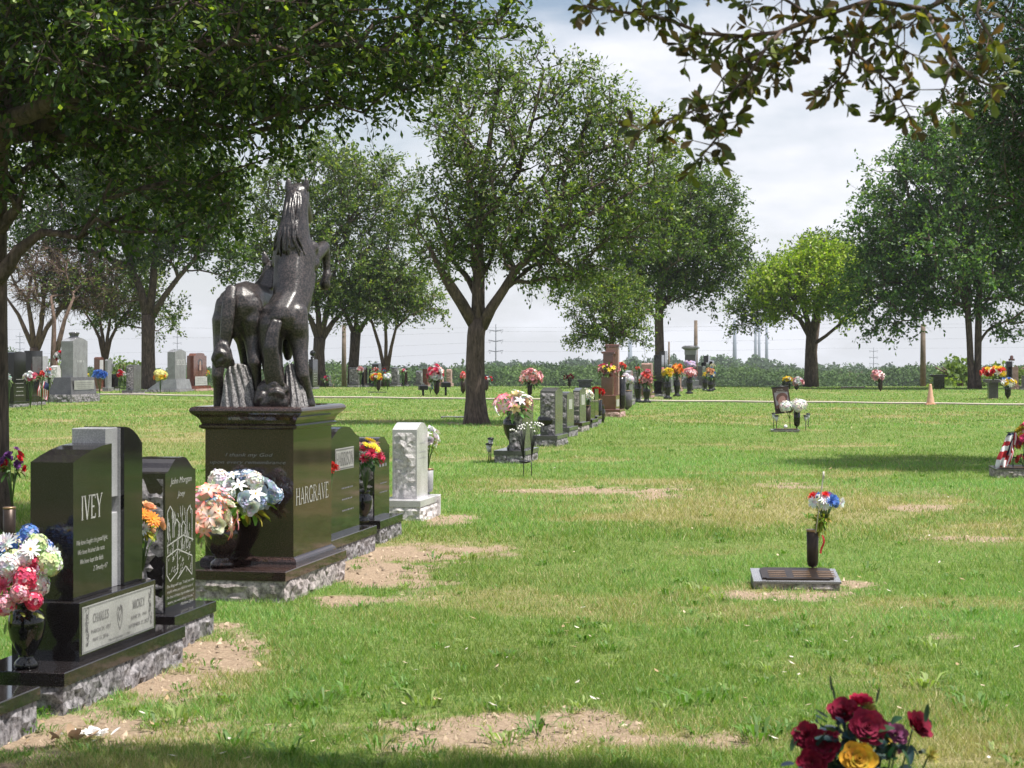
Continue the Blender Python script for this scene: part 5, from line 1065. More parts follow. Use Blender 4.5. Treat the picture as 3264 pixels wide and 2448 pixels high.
# right side
def bench(label, crop, x0, x1, yt, yb, leg=(.3, .7), mat='black'):
    f = CT[crop]; (a, t), (b, g_) = f(x0, yt), f(x1, yb); Yd = GY(g_); w_ = (b-a)/FOC*Yd; zt = EYE-(t-HOR)/FOC*Yd; x = (a-PXC)/FOC*Yd; z0 = gzf(x, Yd); zt -= z0
    r = thing('bench_monument', label, 'bench', (x, Yd, z0), -.06); mb = MB(); mb.box(0, w_, 0, .5, zt-.13, zt, 0, .01); mb.build('top_slab', MT[mat], r)
    mb = MB(); mb.box(w_*leg[0], w_*leg[1], .08, .42, -.02, zt-.131); mb.build('pedestal', MT[mat], r); return r
bench('black granite bench monument right of the wooden pole', 'cr', 1595, 1706, 403, 503, (.2, .82))
bench('low dark bench monument with a blue sheen in front of the woodland', 'c5', 886, 1010, 443, 510, (.1, .9), 'dgray')
bench('grey pedestal with a broad top carrying flowers in front of the twin trunks', 'cr', 1955, 2065, 435, 565, (.25, .8), 'dgray')
stone('cr', 'tall black headstone at the right beyond the twin trunks', 2097, 2135, 2140, 315, 500, 'black', 'rock', 'flat', False, hump=0, L_=.6)
s_ = stone('cr', 'terracotta coloured pillar headstone with a knob at the right edge', 2138, 2175, 2178, 352, 503, 'pink', 'rockr', 'flat', False, hump=0, L_=.4)
mb = MB(); mb.lathe([(.16, 1.52), (.16, 1.62), (.08, 1.64), (.10, 1.72), (.05, 1.8)], (-.4, .3, 0), 12); mb.build('finial', MT['red'], s_)
stone('cr', 'dark headstone cut by the right edge of the view', 2200, 2235, 2240, 410, 505, 'dgray', 'rock', 'flat', False, hump=0, L_=.5)
stone('cr', 'dark grey headstone hidden behind the yellow and pink flowers', 610, 650, 655, 425, 500, 'black', 'rock', 'flat', False, hump=0, L_=.4)
# flat markers
def marker(label, dx, dy, w_, d_, h, rz, tilt=0, plate=True, mat='gray', rockm='rockb'):
    Yd = GY(dy*DS); x = (dx*DS-PXC)/FOC*Yd; r = thing('flat_marker', label, 'grave marker', (x, Yd, gzf(x, Yd)), rz); r.rotation_euler = (tilt, 0, rz)
    mb = MB(); mb.rock(0.01, w_-.01, 0.01, d_-.01, -.03, h-.015, .03, .015, 'nfrl', int(dx)); mb.box(0, w_, 0, d_, h-.016, h, 0); mb.m[-6:] = [1]*6; mb.build('base', [MT[rockm], MT[mat]], r)
    if plate:
        mb = MB(); e = .035; a0, a1, b0, b1 = e*1.8, w_-e*1.3, e, d_-e; c = .03
        o8 = [(a0+c, b0), (a1-c, b0), (a1-c, b0+c*.6), (a1, b0+c*.6), (a1, b1-c), (a1-c, b1), (a0+c, b1), (a0, b1-c), (a0, b0+c*.6), (a0+c, b0+c*.6)]; n = len(o8)
        mb.raw([(p[0], p[1], h) for p in o8]+[(p[0], p[1], h+.014) for p in o8], [tuple(range(n, 2*n))]+[(i, (i+1) % n, n+(i+1) % n, n+i) for i in range(n)]); mb.build('plate', MT['bronze'], r)
        pl = MB(); 
        for k in range(4):
            for j in range(3): u = a0+.05+j*.17; pl.box(u, u+.12, b0+.05+k*.055, b0+.068+k*.055, h+.0135, h+.0165)
        pl.build('raised_lettering', MT['copper'], r)
    return r
marker('flat bronze grave marker on rough granite under the red white and blue bouquet', 1628, 1276, .60, .42, .055, -.07, R(6), True, 'gray', 'rockb')
marker('flat bronze marker below the portrait banner', 1667, 933, .62, .3, .05, -.02, R(2))
marker('flat marker beside the folded flag at the right edge', 2150, 1033, .9, .45, .12, -.05, R(3), True, 'dgray')
marker('flat flush marker under the orange bouquet in front of the distant headstones', 795, 848, .9, .3, .04, -.02, 0, False, 'dgray', 'rock')
marker('small flat stone on the lawn left of the central oak', 952, 904, .8, .3, .05, -.02, 0, False, 'gray', 'rockb')
marker('small flat stone just left of the central trunk on the far side of the path', 998, 841, 1.0, .4, .06, 0, 0, False, 'gray', 'rockb')
marker('pale flat stone on the far lawn right of the yellow green tree', 1818, 838, 1.3, .4, .07, 0, 0, False, 'gray', 'rockr')
# ------------------------------------------------------------------ horses
def statue():
    S = 931.0; org = Vector((-2.09+.02, 12.42, 1.277)); root = thing('horse_statue', 'polished dark granite statue of two horses, one rearing, on the pedestal', 'statue', tuple(org))
    def q(x, y, d): return Vector(((x-240)/S, d+ (x-240)/S*(-.0), (1577-y)/S))
    def blob(chains, name, mat, vox=.0095, sm=5):
        V = []; F = []
        import bmesh
        bm = bmesh.new(); bmesh.ops.create_icosphere(bm, subdivisions=2, radius=1); iv = [v.co.copy() for v in bm.verts]; iF = [tuple(v.index for v in f.verts) for f in bm.faces]; bm.free()
        for ch in chains:
            pts = ch['p']; sx_, sy_, sz_ = ch.get('s', (1, 1, 1))
            for (a, b) in zip(pts, pts[1:] if len(pts) > 1 else pts):
                p0, r0 = q(*a[:3]), a[3]; p1, r1 = q(*b[:3]), b[3]; n = max(1, int((p1-p0).length/(min(r0, r1)*.11)))
                for k in range(n+1):
                    t = k/n; c = p0+(p1-p0)*t; r = r0+(r1-r0)*t; b0 = len(V); V += [(c.x+v.x*r*sx_, c.y+v.y*r*sy_, c.z+v.z*r*sz_) for v in iv]; F += [tuple(i+b0 for i in f) for f in iF]
        me = bpy.data.meshes.new(name); me.from_pydata(V, [], F); o = bpy.data.objects.new(name, me); link(o)
        m = o.modifiers.new('r', 'REMESH'); m.mode = 'VOXEL'; m.voxel_size = vox; m.use_smooth_shade = True; s = o.modifiers.new('s', 'SMOOTH'); s.factor = .5; s.iterations = sm
        dg = bpy.context.evaluated_depsgraph_get(); m2 = bpy.data.meshes.new_from_object(o.evaluated_get(dg)); bpy.data.objects.remove(o); m2.name = name; m2.materials.clear(); m2.materials.append(MT[mat])
        m2.polygons.foreach_set('use_smooth', np.ones(len(m2.polygons), bool)); return place(name, m2, root)
    C = lambda *p, s=(1, 1, 1): dict(p=list(p), s=s)
    # rearing horse, seen from behind
    R_ = [C((688, 1010, .26, .150), s=(1, 1.05, 1.0)), C((620, 990, .24, .095), (610, 1080, .22, .085)), C((762, 990, .24, .095), (775, 1080, .22, .08)),
          C((686, 1005, .27, .150), (728, 900, .36, .142), (733, 820, .40, .143), (730, 740, .43, .143), (735, 660, .48, .150), (736, 600, .50, .153), (728, 540, .50, .138), s=(1, 1.15, 1)),
          C((726, 560, .50, .125), (722, 480, .50, .124), (724, 420, .51, .113), (727, 350, .53, .100), (731, 280, .55, .093), (735, 230, .57, .091), s=(1, 1.25, 1)),
          C((736, 215, .59, .092), (738, 190, .60, .090), (740, 168, .62, .078)), C((748, 220, .63, .07), (765, 260, .72, .055), (775, 300, .82, .045), (778, 320, .87, .04)),
          C((690, 170, .58, .026), (686, 142, .58, .026), (680, 116, .58, .018), (676, 96, .58, .011)), C((780, 170, .58, .026), (788, 142, .58, .026), (796, 118, .58, .018), (801, 98, .58, .011)),
          C((640, 560, .48, .055), (625, 640, .50, .05)), C((838, 540, .52, .058), (820, 560, .50, .06)), C((855, 640, .52, .045), (840, 655, .5, .05)), C((800, 900, .34, .06), (845, 800, .42, .03), (850, 720, .46, .03)),
          # forelegs
          C((835, 600, .56, .07), (870, 560, .64, .055), (898, 520, .74, .046), (903, 520, .76, .042)), C((900, 525, .76, .042), (912, 600, .78, .034), (916, 680, .78, .028), (918, 712, .77, .036), (912, 735, .76, .032)), C((908, 755, .76, .036), (905, 775, .77, .043)),
          C((650, 600, .6, .06), (620, 570, .72, .05), (600, 540, .82, .04)), C((600, 540, .82, .04), (620, 640, .84, .03), (625, 700, .84, .028), (622, 730, .84, .038)),
          # hind legs
          C((605, 1050, .22, .100), (605, 1150, .22, .092), (610, 1230, .21, .082), (625, 1330, .19, .075), (640, 1410, .18, .07), (650, 1500, .2, .07)),
          C((765, 1050, .23, .095), (782, 1140, .24, .078), (795, 1220, .22, .060), (808, 1300, .19, .052), (820, 1380, .17, .047)), C((820, 1380, .17, .046), (838, 1460, .20, .040), (850, 1530, .22, .042), (854, 1568, .22, .048)),
          C((700, 1180, .36, .05), (700, 1260, .38, .03)),
          # mane down the neck
          ] + [C((708+k*9, 185+k*4, .485+.002*(k-2.5)**2, .018), (690+k*14+10*math.sin(k), 260, .45+.003*(k-2.5)**2, .019), (680+k*16, 330, .415+.004*(k-2.5)**2, .019), (666+k*19+12*math.sin(k*2), 400, .372+.005*(k-2.5)**2, .019), (662+k*21, 470+k*8, .348+.005*(k-2.5)**2, .017), (670+k*20, 545+16*(k % 3), .335+.004*(k-2.5)**2, .013)) for k in range(6)]
    blob(R_, 'rearing_horse', 'statue')
    T1 = [C((660+k*9-16, 1035+k*2, .10-.012*abs(k-2), .022), (640+k*11-22, 1110, .055, .026), (632+k*12-26, 1200, .04, .026), (636+k*15-30, 1290, .05, .026), (642+k*19-38, 1370, .06, .026), (655+k*22-44, 1440, .07, .022)) for k in range(5)]
    blob(T1, 'rearing_horse_tail', 'statue', .010, 3)
    # standing horse to the left
    L_ = [C((402, 935, .28, .165), s=(1, 1, 1)), C((320, 930, .24, .085), (300, 1040, .24, .080)), C((478, 930, .24, .085), (500, 1030, .24, .075)), C((400, 930, .28, .155), (420, 900, .42, .150), (445, 910, .58, .145), (465, 900, .74, .145), s=(1, 1, 1)),
          C((490, 860, .76, .12), (515, 790, .80, .092), (530, 730, .84, .078), (538, 690, .86, .070), s=(1, 1.2, 1)), C((540, 665, .87, .062), (538, 650, .9, .055), (525, 700, 1.0, .045), (520, 740, 1.08, .036)),
          C((505, 645, .86, .024), (496, 612, .86, .022), (489, 585, .86, .012)), C((560, 640, .86, .022), (566, 612, .86, .018), (570, 592, .86, .011)),
          C((305, 1020, .24, .090), (296, 1120, .24, .074), (286, 1220, .22, .056), (276, 1300, .18, .048), (272, 1380, .16, .043)), C((272, 1380, .16, .042), (274, 1460, .19, .038), (276, 1530, .21, .042), (278, 1568, .22, .048)),
          C((480, 1030, .24, .092), (490, 1120, .25, .076), (500, 1220, .22, .058), (508, 1300, .18, .050)), C((508, 1300, .18, .048), (515, 1400, .2, .042), (518, 1530, .22, .044), (518, 1568, .22, .048)), C((400, 1050, .3, .10), (412, 1150, .34, .055), (420, 1250, .38, .045), (425, 1340, .4, .04)),
          C((420, 1000, .34, .12), (440, 1060, .36, .085), (450, 1110, .40, .05)), C((430, 1020, .60, .11), (428, 1150, .66, .062), (428, 1300, .74, .036), (428, 1500, .74, .034), (430, 1568, .76, .042)), C((520, 1000, .74, .06), (530, 1150, .8, .04), (530, 1400, .8, .03), (530, 1568, .8, .04))] + \
         [C((518+k*12, 640, .80, .017), (510+k*14, 690, .77, .018), (502+k*15, 740, .72, .018), (504+k*14, 795+6*(k % 2), .66, .012)) for k in range(5)]
    blob(L_, 'standing_horse', 'statue')
    T2 = [C((352+k*9, 815+abs(k-2)*4, .10, .022), (342+k*10, 900, .055, .026), (338+k*10-4, 1000, .04, .027), (335+k*9-6, 1100, .04, .026), (325+k*8-6, 1190, .05, .024)) for k in range(5)] + \
         [C((312, 1190, .03, .034), (288, 1230, .01, .024), (272, 1275, .01, .024), (290, 1318, .02, .02)), C((335, 1190, .03, .03), (362, 1225, .02, .024), (372, 1275, .02, .024), (350, 1322, .03, .018)), C((322, 1215, .03, .036), (318, 1270, .03, .036), (325, 1310, .03, .024)), C((300, 1250, .0, .018), (318, 1230, -.015, .016), (338, 1245, -.012, .016), (340, 1275, -.01, .015), (322, 1290, -.01, .014)), C((372, 1290, .04, .03), (385, 1310, .05, .018))]
    blob(T2, 'standing_horse_tail', 'statue', .010, 3)
    def ears(name, its):
        mb = MB()
        for (x, y, d, lean) in its:
            c = q(x, y, d); k = len(mb.v); mb.lathe([(.030, -.01), (.032, .014), (.027, .045), (.016, .075), (.002, .098)], c, 12, sq=.7)
            for i in range(k, len(mb.v)): v = mb.v[i]; mb.v[i] = (v[0]+lean*(v[2]-c.z), v[1], v[2])
        mb.build(name, MT['statue'], root)
    ears('ears', [(688, 158, .58, -.12), (785, 158, .58, .22)]); ears('ears', [(500, 632, .86, -.2), (560, 640, .86, .1)])
    def mane(name, table, x_off, n, r):
        mb = MB(); rg = random.Random(len(name)+n)
        for k in range(n):
            u = (k/(n-1)-.5)*2; pts = []; ph = rg.random()*6; ys_ = [t[0] for t in table]; y0, y1 = ys_[0], ys_[-1]-rg.uniform(0, 60)
            for i in range(17):
                t = i/16; y = y0+(y1-y0)*t; cx = np.interp(y, ys_, [a[1] for a in table]); cd = np.interp(y, ys_, [a[2] for a in table]); cr_ = np.interp(y, ys_, [a[3] for a in table]); sy = np.interp(y, ys_, [a[4] for a in table])
                f = u*(.35+.35*t)+.10*math.sin(t*9+ph)+x_off*t; dx = max(-.96, min(.96, f)); pts.append(q(cx+dx*cr_*S, y, cd-math.sqrt(1-dx*dx)*cr_*sy-.004-.006*math.sin(t*12+ph)))
            mb.tube(pts, [r*(.7+.6*math.sin(math.pi*min(1, .15+t*.85/16))) if False else r*(1.15-.75*(i/16)**2) for i, t in enumerate(range(17))], 6)
        mb.build(name, MT['statue'], root)
    mane('mane', [(165, 738, .60, .084, 1.05), (220, 735, .585, .093, 1.15), (280, 731, .55, .095, 1.27), (350, 727, .53, .102, 1.27), (420, 724, .51, .115, 1.27), (480, 722, .50, .127, 1.26), (540, 726, .50, .139, 1.18), (610, 735, .50, .154, 1.12)], -.25, 13, .015)
    mane('mane', [(640, 538, .86, .062, 1.15), (690, 538, .86, .072, 1.2), (730, 530, .84, .080, 1.2), (790, 515, .80, .093, 1.2)], .1, 8, .012)
    # carved rocks / grass tufts supporting the horses
    def fan(name, x0, x1, xt0, xt1, yt, d0, d1, seed, mat):
        mb = MB(); n = 44; m = 26; V = []; F = []; rg = random.Random(seed)
        for j in range(m+1):
            t = j/m; a = x0+(xt0-x0)*t**1.5; b = x1+(xt1-x1)*t**1.2
            for i in range(n+1):
                s = i/n; x = a+(b-a)*s; dd = d0+(d1-d0)*.35*t-.05*math.sin(math.pi*s)+.009*math.sin(s*26+t*4*math.sin(seed)+t*t*5)+.003*math.sin(s*61+t*9)
                z = (yt+(1579-yt)*(1-t))-(22*math.sin(math.pi*s)*t)
                V.append(q(x, z, dd))
        for j in range(m):
            for i in range(n): k = j*(n+1)+i; F.append((k, k+1, k+n+2, k+n+1))
        b0 = len(V); top = [(m)*(n+1)+i for i in range(n+1)]
        for i in top: p = V[i]; V.append(Vector((p.x, d1, p.z-.02)))
        for i in range(n+1): p = V[i]; V.append(Vector((p.x, d1+.1, -.001)))
        for i in range(n): F.append((top[i], top[i+1], b0+i+1, b0+i)); F.append((b0+i, b0+i+1, b0+n+1+i+1, b0+n+1+i))
        L0 = [j*(n+1) for j in range(m+1)]; R0 = [j*(n+1)+n for j in range(m+1)]
        F.append(tuple(L0+[b0, b0+n+1])[::-1]); F.append(tuple(R0+[b0+n, b0+2*n+1]))
        mb.raw(V, F, 0, True); mb.build(name, mat, root)
    fan('carved_grass', 300, 528, 330, 475, 1325, .10, .34, 2, MT['tuft']); fan('carved_grass', 690, 862, 700, 780, 1325, .12, .45, 5, MT['tuft'])
    K = [C((600, 1460, .1, .052), (650, 1440, .09, .055), (700, 1470, .1, .045)), C((560, 1510, .1, .05), (545, 1550, .1, .045)), C((640, 1530, .08, .07), (600, 1560, .08, .06), (690, 1555, .09, .06)), C((720, 1520, .14, .045), (735, 1560, .14, .04)),
         C((590, 1430, .13, .035), (560, 1470, .09, .035)), C((630, 1490, .03, .022), (670, 1485, .025, .024), (705, 1500, .04, .022)), C((575, 1500, .05, .02), (560, 1530, .05, .022))]
    blob(K, 'carved_rock', 'statue', .010, 2)
MT['tuft'] = granite('carved_grey_granite', (.09, .085, .085), (.26, .245, .245), rough=.45, ior=1.5, scale=80, amt=.8, bump=.3)
statue()
# ------------------------------------------------------------------ flowers
FC = {}
def petal_grid(V, F, C, p, d, n, L_, W_, cup, col, nu=4, tipn=0.0, col2=None):
    """curved petal from p along d, normal n"""
    d = d.normalized(); s = d.cross(n).normalized(); n = s.cross(d).normalized(); b = len(V)
    for i in range(nu+1):
        t = i/nu; w_ = W_*math.sin(math.pi*min(1, .12+.80*t+(.08 if tipn else 0)))**.8
        m = p+d*(L_*t*(1-.15*abs(cup)*t))+n*(cup*L_*t*t)
        for k in (-1, 0, 1): V.append(m+s*(w_*.5*k)+n*(abs(k)*.18*w_)); C.append(tuple((col[j]*(1-t)+(col2 or col)[j]*t) for j in range(3)))
    for i in range(nu):
        for k in range(2): a = b+i*3+k; F.append((a, a+1, a+4, a+3))
def flower_mesh(kind, col, seed=0, col2=None):
    key = (kind, tuple(col), seed, tuple(col2) if col2 else None)
    if key in FC: return FC[key]
    rg = random.Random(seed*7+3); V = []; F = []; C = []; Z = Vector((0, 0, 1)); j = lambda c: tuple(x*rg.uniform(.82, 1.12) for x in c)
    def radial(n, L_, W_, tilt, cup, z=0, r0=0, ph=0, c=col, cc2=None):
        for k in range(n):
            a = ph+2*math.pi*k/n+rg.uniform(-.1, .1); d = Vector((math.cos(a)*math.cos(tilt), math.sin(a)*math.cos(tilt), math.sin(tilt))); nn = Vector((-math.cos(a)*math.sin(tilt), -math.sin(a)*math.sin(tilt), math.cos(tilt)))
            petal_grid(V, F, C, Vector((math.cos(a)*r0, math.sin(a)*r0, z)), d, nn, L_*rg.uniform(.88, 1.1), W_, cup, j(c), 4, col2=cc2)
    if kind == 'rose':
        for i, (n, L_, W_, ti, cu, r0, zz) in enumerate([(6, .95, .95, .25, .25, .1, -.25), (6, .85, .85, .55, .15, .08, -.2), (5, .78, .75, .85, .0, .06, -.15), (5, .66, .6, 1.1, -.15, .04, -.1), (4, .5, .45, 1.3, -.25, .02, 0), (3, .42, .34, 1.45, -.2, .01, .08)]):
            radial(n, L_, W_, ti, cu, zz, r0, i*.7, tuple(x*(1-.08*i) for x in col))
    elif kind == 'lily': radial(6, 1.05, .42, .45, -.35, 0, .02, 0, col2 or (.8, .75, .7), col); radial(5, .35, .07, 1.1, .1, 0, 0, .3, (.75, .5, .1))
    elif kind == 'daisy':
        radial(15, 1.0, .26, .18, -.12, 0, .12); radial(12, .8, .24, .4, -.1, .03, .1, .2); radial(9, .25, .12, 1.0, -.2, .03, .02, 0, col2 or (.75, .55, .08))
    elif kind == 'mum':
        for i in range(5): radial(13-2*i, .95-.14*i, .22, .05+.3*i, .25, .05*i, .04, i*.4)
    elif kind == 'ball':   # hydrangea
        for k in range(84):
            zc = 1-2*(k+.5)/84*.86; a = k*2.39996; rr_ = math.sqrt(max(0, 1-zc*zc)); c = Vector((rr_*math.cos(a), rr_*math.sin(a), zc))*rg.uniform(.68, .92); nn = c.normalized(); t1 = nn.orthogonal().normalized(); t2 = nn.cross(t1); cc = j(col if rg.random() < .75 or not col2 else col2)
            ph = rg.random()*6
            for m in range(4): a2 = ph+m*math.pi/2; d = (t1*math.cos(a2)+t2*math.sin(a2)+nn*.15); petal_grid(V, F, C, c, d+nn*rg.uniform(-.1, .5), nn, rg.uniform(.18, .27), .24, -.25, cc, 2)
    elif kind == 'spray':
        for k in range(16):
            d = Vector((rg.gauss(0, .5), rg.gauss(0, .5), rg.uniform(.4, 1))).normalized(); c = d*rg.uniform(.5, 1.1)
            for m in range(5): petal_grid(V, F, C, c, Vector((rg.gauss(0, 1), rg.gauss(0, 1), rg.gauss(0, 1))), d, .2, .16, 0, j(col), 2)
    elif kind == 'tulip': radial(5, .95, .6, 1.1, -.25, -.3, .15); radial(3, .8, .5, 1.25, -.25, -.25, .08, .5)
    elif kind == 'bud': radial(5, .7, .42, 1.25, -.25, -.2, .06)
    me = np_mesh('flower', [tuple(v) for v in V], F, MT['petal'], np.array(C), True) if all(len(f) == 4 for f in F) else None
    FC[key] = me; return me
def leaves_mesh(n, r, rng, col=(.07, .13, .03), lf=(.07, .03), zc=0.0):
    V = []; F = []; C = []
    for k in range(n):
        d = Vector((rng.gauss(0, 1), rng.gauss(0, 1), rng.gauss(-.1, .6))).normalized(); p = d*r*rng.uniform(.25, .75)+Vector((0, 0, zc))
        petal_grid(V, F, C, p, d+Vector((0, 0, rng.uniform(-.7, .3))), Vector((rng.gauss(0, .4), rng.gauss(0, .4), 1)), lf[0]*rng.uniform(.7, 1.3), lf[1]*rng.uniform(.7, 1.2), rng.uniform(-.4, .1), tuple(x*rng.uniform(.7, 1.4) for x in col), 3)
    return np_mesh('leaves', [tuple(v) for v in V], F, MT['silk_leaf'], np.array(C), True)
W = (.80, .80, .82); IV = (.80, .76, .62); PK = (.80, .17, .28); HP = (.66, .07, .15); RD = (.60, .02, .04); BL = (.10, .22, .58); LB = (.42, .52, .72); YE = (.80, .62, .05); ORG = (.80, .28, .05); PE = (.85, .50, .30); SP = (.80, .42, .45); LV = (.55, .42, .70); PU = (.14, .05, .20); CO = (.82, .13, .10)
BQ = 'artificial flower bouquets set on the graves'
def bouquet(label, px, py, Y_, rx, rz, n, items, fr, seed=1, leaves=40, down=.16, leafcol=(.07, .13, .03), ry=None, stems=True, flat=.15, lf=(.07, .03), zb=None):
    """centre at photo pixel (px,py) at distance Y_; items: list of (kind, colour, weight, colour2)"""
    rng = random.Random(seed); c = P(px, py, Y_); ry = ry or rx; zbase = zb if zb is not None else c.z-rz-down; root = thing('bouquet', label, 'flowers', (c.x, c.y, zbase), 0, BQ); h = c.z-zbase; wt = [i[2] for i in items]
    ga = 2.39996; placed = []
    for k in range(n):
        zc = 1-(k+.5)/n*(1.55-flat); a = k*ga+rng.uniform(-.3, .3); rr_ = math.sqrt(max(0, 1-zc*zc)); rad = rng.uniform(.70, 1.2); d = Vector((rr_*math.cos(a), rr_*math.sin(a), zc)); p = Vector((d.x*rx*rad, d.y*ry*rad, h+d.z*rz*rad))
        it = rng.choices(items, wt)[0]; me = flower_mesh(it[0], it[1], rng.randint(0, 1), it[3] if len(it) > 3 else None)
        nrm = (Vector((d.x/rx, d.y/ry, d.z/rz)).normalized()+Vector((rng.gauss(0, .2), rng.gauss(0, .2), .15))).normalized(); s = fr*rng.uniform(.8, 1.15)*(1.15 if it[0] == 'ball' else .6 if it[0] in ('spray', 'bud') else 1)
        M = Matrix.Translation(p) @ nrm.to_track_quat('Z', 'Y').to_matrix().to_4x4() @ Matrix.Rotation(rng.random()*6, 4, 'Z') @ Matrix.Scale(s, 4); place('flower', me, root, M); placed.append(p)
    if leaves: place('leaves', leaves_mesh(leaves, max(rx, rz)*1.05, rng, leafcol, lf), root, Matrix.Translation((0, 0, h-rz*.35)))
    if stems:
        mb = MB()
        for p in placed[:12]: mb.tube([(0, 0, 0), (p.x*.3, p.y*.3, h*.5), tuple(p*.93)], .0035 if Y_ < 30 else .008, 4)
        mb.build('stems', MT['stem'], root)
    return root
def lathe_thing(name, label, cat, loc, prof, mat, group=None, n=24, extra=None):
    r = thing(name, label, cat, loc, 0, group); mb = MB(); mb.lathe(prof, (0, 0, 0), n); mb.build('body', mat, r); 
    if extra: extra(r)
    return r
def urn_prof(R0, H_, rf=.62): return [(R0*.62, 0), (R0*.66, H_*.05), (R0*.60, H_*.10), (R0*.42, H_*.15), (R0*.40, H_*.20), (R0*.62, H_*.30), (R0*.86, H_*.45), (R0*.98, H_*.60), (R0, H_*.70), (R0*.92, H_*.80), (R0*.70, H_*.87), (R0*.62, H_*.91), (R0*.72, H_*.96), (R0*.74, H_), (R0*.55, H_), (R0*.5, H_*.92)]
def cone_vase(label, px, pyg, Y_=None, h=.36, r=.055, z0=None, mat='bronze', grp=None):
    Y_ = Y_ or GY(pyg); x = (px-PXC)/FOC*Y_; z = z0 if z0 is not None else gzf(x, Y_)
    rt = thing('flower_vase', label, 'vase', (x, Y_, z), 0, grp); mb = MB(); mb.lathe([(r*.34, 0), (r*.36, .01), (r*.2, .02), (r*.22, .035), (r*.62, h*.13), (r*.84, h*.18), (r*.94, h*.26), (r*.96, h*.5), (r, h), (r*.9, h), (r*.85, h-.03)], (0, 0, 0), 20); mb.build('cup', MT[mat], rt)
    mb = MB(); mb.lathe([(r*1.01, h-.012), (r*1.05, h-.006), (r*1.05, h+.004), (r*.95, h+.005)], (0, 0, 0), 20); mb.build('rim', MT['copper'], rt); return rt
# --- near left: urn with mixed bouquet on the double headstone's slab
def onslab(A, x, y, z): p = A+v_*x+u_*y; return (p.x, p.y, z)
U1 = onslab(A1, -.23, .10, .192); lathe_thing('urn', 'glossy black urn vase on the slab before the tall double headstone', 'vase', U1, urn_prof(.085, .30), MT['black'])
bouquet('mixed white, blue and peach bouquet in the black urn at the left edge', 72, 1790, U1[1], .150, .135, 26, [('daisy', W, 3), ('ball', BL, 1.6, LB), ('rose', PE, 2), ('ball', (.55, .68, .35), 1, W), ('mum', W, 2), ('spray', IV, 1)], .052, 3, 60, .10, (.20, .26, .04), lf=(.05, .022), zb=U1[2]+.29)
bouquet('hot pink and cream hydrangea bunch drooping below the mixed bouquet', 42, 1890, U1[1]-.12, .115, .15, 16, [('ball', HP, 2, (.85, .55, .6)), ('ball', (.8, .45, .5), 1.5, HP), ('ball', W, 1.6, (.85, .6, .62)), ('mum', PK, .7)], .05, 5, 30, .03, (.16, .2, .04), stems=False, lf=(.05, .022), zb=U1[2]+.2)
# orange/yellow flowers between the double headstone and the narrow one, coral lilies
U2 = onslab(A2, -.30, -.26, .0); lathe_thing('urn', 'black urn hidden behind the right end of the double headstone', 'vase', (U2[0], U2[1], .19), urn_prof(.08, .28), MT['black'])
place('flower_shelf', (lambda m: (m.box(U2[0]-.13, U2[0]+.13, U2[1]-.13, U2[1]+.13, -.02, .19), m.mesh('granite_block', MT['slab']))[1])(MB())); tag(bpy.data.objects['flower_shelf'], 'small dark granite block under the hidden urn behind the double headstone', 'granite block'); bpy.data.objects['flower_shelf'].name = 'granite_block'
bouquet('peach and orange bouquet seen between the two nearest headstones', 455, 1672, U2[1], .085, .085, 12, [('rose', PE, 2), ('daisy', ORG, 1), ('mum', W, 1), ('ball', (.5, .7, .4), .7, W)], .045, 8, 40, .1, (.25, .30, .03), lf=(.05, .022), zb=.46)
A3b = A3; UV = onslab(A3, -.52, .24, .204)
lathe_thing('urn', 'large dark granite urn standing on the slab of the horse pedestal', 'vase', UV, urn_prof(.125, .33), MT['brown'])
bouquet('big white and pale blue rose and hydrangea bouquet before the pedestal', 762, 1588, UV[1], .225, .15, 34, [('rose', (.60, .66, .78), 3), ('ball', W, 2.4, IV), ('rose', W, 2), ('ball', LB, 1.4, W), ('lily', W, .8)], .062, 11, 70, .10, (.22, .26, .04), lf=(.075, .05), zb=UV[2]+.32, ry=.2)
bouquet('coral pink and cream lily bouquet leaning against the narrow headstone', 655, 1652, 11.1, .17, .17, 38, [('lily', CO, 3, IV), ('lily', PK, 2, W), ('rose', IV, 1.4), ('lily', PE, 1, W)], .062, 13, 24, .05, (.15, .22, .04), lf=(.05, .022), zb=.42, stems=False)
UC = P(585, 1800, 11.05); lathe_thing('urn', 'slim black urn under the coral lily bouquet', 'vase', (UC.x-.02, UC.y, 0), [(.06, 0), (.05, .04), (.04, .08), (.07, .18), (.075, .3), (.05, .40), (.055, .43)], MT['black'])
# pink flowers on the stone before the white one
U5 = onslab(Vector((-1.142, 15.77, 0)), -.14, .02, .20)
lathe_thing('urn', 'black urn beside the rough end of the small dark headstone', 'vase', (U5[0], 15.65, .2), urn_prof(.075, .27), MT['black'])
bouquet('hot pink daisy bouquet with a yellow bloom in front of the small dark headstone', 1165, 1448, 15.55, .13, .11, 17, [('mum', HP, 4), ('lily', (.8, .3, .4), 1), ('daisy', YE, .9)], .055, 17, 60, .2, (.03, .09, .025), lf=(.06, .03), zb=.46)
bouquet('single red gerbera poking out at the edge of the pedestal', 1052, 1502, 13.6, .03, .05, 2, [('daisy', (.75, .05, .05), 1)], .055, 19, 6, .05, zb=.3+.2)
bouquet('white lily bouquet behind the pale grey headstone', 1364, 1406, 18.75, .12, .12, 16, [('lily', W, 2, IV), ('rose', W, 2)], .055, 21, 26, .12, (.3, .34, .04), zb=.45)
cone_vase('small pale vase holding the white lilies behind the pale grey headstone', 1366, 0, 18.75, .27, .05, .2, 'lgray')
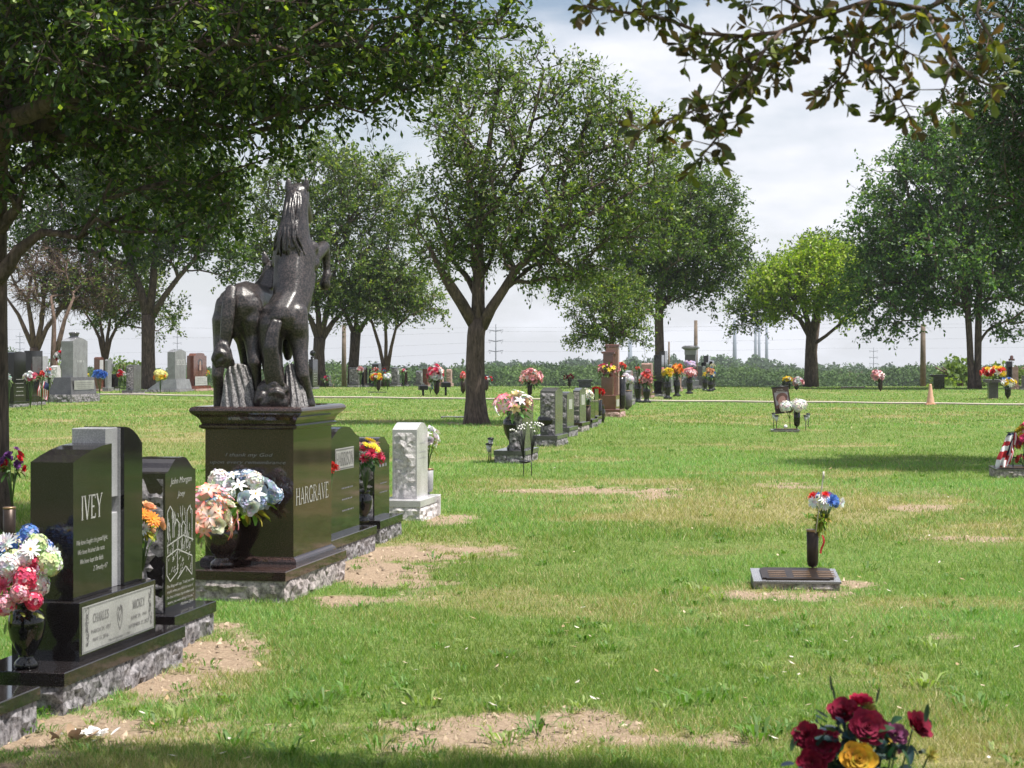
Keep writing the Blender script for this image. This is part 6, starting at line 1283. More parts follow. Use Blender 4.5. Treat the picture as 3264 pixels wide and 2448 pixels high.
place('granite_block', (lambda m: (m.box(P(1366, 0, 18.75).x-.12, P(1366, 0, 18.75).x+.12, 18.62, 18.9, -.02, .199), m.mesh('granite_block', MT['rockw']))[1])(MB())); tag(bpy.data.objects[-1] if False else scene.collection.objects[-1], 'pale granite block carrying the vase of white lilies', 'granite block')
# purple/red flowers behind the left trunk
bouquet('dark purple and red flowers behind the big left trunk', 38, 1478, 14.5, .09, .10, 14, [('rose', PU, 3), ('rose', RD, 1.4), ('mum', (.25, .08, .3), 1)], .04, 23, 40, .1, (.08, .13, .03), zb=.42)
cone_vase('dark vase behind the big left trunk', 30, 0, 14.5, .42, .05, 0.0)
# middle row
c = P(1640, 0, 28.0)
lathe_thing('urn', 'black urn under the pink lilies at the head of the middle row', 'vase', (P(1638, 0, 28.2).x, 28.15, .20), urn_prof(.17, .58), MT['black'], extra=None)
bouquet('big pink lily and tulip bouquet in the black urn of the middle row', 1640, 1290, 28.1, .27, .17, 26, [('lily', PK, 3, W), ('lily', HP, 1.5, SP), ('tulip', (.80, .66, .40), 1.5), ('tulip', LV, 1), ('lily', W, 1.3, W)], .10, 25, 30, .2, (.10, .2, .05), lf=(.2, .05), zb=.75)
lathe_thing('urn', 'black urn on the slab of the broad rough ended headstone', 'vase', tuple(P(1744, 1424-47, 33.45))[:2]+(.2,), urn_prof(.18, .42), MT['black'])
def sprigs():
    Yc = 24.8; b = P(1672, 1518, Yc); r = thing('garden_light', 'spray of thin dark wires tipped with white beads on a stake', 'garden light', (b.x, b.y, 0)); rg = random.Random(6)
    mb = MB(); m2 = MB(); k = .3843/FOC*Yc; zt = lambda y: EYE-((1040+.3843*y)-HOR)/FOC*Yc
    for cx in (440, 505):
        mb.tube([((cx-448)*k, 0, -.05), ((cx-448)*k, 0, zt(1120))], .006, 6)
    heads = [(345, 857), (360, 862), (378, 872), (330, 860), (395, 845), (405, 830), (418, 852), (430, 840), (445, 850), (425, 822), (440, 815), (455, 825), (468, 805), (490, 820), (505, 800), (520, 845), (530, 870), (535, 800), (548, 812), (555, 800), (572, 805), (575, 830), (590, 810), (602, 818), (500, 840), (415, 862), (530, 820), (560, 822)]
    for x, y in heads:
        cx = 440 if x < 470 else 505; p0 = Vector(((cx-448)*k, 0, zt(1110))); p2 = Vector(((x-448)*k, rg.uniform(-.08, .08), zt(y))); p1 = (p0+p2)/2+Vector(((cx-x)*k*.25, 0, 0)); mb.tube([p0, p1, p2], .0035, 4)
        m2.lathe([(.001, -.013), (.010, -.008), (.013, 0), (.010, .008), (.001, .013)], p2, 8)
    mb.build('wires', MT['blackmetal'], r); m2.build('beads', MT['petalwhite'], r)
    m3 = MB(); m3.lathe([(.04, zt(1135)), (.09, zt(1125)), (.06, zt(1112)), (.01, zt(1108))], (0, 0, 0), 12); m3.build('solar_cap', MT['blackmetal'], r)
MT['petalwhite'] = plain('white_beads', (.8, .78, .78), .4); sprigs()
def solar(label, px, pyt, pyg, grp='small solar path lights'):
    Yc = GY(pyg); x = (px-PXC)/FOC*Yc; zt = EYE-(pyt-HOR)/FOC*Yc; r = thing('solar_light', label, 'solar light', (x, Yc, gzf(x, Yc)), 0, grp)
    mb = MB(); mb.tube([(0, 0, -.05), (.005, 0, zt-.14)], .009, 6); mb.build('stake', MT['blackmetal'], r)
    mb = MB(); mb.lathe([(.02, zt-.145), (.035, zt-.10), (.042, zt-.03), (.03, zt-.03)], (0, 0, 0), 14); mb.build('lens', MT['glass'], r)
    mb = MB(); mb.lathe([(.01, zt-.032), (.055, zt-.03), (.05, zt-.01), (.02, zt), (.001, zt)], (0, 0, 0), 14); mb.build('cap', MT['blackmetal'], r)
solar('solar light with a tan cap left of the pink lily urn', 1564, 1395, 1470); solar('shorter solar light in front of the tan capped one', 1558, 1412, 1472)
solar('solar light at the left end of the portrait marker, rear', 2466, 1316, 1368); solar('solar light at the left end of the portrait marker, front', 2475, 1322, 1374)
solar('solar light right of the portrait marker nearest its vase', 2568, 1322, 1373); solar('solar light farthest right of the portrait marker', 2576, 1315, 1362)
F5 = lambda x, y: CT['c5'](x, y)
def bq5(label, x, y, Yd, rx, rz, n, items, fr, seed, **k):
    a, b = F5(x, y); f_ = min(fr, .5*min(rx, rz)); return bouquet(label, a, b, Yd, (rx-f_*.45)*1.05, (rz-f_*.45)*1.05, n, items, f_, seed, **k)
bq5('white and cream flowers before the brownish headstone of the middle row', 968, 570, 41.5, 0.14, 0.15, 16, [('lily', W, 3, IV), ('daisy', IV, 1)], .11, 31, leaves=20, lf=(.12, .05), zb=.3)
cone_vase('dark vase under the white and cream flowers of the middle row', F5(968, 0)[0], 0, 41.5, .55, .08, 0)
bq5('deep red flowers left of the red granite monument', 1055, 548, 45.5, 0.15, 0.14, 20, [('mum', (.60, .02, .02), 1)], .11, 32, leaves=10, lf=(.12, .05), zb=.5)
cone_vase('black vase under the deep red flowers', F5(1058, 0)[0], 0, 45.5, .6, .10, 0, 'black')
lathe_thing('jar', 'squat black jar beside the red monument base', 'jar', (P(F5(1065, 0)[0], 0, 46).x, 46, gzf(-.5, 46)+.0), [(.12, 0), (.15, .1), (.16, .3), (.12, .42), (.14, .45)], MT['black'])
bq5('pink roses and yellow lilies on top of the red monument column', 1140, 360, 50.6, 0.29, 0.16, 22, [('rose', SP, 3), ('lily', YE, 1.5, YE), ('rose', PK, 2)], .14, 33, leaves=30, lf=(.15, .06), zb=1.3)
bq5('coral flowers right of the red monument column', 1248, 335, 51.8, 0.14, 0.14, 10, [('rose', CO, 2), ('rose', SP, 1), ('mum', IV, 1)], .12, 34, leaves=16, lf=(.15, .06), zb=.9)
cone_vase('tall dark vase holding the coral flowers right of the red monument', F5(1248, 0)[0], 0, 51.8, 1.12, .13, 0, 'black')
bq5('pale lavender flowers before the grey headstone with the urn', 1305, 448, 57, 0.17, 0.17, 18, [('ball', (.66, .62, .74), 2, W), ('lily', W, 1, W)], .10, 35, leaves=12, lf=(.1, .05), zb=.6)
cone_vase('grey urn vase under the pale lavender flowers', F5(1298, 0)[0], 0, 57, .62, .17, 0, 'dgray')
bq5('pink and salmon rose mass on the low red granite block', 1460, 435, 66.5, 0.25, 0.3, 34, [('rose', SP, 3), ('rose', CO, 2), ('lily', W, 1, IV), ('rose', PK, 1)], .17, 36, leaves=40, lf=(.2, .08), zb=.6)
bq5('salmon rose bunch at the upper left above the low red block', 1388, 352, 67, 0.1, 0.1, 9, [('rose', CO, 2), ('rose', SP, 1)], .14, 37, leaves=10, lf=(.2, .08), zb=.6)
bq5('yellow and white flowers right of the tall black slab', 1635, 388, 73, 0.23, 0.22, 26, [('mum', YE, 3), ('rose', IV, 1), ('mum', SP, .5)], .16, 38, leaves=20, lf=(.2, .08), zb=.55)
bq5('bright orange flowers in the far part of the middle row', 1712, 368, 78, 0.24, 0.28, 28, [('lily', ORG, 3, ORG), ('mum', (.75, .18, .03), 1), ('mum', YE, .5)], .18, 39, leaves=16, lf=(.2, .08), zb=.6)
bq5('rose pink and white flowers in the far part of the middle row', 1815, 390, 84, 0.33, 0.26, 30, [('lily', HP, 3, SP), ('lily', W, 1.2, SP)], .18, 40, leaves=16, lf=(.2, .08), zb=.5)
bq5('pale lilac flowers around the column monument', 1822, 320, 93, 0.28, 0.2, 22, [('ball', LV, 1, W), ('lily', W, 1, SP)], .17, 41, leaves=12, lf=(.2, .08), zb=.8)
bq5('yellow flowers between the dark far headstones', 1945, 405, 92, 0.11, 0.2, 12, [('mum', YE, 1)], .16, 42, leaves=8, lf=(.2, .08), zb=.5)
bq5('blue and peach flowers at the right end of the middle row', 1990, 395, 90, 0.22, 0.32, 24, [('mum', BL, 1.4), ('rose', PE, 2), ('rose', IV, 1)], .17, 43, leaves=16, lf=(.2, .08), zb=.3)
bq5('yellow blooms above the right end of the far group', 2008, 335, 94, 0.14, 0.16, 12, [('mum', YE, 1), ('rose', IV, 1)], .15, 44, leaves=8, lf=(.2, .08), zb=.8)
for k, (x, yv, Yd, h, lb) in enumerate([(1460, 0, 66.5, .62, 'pink and salmon rose mass'), (1635, 0, 73, .7, 'yellow and white flowers'), (1712, 0, 78, .7, 'bright orange flowers'), (1815, 0, 84, .75, 'rose pink and white flowers'), (1822, 0, 93, 1.0, 'pale lilac flowers'), (1945, 0, 92, .6, 'yellow flowers between the dark headstones'), (1990, 0, 90, .5, 'blue and peach flowers'), (2008, 0, 94, 1.0, 'yellow blooms above the far group'), (1388, 0, 67, .75, 'salmon rose bunch')]):
    lathe_thing('flower_vase', 'dark granite vase under the '+lb, 'vase', (P(F5(x, 0)[0], 0, Yd).x, Yd, 0), [(.17, 0), (.17, .07), (.10, .10), (.09, .16), (.13, h*.5), (.15, h*.8), (.12, h*.93), (.14, h)], MT['black'])
# vases out on the far lawn
bq5('pink lily bouquet in a tall bronze vase on the lawn beyond the central trunk', 505, 430, 78.6, 0.47, 0.4, 32, [('lily', CO, 3, W), ('rose', SP, 2), ('spray', W, 1.5)], .17, 51, leaves=40, lf=(.22, .08), zb=.45)
cone_vase('tall bronze vase under the pink lilies on the far lawn', 1688.5, 1263, None, .62, .11)
bq5('little red, white and blue bouquet on the far lawn', 140, 435, 92, 0.24, 0.18, 14, [('mum', RD, 1), ('mum', W, 1), ('mum', (.08, .1, .35), 1)], .15, 52, leaves=12, lf=(.2, .08), zb=.45)
cone_vase('bronze vase under the little red, white and blue bouquet', 1550.5, 1246, None, .6, .11)
bq5('dark red roses in a thin black vase before the woodland', 815, 425, 104, 0.27, 0.2, 10, [('rose', (.25, .03, .04), 2), ('mum', W, .5)], .15, 53, leaves=16, leafcol=(.02, .03, .02), lf=(.2, .08), zb=.5)
cone_vase('thin black vase under the dark red roses', 1815, 1234, None, .6, .1)
FM = CT['cm']
def bqm(label, x, y, Yd, rx, rz, n, items, fr, seed, **k): a, b = FM(x, y); f_ = min(fr, .5*min(rx, rz)); return bouquet(label, a, b, Yd, (rx-f_*.45)*1.05, (rz-f_*.45)*1.05, n, items, f_, seed, **k)
bqm('yellow, orange and pink bouquet on the far lawn left of the central oak', 805, 548, 91, 0.3, 0.22, 28, [('mum', YE, 2), ('rose', CO, 2), ('rose', IV, 1)], .17, 54, leaves=24, lf=(.2, .08), zb=.5)
cone_vase('tall bronze vase under the yellow, orange and pink bouquet', 1206, 1247, None, .68, .11)
bqm('tallest bouquet of white and hot pink flowers between two black lanterns', 1315, 525, 81, 0.36, 0.4, 48, [('mum', HP, 3), ('rose', W, 2.2), ('lily', CO, 1, W), ('mum', RD, .6)], .17, 55, leaves=40, lf=(.22, .08), zb=.6)
cone_vase('bronze vase under the tallest white and hot pink bouquet', 1392, 1259, None, .75, .13)
bqm('small blue and white flowers low beside the tall bouquet', 1275, 638, 81, 0.11, 0.13, 7, [('mum', BL, 1), ('mum', W, 1)], .12, 56, leaves=4, lf=(.15, .06), zb=.05)
bqm('red flowers half hidden by the central trunk', 1552, 535, 84, 0.15, 0.22, 22, [('lily', (.78, .1, .12), 2, SP), ('mum', CO, 1)], .17, 57, leaves=10, lf=(.2, .08), zb=.5)
cone_vase('bronze vase half hidden by the central trunk', 1476, 1255, None, .7, .12)
for k, (x, y, Yd, rx, rz, n, it, lb) in enumerate([(670, 487, 95, .18, .2, 16, [('rose', SP, 2), ('rose', W, 1)], 'pink flowers on the wide rough ended distant headstone'), (800, 482, 97, .18, .14, 12, [('mum', RD, 1), ('mum', W, 1)], 'red and white flowers by the arrow emblem headstone'),
     (905, 545, 93, .18, .18, 12, [('ball', W, 2, LB)], 'white flowers low between the distant headstones'), (1042, 492, 96, .14, .14, 9, [('rose', W, 2), ('rose', PK, .7)], 'white and pink flowers on the distant dark headstone'),
     (205, 478, 99, .16, .24, 14, [('rose', W, 2), ('rose', PK, 1)], 'pink and white flowers left of the sphere topped headstone'), (370, 560, 99, .12, .2, 6, [('rose', W, 2), ('rose', HP, 1)], 'tiny white and pink bunch by the small low dark headstone'), (875, 500, 97, .12, .2, 6, [('mum', RD, 1), ('mum', BL, 1)], 'tiny red and blue bunch right of the arrow emblem headstone')]):
    bqm(lb, x, y, Yd, rx, rz, n, it, .17, 60+k, leaves=12, lf=(.2, .08), zb=.0)
def lantern(label, x, yt, yb, yg):
    a, g_ = FM(x, yg); Yc = GY(g_); k = .3707/FOC*Yc; xx = (a-PXC)/FOC*Yc; r = thing('stake_lantern', label, 'lantern', (xx, Yc, gzf(xx, Yc)), .2, 'black lantern boxes on stakes'); zt = (yg-yt)*k; zb = (yg-yb)*k
    mb = MB(); mb.tube([(0, 0, -.05), (0, 0, zb)], .05, 6); mb.build('stake', MT['blackmetal'], r); mb = MB(); mb.box(-.19, .19, -.19, .19, zb, zt-.08); mb.build('box', MT['blackmetal'], r); mb = MB(); mb.raw([(-.24, -.24, zt-.079), (.24, -.24, zt-.079), (.24, .24, zt-.079), (-.24, .24, zt-.079), (0, 0, zt)], [(3, 2, 1, 0), (0, 1, 4), (1, 2, 4), (2, 3, 4), (3, 0, 4)]); mb.build('roof', MT['blackmetal'], r)
lantern('black lantern box left of the tallest bouquet', 1210, 605, 655, 706); lantern('black lantern box right of the tallest bouquet', 1405, 578, 630, 702)
F4 = CT['c4']
for k, (x, y, Yd, rx, rz, n, it, fr, lb) in enumerate([
     (75, 565, 57, .09, .19, 18, [('rose', W, 2), ('mum', (.4, .7, .6), .6)], .13, 'white and mint flowers at the far left edge'), (262, 545, 58, .24, .2, 28, [('rose', PK, 1), ('rose', W, 2), ('lily', RD, .6, W)], .14, 'rose red and white flowers between the two black headstones'),
     (418, 525, 64, .14, .3, 22, [('rose', W, 2), ('mum', LB, 1), ('mum', CO, .5)], .14, 'white, coral and light blue column of flowers behind the little flag'), (358, 530, 57, .10, .15, 10, [('rose', CO, 1), ('rose', RD, 1)], .12, 'coral flowers just above the little flag'),
     (550, 362, 68.4, .34, .23, 34, [('rose', RD, 2), ('rose', W, 1.6)], .19, 'red and white roses in the tall grey urn'), (858, 530, 82, .37, .26, 34, [('mum', BL, 3), ('mum', (.03, .1, .4), 1)], .2, 'bright blue flower mass left of the lone dark headstone'),
     (1378, 538, 86, .29, .32, 30, [('mum', YE, 3), ('ball', (.75, .72, .3), 1), ('mum', ORG, .4)], .2, 'yellow chrysanthemums right of the thick trunk'), (1030, 520, 84, .16, .25, 16, [('rose', RD, 1), ('rose', PK, 1), ('rose', W, .6)], .18, 'red and pink flowers by the pale cross'),
     (1788, 515, 90, .10, .2, 8, [('mum', CO, 1), ('mum', YE, .5)], .16, 'coral flowers right of the arched niche headstone'), (755, 530, 78, .08, .1, 6, [('mum', YE, 1)], .14, 'small yellow flowers beside the massive grey monument'), (1066, 530, 86, .10, .25, 10, [('rose', SP, 1), ('rose', W, 1)], .17, 'pale pink flowers left behind the lone dark headstone')]):
    a, b = F4(x, y); f_ = min(fr, .5*min(rx, rz)); bouquet(lb, a, b, Yd, rx-f_*.6, rz-f_*.6, n, it, f_, 80+k, leaves=20, lf=(.12, .05), zb=.0 if k not in (4,) else 1.5)
c_ = P(F4(562, 0)[0], 0, 68.4); lathe_thing('urn', 'tall grey urn on the plinth of the massive monument holding red and white roses', 'vase', (c_.x, 68.4, .93), urn_prof(.20, .63), MT['dgray'])
# small flag with stripes
def striped(name, label, loc, rz, pts_fn, nu, nv, canton, root):
    """flag cloth: pts_fn(u,v)->Vector, stripes along v index; canton (u<cu, v>cv)"""
    V = []; F = []; mi = []
    for i in range(nu+1):
        for j in range(nv+1): V.append(pts_fn(i/nu, j/nv))
    for i in range(nu):
        for j in range(nv):
            a = i*(nv+1)+j; F.append((a, a+nv+1, a+nv+2, a+1)); u, v = (i+.5)/nu, (j+.5)/nv; s = int(v*13)
            mi.append(2 if (u < canton[0] and v > canton[1]) else (0 if s % 2 == 0 else 1))
    me = bpy.data.meshes.new(name); me.from_pydata([tuple(v) for v in V], [], F)
    for m in (MT['fred'], MT['fwhite'], MT['fblue']): me.materials.append(m)
    me.polygons.foreach_set('material_index', mi); me.polygons.foreach_set('use_smooth', [True]*len(F)); me.update(); return place(name, me, root)
MT['fred'] = plain('flag_red', (.42, .02, .03), .8, trans=.2); MT['fwhite'] = plain('flag_white', (.75, .75, .78), .8, trans=.2, var=.05); MT['fblue'] = plain('flag_blue', (.02, .03, .09), .8, trans=.15)
def little_flag():
    g_ = F4(316, 803); Yc = GY(g_[1]); x = (g_[0]-PXC)/FOC*Yc; k = .3707/FOC*Yc; r = thing('small_flag', 'small striped flag on a thin stick in front of the massive grey monument', 'flag', (x, Yc, 0))
    mb = MB(); mb.tube([(0, 0, -.05), (30*k, 0, 245*k)], .012, 6); mb.build('stick', MT['wood'], r)
    A = Vector((25*k, -.02, 243*k)); U = Vector((-20*k, 0, -140*k)); Vv = Vector((85*k, 0, -45*k))
    def f(u, v): return A+U*u*1.0+Vv*(1-v)+Vector((0, .05*math.sin(u*7+v*3), 0))
    # stripes run down the hanging cloth
    striped('cloth', '', None, 0, lambda u, v: A+U*u+Vv*v+Vector((0, .05*math.sin(u*6+v*4), 0)), 20, 26, (.42, .52), r)
little_flag()
# ------------------------------------------------------------------ right side things
mk = anchor(2590, 1862)
vz = P(2592, 0, 12.95); cone_vase('tall dark bronze vase on the flat marker in the right foreground', 2590, 0, 12.95, .30, .043, .085)
bouquet('red, white and blue daisy bouquet over the flat marker in the right foreground', 2630, 1598, 12.95, .10, .05, 17, [('daisy', W, 3, (.7, .7, .75)), ('mum', BL, 2), ('mum', (.72, .05, .05), 1.4)], .045, 91, 0, .1, zb=.38)
def greenery():
    rng = random.Random(4); c = P(2618, 1660, 12.95); r = thing('artificial_greenery', 'yellow green artificial leaves hanging between the vase and its bouquet', 'greenery', tuple(c)); me = leaves_mesh(150, .11, rng, (.25, .30, .03), (.045, .022)); o = place('leaves', me, r); o.scale = (.6, .6, 1.1)
    mb = MB(); mb.tube([(0, 0, .08), (-.03, 0, -.13)], .006, 5); mb.build('stem', MT['stem'], r)
greenery()
def rod():
    a = P(2625, 1512, 12.85); b = P(2600, 1700, 12.85); mb = MB(); mb.tube([b, a, a+Vector((0, 0, .02))], [.004, .005, .002], 6); mb.tube([a-Vector((0, 0, .03)), a+Vector((0, 0, .02))], [.008, .006], 8); o = mb.build('garden_rod', MT['rod']); tag(o, 'thin pale rod standing up out of the red white and blue bouquet', 'rod')
    mb = MB(); p0 = P(2618, 1705, 12.85); V = []; n = 8
    for i in range(n+1): t = i/n; V += [p0+Vector((.012*math.sin(t*5)+.0, .0, -.13*t)), p0+Vector((.012*math.sin(t*5)+.016, .01, -.13*t-.004))]
    mb.raw(V, [(2*i, 2*i+1, 2*i+3, 2*i+2) for i in range(n)]); o = mb.build('ribbon', MT['fred']); tag(o, 'short red ribbon hanging behind the bronze vase at the right', 'ribbon')
rod()
def banner():
    Yc = 40.6; k = 170/1410/FOC*Yc; f = lambda x, y: Vector(((2450+x*170/1410-PXC)/FOC*Yc, Yc, EYE-(1200+y*200/1659-HOR)/FOC*Yc)); o_ = f(570, 1345); o_.z = 0
    r = thing('memorial_banner', 'tilted dark memorial banner with a faded portrait hanging behind white flowers', 'banner', tuple(o_)); g_ = lambda x, y, d=0: f(x, y)-o_+Vector((0, d, 0))
    mb = MB(); mb.raw([g_(85, 300), g_(185, 995), g_(640, 950), g_(505, 255), g_(85, 300, .012), g_(185, 995, .012), g_(640, 950, .012), g_(505, 255, .012)], [(0, 1, 2, 3), (7, 6, 5, 4), (0, 4, 5, 1), (1, 5, 6, 2), (2, 6, 7, 3), (3, 7, 4, 0)]); mb.build('cloth', MT['bannerm'], r)
    mb = MB(); mb.tube([g_(60, 305, .01), g_(530, 250, .01)], .014, 8); mb.tube([g_(515, 255, .02), g_(560, 700, .02), g_(570, 1345, .02)], .008, 6); mb.build('hanger', MT['blackmetal'], r)
    pl = MB(); pl.raw([g_(140, 430, -.004), g_(215, 850, -.004), g_(560, 830, -.004), g_(495, 400, -.004)], [(0, 1, 2, 3)]); pl.build('photo_backdrop', MT['b1'], r)
    def ell(cx, cy_, rx, ry, d, name, m):
        b = MB(); n = 24; b.raw([g_(cx+rx*math.cos(2*math.pi*i/n)-.12*ry*math.sin(2*math.pi*i/n)*-1, cy_-ry*math.sin(2*math.pi*i/n), d) for i in range(n)], [tuple(range(n))]); b.build(name, MT[m], r)
    ell(350, 560, 150, 130, -.006, 'portrait_hair', 'b2'); ell(350, 640, 95, 130, -.008, 'portrait_face', 'b3'); ell(360, 800, 170, 60, -.007, 'portrait_shoulders', 'b2')
    for cx, cy_, rx, ry in ((315, 625, 14, 6), (385, 618, 14, 6), (352, 700, 30, 7), (350, 662, 9, 14)): ell(cx, cy_, rx, ry, -.010, 'portrait_feature', 'b2')
    def t(s, x, y, w_, h):
        V, F = font_text(s, .2); a = min(v[0] for v in V); b = max(v[0] for v in V); m = MB(); m.raw([g_(x+(v[0]-a)/(b-a)*w_, y-v[1]*h-(v[0]-a)/(b-a)*w_*.1, -.006) for v in V], F); m.build('lettering', MT['etch'], r)
    t('In Loving', 225, 362, 150, 42); t('Memory', 195, 425, 230, 62)
MT['bannerm'] = plain('banner_cloth', (.055, .032, .030), .7); MT['b1'] = plain('portrait_backdrop', (.22, .20, .23), .7, var=.3, sc=6); MT['b2'] = plain('portrait_dark', (.12, .055, .05), .7, var=.3, sc=9); MT['b3'] = plain('portrait_skin', (.36, .20, .18), .7, var=.25, sc=7)
banner()
cone_vase('wide black vase in front of the portrait banner', 2540, 1366, 40.7, .46, .075, .05, 'black')
bouquet('two big white hydrangea heads in the black vase by the portrait banner', 2540, 1296, 40.6, .19, .05, 3, [('ball', W, 1, (.75, .72, .66))], .11, 95, 14, .05, (.2, .13, .05), lf=(.08, .04), zb=.5)
for k, (x, y) in enumerate(((2505, 1297), (2542, 1291))):
    c_ = P(x, y, 40.5); r = thing('hydrangea_head', ['left', 'right'][k]+' large white hydrangea ball over the black vase by the banner', 'flower', tuple(c_), 0, BQ); place('bloom', flower_mesh('ball', W, k, (.75, .72, .66)), r, Matrix.Scale(.155, 4)); mb = MB(); mb.tube([(0, 0, -.05), (.1-.1*k, .05, -.28)], .008, 5); mb.build('stem', MT['stem'], r)
b_ = P(2504, 1363, 40.4); o = (lambda m: (m.lathe([(.03, 0), (.045, .03), (.03, .06), (.002, .075)], (0, 0, 0), 10), m.build('white_ornament', MT['petalwhite']))[1])(MB()); o.location = (b_.x, b_.y, .075); tag(o, 'tiny white ornament lying on the marker below the banner', 'ornament')
def bqr(label, x, y, Yd, rx, rz, n, it, fr, seed, zb, **k): a, b = CT['cr'](x, y); f_ = min(fr, .5*min(rx, rz)); return bouquet(label, a, b, Yd, rx-f_*.6, rz-f_*.6, n, it, f_, seed, leaves=24, lf=(.13, .05), zb=zb, **k)
bqr('yellow flowers, left half of the pair above the portrait banner', 648, 436, 93, .26, .2, 22, [('mum', YE, 2), ('rose', ORG, .6), ('rose', IV, 1)], .17, 101, .5)
bqr('pink and white flowers, right half of the pair above the portrait banner', 713, 452, 93, .28, .28, 26, [('rose', SP, 2), ('rose', W, 2)], .17, 102, .5)
cone_vase('dark vase under the yellow flowers beyond the banner', CT['cr'](648, 0)[0], 0, 93, .62, .13, 0, 'black'); cone_vase('dark vase under the pink and white flowers beyond the banner', CT['cr'](705, 0)[0], 0, 93, .6, .13, 0, 'black')
bqr('white and blush bouquet on the far lawn right of the yellow green tree', 1243, 414, 90, .34, .33, 34, [('lily', W, 2.5, SP), ('rose', SP, 1), ('mum', (.5, .6, .2), .4)], .18, 103, .55)
cone_vase('tall bronze vase under the white and blush bouquet on the far lawn', 2806, 1248, None, .72, .12)
bqr('red and yellow flowers heaped on the grey pedestal in front of the twin trunks', 2008, 388, 72.5, .52, .27, 48, [('rose', RD, 1), ('rose', CO, 1.5), ('mum', YE, 1.5), ('lily', W, 1.2, W)], .18, 104, .75)
bqr('white and yellow flowers spilling right of the grey pedestal', 2105, 458, 72.3, .33, .23, 24, [('lily', W, 2, W), ('mum', YE, 1.4), ('mum', BL, .3)], .17, 105, .5)
cone_vase('black vase right of the grey pedestal', 2200+.481*2105, 1272, None, .75, .13, None, 'black')
# cone
def cone():
    x, yg = CT['cr'](1592, 606); Yc = GY(yg); xx = (x-PXC)/FOC*Yc; r = thing('traffic_cone', 'faded pale orange traffic cone beside the path at the right', 'cone', (xx, Yc, gzf(xx, Yc)+.03)); mb = MB(); mb.lathe([(.145, .02), (.14, .05), (.085, .36), (.045, .66), (.035, .70), (.02, .70)], (0, 0, 0), 24); mb.build('shell', MT['cone'], r)
    mb = MB(); mb.box(-.17, .17, -.17, .17, -.03, .02, 0, .01); mb.build('foot', MT['cone'], r)
cone()
# draped flag and flowers at right edge
def draped():
    Yc = 24.6; s = 124/857; f = lambda x, y, d=0: Vector(((3140+x*s-PXC)/FOC*Yc, Yc+d, EYE-(1320+y*s-HOR)/FOC*Yc)); o_ = f(660, 1390); o_.z = 0
    r = thing('draped_flag', 'striped flag hanging in folds from a stand at the right edge', 'flag', tuple(o_)); 
    spine = [((520, 700), (420, 420)), ((430, 670), (620, 480)), ((360, 585), (700, 700)), ((330, 500), (850, 850)), ((270, 490), (960, 960)), ((230, 440), (1080, 1150)), ((310, 400), (1300, 1340))]
    L0 = [(520, 420), (440, 560), (390, 690), (345, 820), (275, 960), (225, 1130), (240, 1250), (330, 1330)]; R0 = [(690, 410), (680, 560), (640, 720), (625, 850), (590, 960), (540, 1090), (470, 1200), (400, 1340)]
    rows = 56; cols = 18; V = []; F = []; mi = []
    def ip(a, t): t *= len(a)-1; i = min(int(t), len(a)-2); q = t-i; return a[i][0]+(a[i+1][0]-a[i][0])*q, a[i][1]+(a[i+1][1]-a[i][1])*q
    for i in range(rows+1):
        t = i/rows; (a, b), (c, d) = ip(L0, t), ip(R0, t)
        for j in range(cols+1): s_ = j/cols; V.append(f(a+(c-a)*s_, b+(d-b)*s_, .05*math.sin(s_*9+t*5)+.03*math.sin(s_*17-t*7))-o_)
    bands = [(0, .09, 2), (.09, .22, 1), (.22, .32, 0), (.32, .44, 1), (.44, .62, 0), (.62, .80, 1), (.80, .95, 0), (.95, 1, 1)]
    for i in range(rows):
        for j in range(cols):
            a = i*(cols+1)+j; F.append((a, a+cols+1, a+cols+2, a+1)); s_ = (j+.5)/cols; t = (i+.5)/rows+.05*math.sin(s_*3)-(.05 if s_ > .55 else 0); m = next((x[2] for x in bands if x[0] <= t < x[1]), 0)
            if .62 < s_ < .74 and t < .5: m = 2
            elif s_ >= .74: m = int(s_*22+t*3) % 2
            mi.append(m)
    me = bpy.data.meshes.new('cloth'); me.from_pydata([tuple(v) for v in V], [], F); [me.materials.append(MT[m]) for m in ('fred', 'fwhite', 'fblue')]; me.polygons.foreach_set('material_index', mi); me.polygons.foreach_set('use_smooth', [True]*len(F)); me.update(); place('cloth', me, r)
    mb = MB(); mb.tube([f(655, 1400, .08)-o_+Vector((0, 0, -.1)), f(650, 950, .08)-o_, f(640, 400, .06)-o_], .006, 6); mb.tube([f(500, 410, .06)-o_, f(700, 395, .06)-o_], .006, 6); mb.tube([f(500, 930, .06)-o_, f(740, 970, .06)-o_], .008, 6); mb.build('stand', MT['blackmetal'], r)
draped()
bouquet('tall pink, orange and yellow flowers at the right edge beside the flag', 3268, 1405, 24.7, .10, .22, 26, [('rose', (.75, .1, .25), 2), ('mum', ORG, 1.3), ('mum', (.45, .35, .03), 1), ('lily', (.8, .25, .4), 1, W)], .075, 111, 30, .05, (.03, .06, .03), zb=.25)
bouquet('low pink and white flowers resting on the marker at the right edge', 3262, 1463, 24.65, .07, .05, 6, [('rose', CO, 1), ('rose', PK, 1)], .06, 112, 6, .02, zb=.13)
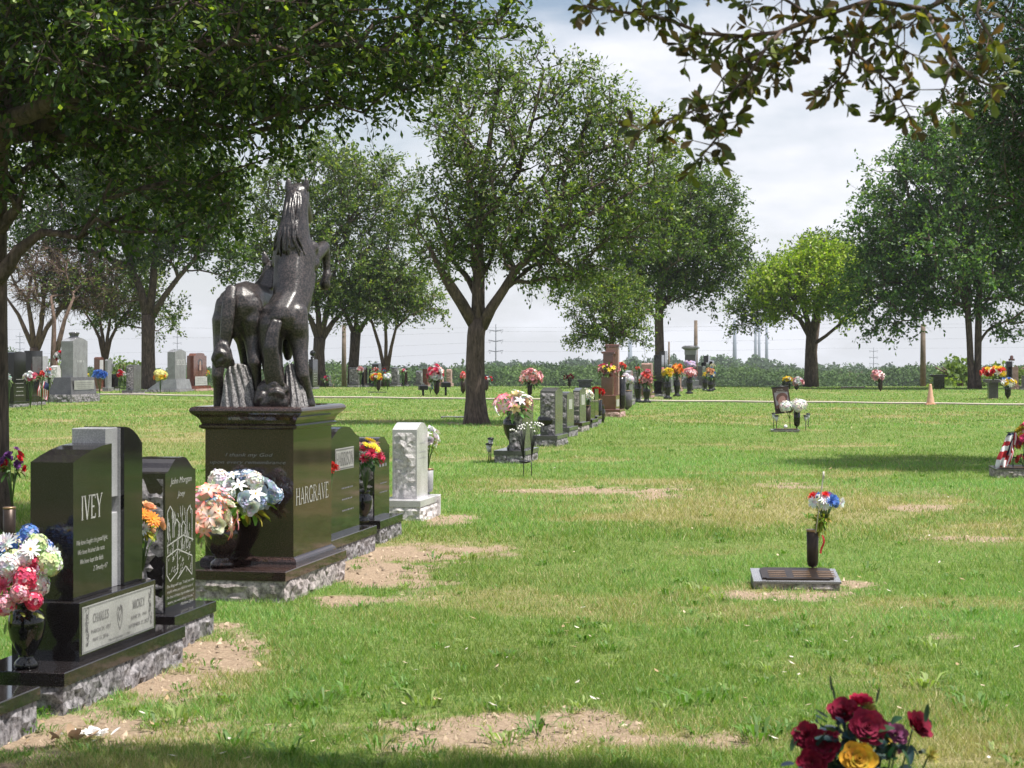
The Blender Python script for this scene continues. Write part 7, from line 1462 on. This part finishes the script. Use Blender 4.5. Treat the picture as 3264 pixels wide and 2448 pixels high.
# ------------------------------------------------------------------ foreground roses
def roses():
    Yn = 4.2; root = thing('rose_bouquet', 'dark red roses with one yellow bloom at the bottom right, closest to the camera', 'flowers', (P(2740, 0, Yn).x, Yn, .45), 0, None); o_ = Vector(root.location)
    DR = (.21, .010, .035); D2 = (.28, .022, .06); MV = (.34, .10, .22); YR = (.62, .36, .04)
    def PR(x, y, d=0): return P(2250+x*.5716, 1500+y*.5716, Yn+d)-o_
    sp = [(565, 1480, .0, 75, DR, (-.5, -.5, .5), 'rose'), (655, 1530, -.03, 80, DR, (-.2, -.8, .3), 'rose'), (770, 1345, .02, 78, DR, (-.3, -.6, .8), 'rose'), (865, 1290, .06, 60, (.36, .01, .05), (.1, -.2, 1), 'rose'), (905, 1430, -.05, 90, D2, (0, -1, .45), 'rose'),
          (1060, 1470, -.01, 58, MV, (.2, -.7, .6), 'rose'), (1175, 1420, .0, 78, DR, (.55, -.5, .55), 'rose'), (595, 1630, -.04, 72, DR, (-.3, -.8, .2), 'rose'), (850, 1610, -.08, 88, YR, (0, -1, .4), 'rose'), (1075, 1560, .02, 34, MV, (.2, -.8, -.6), 'bud'), (835, 1330, .0, 45, DR, (.3, -.6, .5), 'bud'),
          (720, 1470, -.04, 40, D2, (.2, -.9, .2), 'bud'), (1000, 1500, .03, 42, (.5, .38, .06), (.2, -.8, .5), 'mum'), (1250, 1590, .0, 44, (.36, .34, .08), (.3, -.6, .5), 'mum'), (910, 1330, .04, 34, (.4, .33, .08), (.2, -.5, .7), 'mum')]
    mb = MB(); mb2 = MB()
    for x, y, d, r, c, n, k in sp:
        p = PR(x, y, d); s = r*.5716/FOC*Yn*1.32; nr = Vector(n).normalized(); M = Matrix.Translation(p) @ nr.to_track_quat('Z', 'Y').to_matrix().to_4x4() @ Matrix.Scale(s, 4)
        place('rose' if k == 'rose' else 'flower', flower_mesh(k, c, int(x) % 5), root, M)
        e = Vector((p.x*.25, p.y*.25+.0, .02)); mid_ = (p-nr*.04)*.55+e*.45+Vector((p.x*.12, 0, 0)); mb.tube([e, mid_, p-nr*.012], .0022, 6)
    mb.build('stems', MT['stem'], root)
    rng = random.Random(3); V = []; F = []; C = []
    for k in range(190):
        x = rng.gauss(850, 140); y = rng.uniform(1400, 1800); p = PR(x, y, rng.uniform(-.06, .08)); d = Vector((rng.gauss(0, .8), rng.gauss(-.3, .5), rng.gauss(.25, .6))); petal_grid(V, F, C, p, d, Vector((rng.gauss(0, .6), -.4, 1)), rng.uniform(.028, .05), rng.uniform(.018, .03), rng.uniform(-.4, .2), tuple(q*rng.uniform(.6, 1.3) for q in ((.012, .04, .045) if rng.random() < .7 else (.02, .05, .02))), 4)
    for x, y, e in ((720, 1280, (-.2, 0, 1)), (700, 1225, (-.1, 0, 1)), (680, 1375, (-.8, 0, .5)), (950, 1290, (.2, 0, 1))): petal_grid(V, F, C, PR(x, y), Vector(e), Vector((0, -1, .2)), .035, .006, .1, (.03, .05, .04), 4)
    place('leaves', np_mesh('leaves', [tuple(v) for v in V], F, MT['silk_leaf'], np.array(C), True), root)
    rt = cone_vase('bronze vase on a granite post holding the dark red roses, below the view', 2740, 0, Yn, .26, .05, .22); mb = MB(); q = P(2740, 0, Yn); mb.rock(q.x-.16, q.x+.16, Yn-.13, Yn+.13, -.05, .219, .03, .012, 'nfrl', 5, 0, True); o = mb.build('granite_block', MT['rockb']); tag(o, 'rough granite block under the vase of dark red roses', 'granite block')
roses()
# white petal litter and dry leaves by the near base
def scraps():
    c = P(200*DS, 1597*DS, GY(1597*DS)); rng = random.Random(2); V = []; F = []; C = []
    for k in range(26): petal_grid(V, F, C, Vector((rng.gauss(0, .035), rng.gauss(0, .03), .01)), Vector((rng.gauss(0, 1), rng.gauss(0, 1), .25)), Vector((0, 0, 1)), .05, .03, .1, (.78, .78, .78), 3)
    o = place('fallen_white_flower', np_mesh('fallen_white_flower', [tuple(v) for v in V], F, MT['petal'], np.array(C), True)); o.location = (c.x, c.y, .012); tag(o, 'fallen white silk flower on bare soil at the bottom left', 'flower')
    c = P(140*DS, 1608*DS, GY(1608*DS)); V = []; F = []; C = []
    for k in range(9): petal_grid(V, F, C, Vector((rng.gauss(0, .04), rng.gauss(0, .02), .01)), Vector((rng.gauss(0, 1), rng.gauss(0, 1), .3)), Vector((0, 0, 1)), .06, .045, .35, (.42, .30, .20), 3)
    o = place('curled_dry_leaves', np_mesh('curled_dry_leaves', [tuple(v) for v in V], F, MT['petal'], np.array(C), True)); o.location = (c.x, c.y, .012); tag(o, 'curled brown dry leaves beside the fallen white flower', 'dry leaves')
scraps()
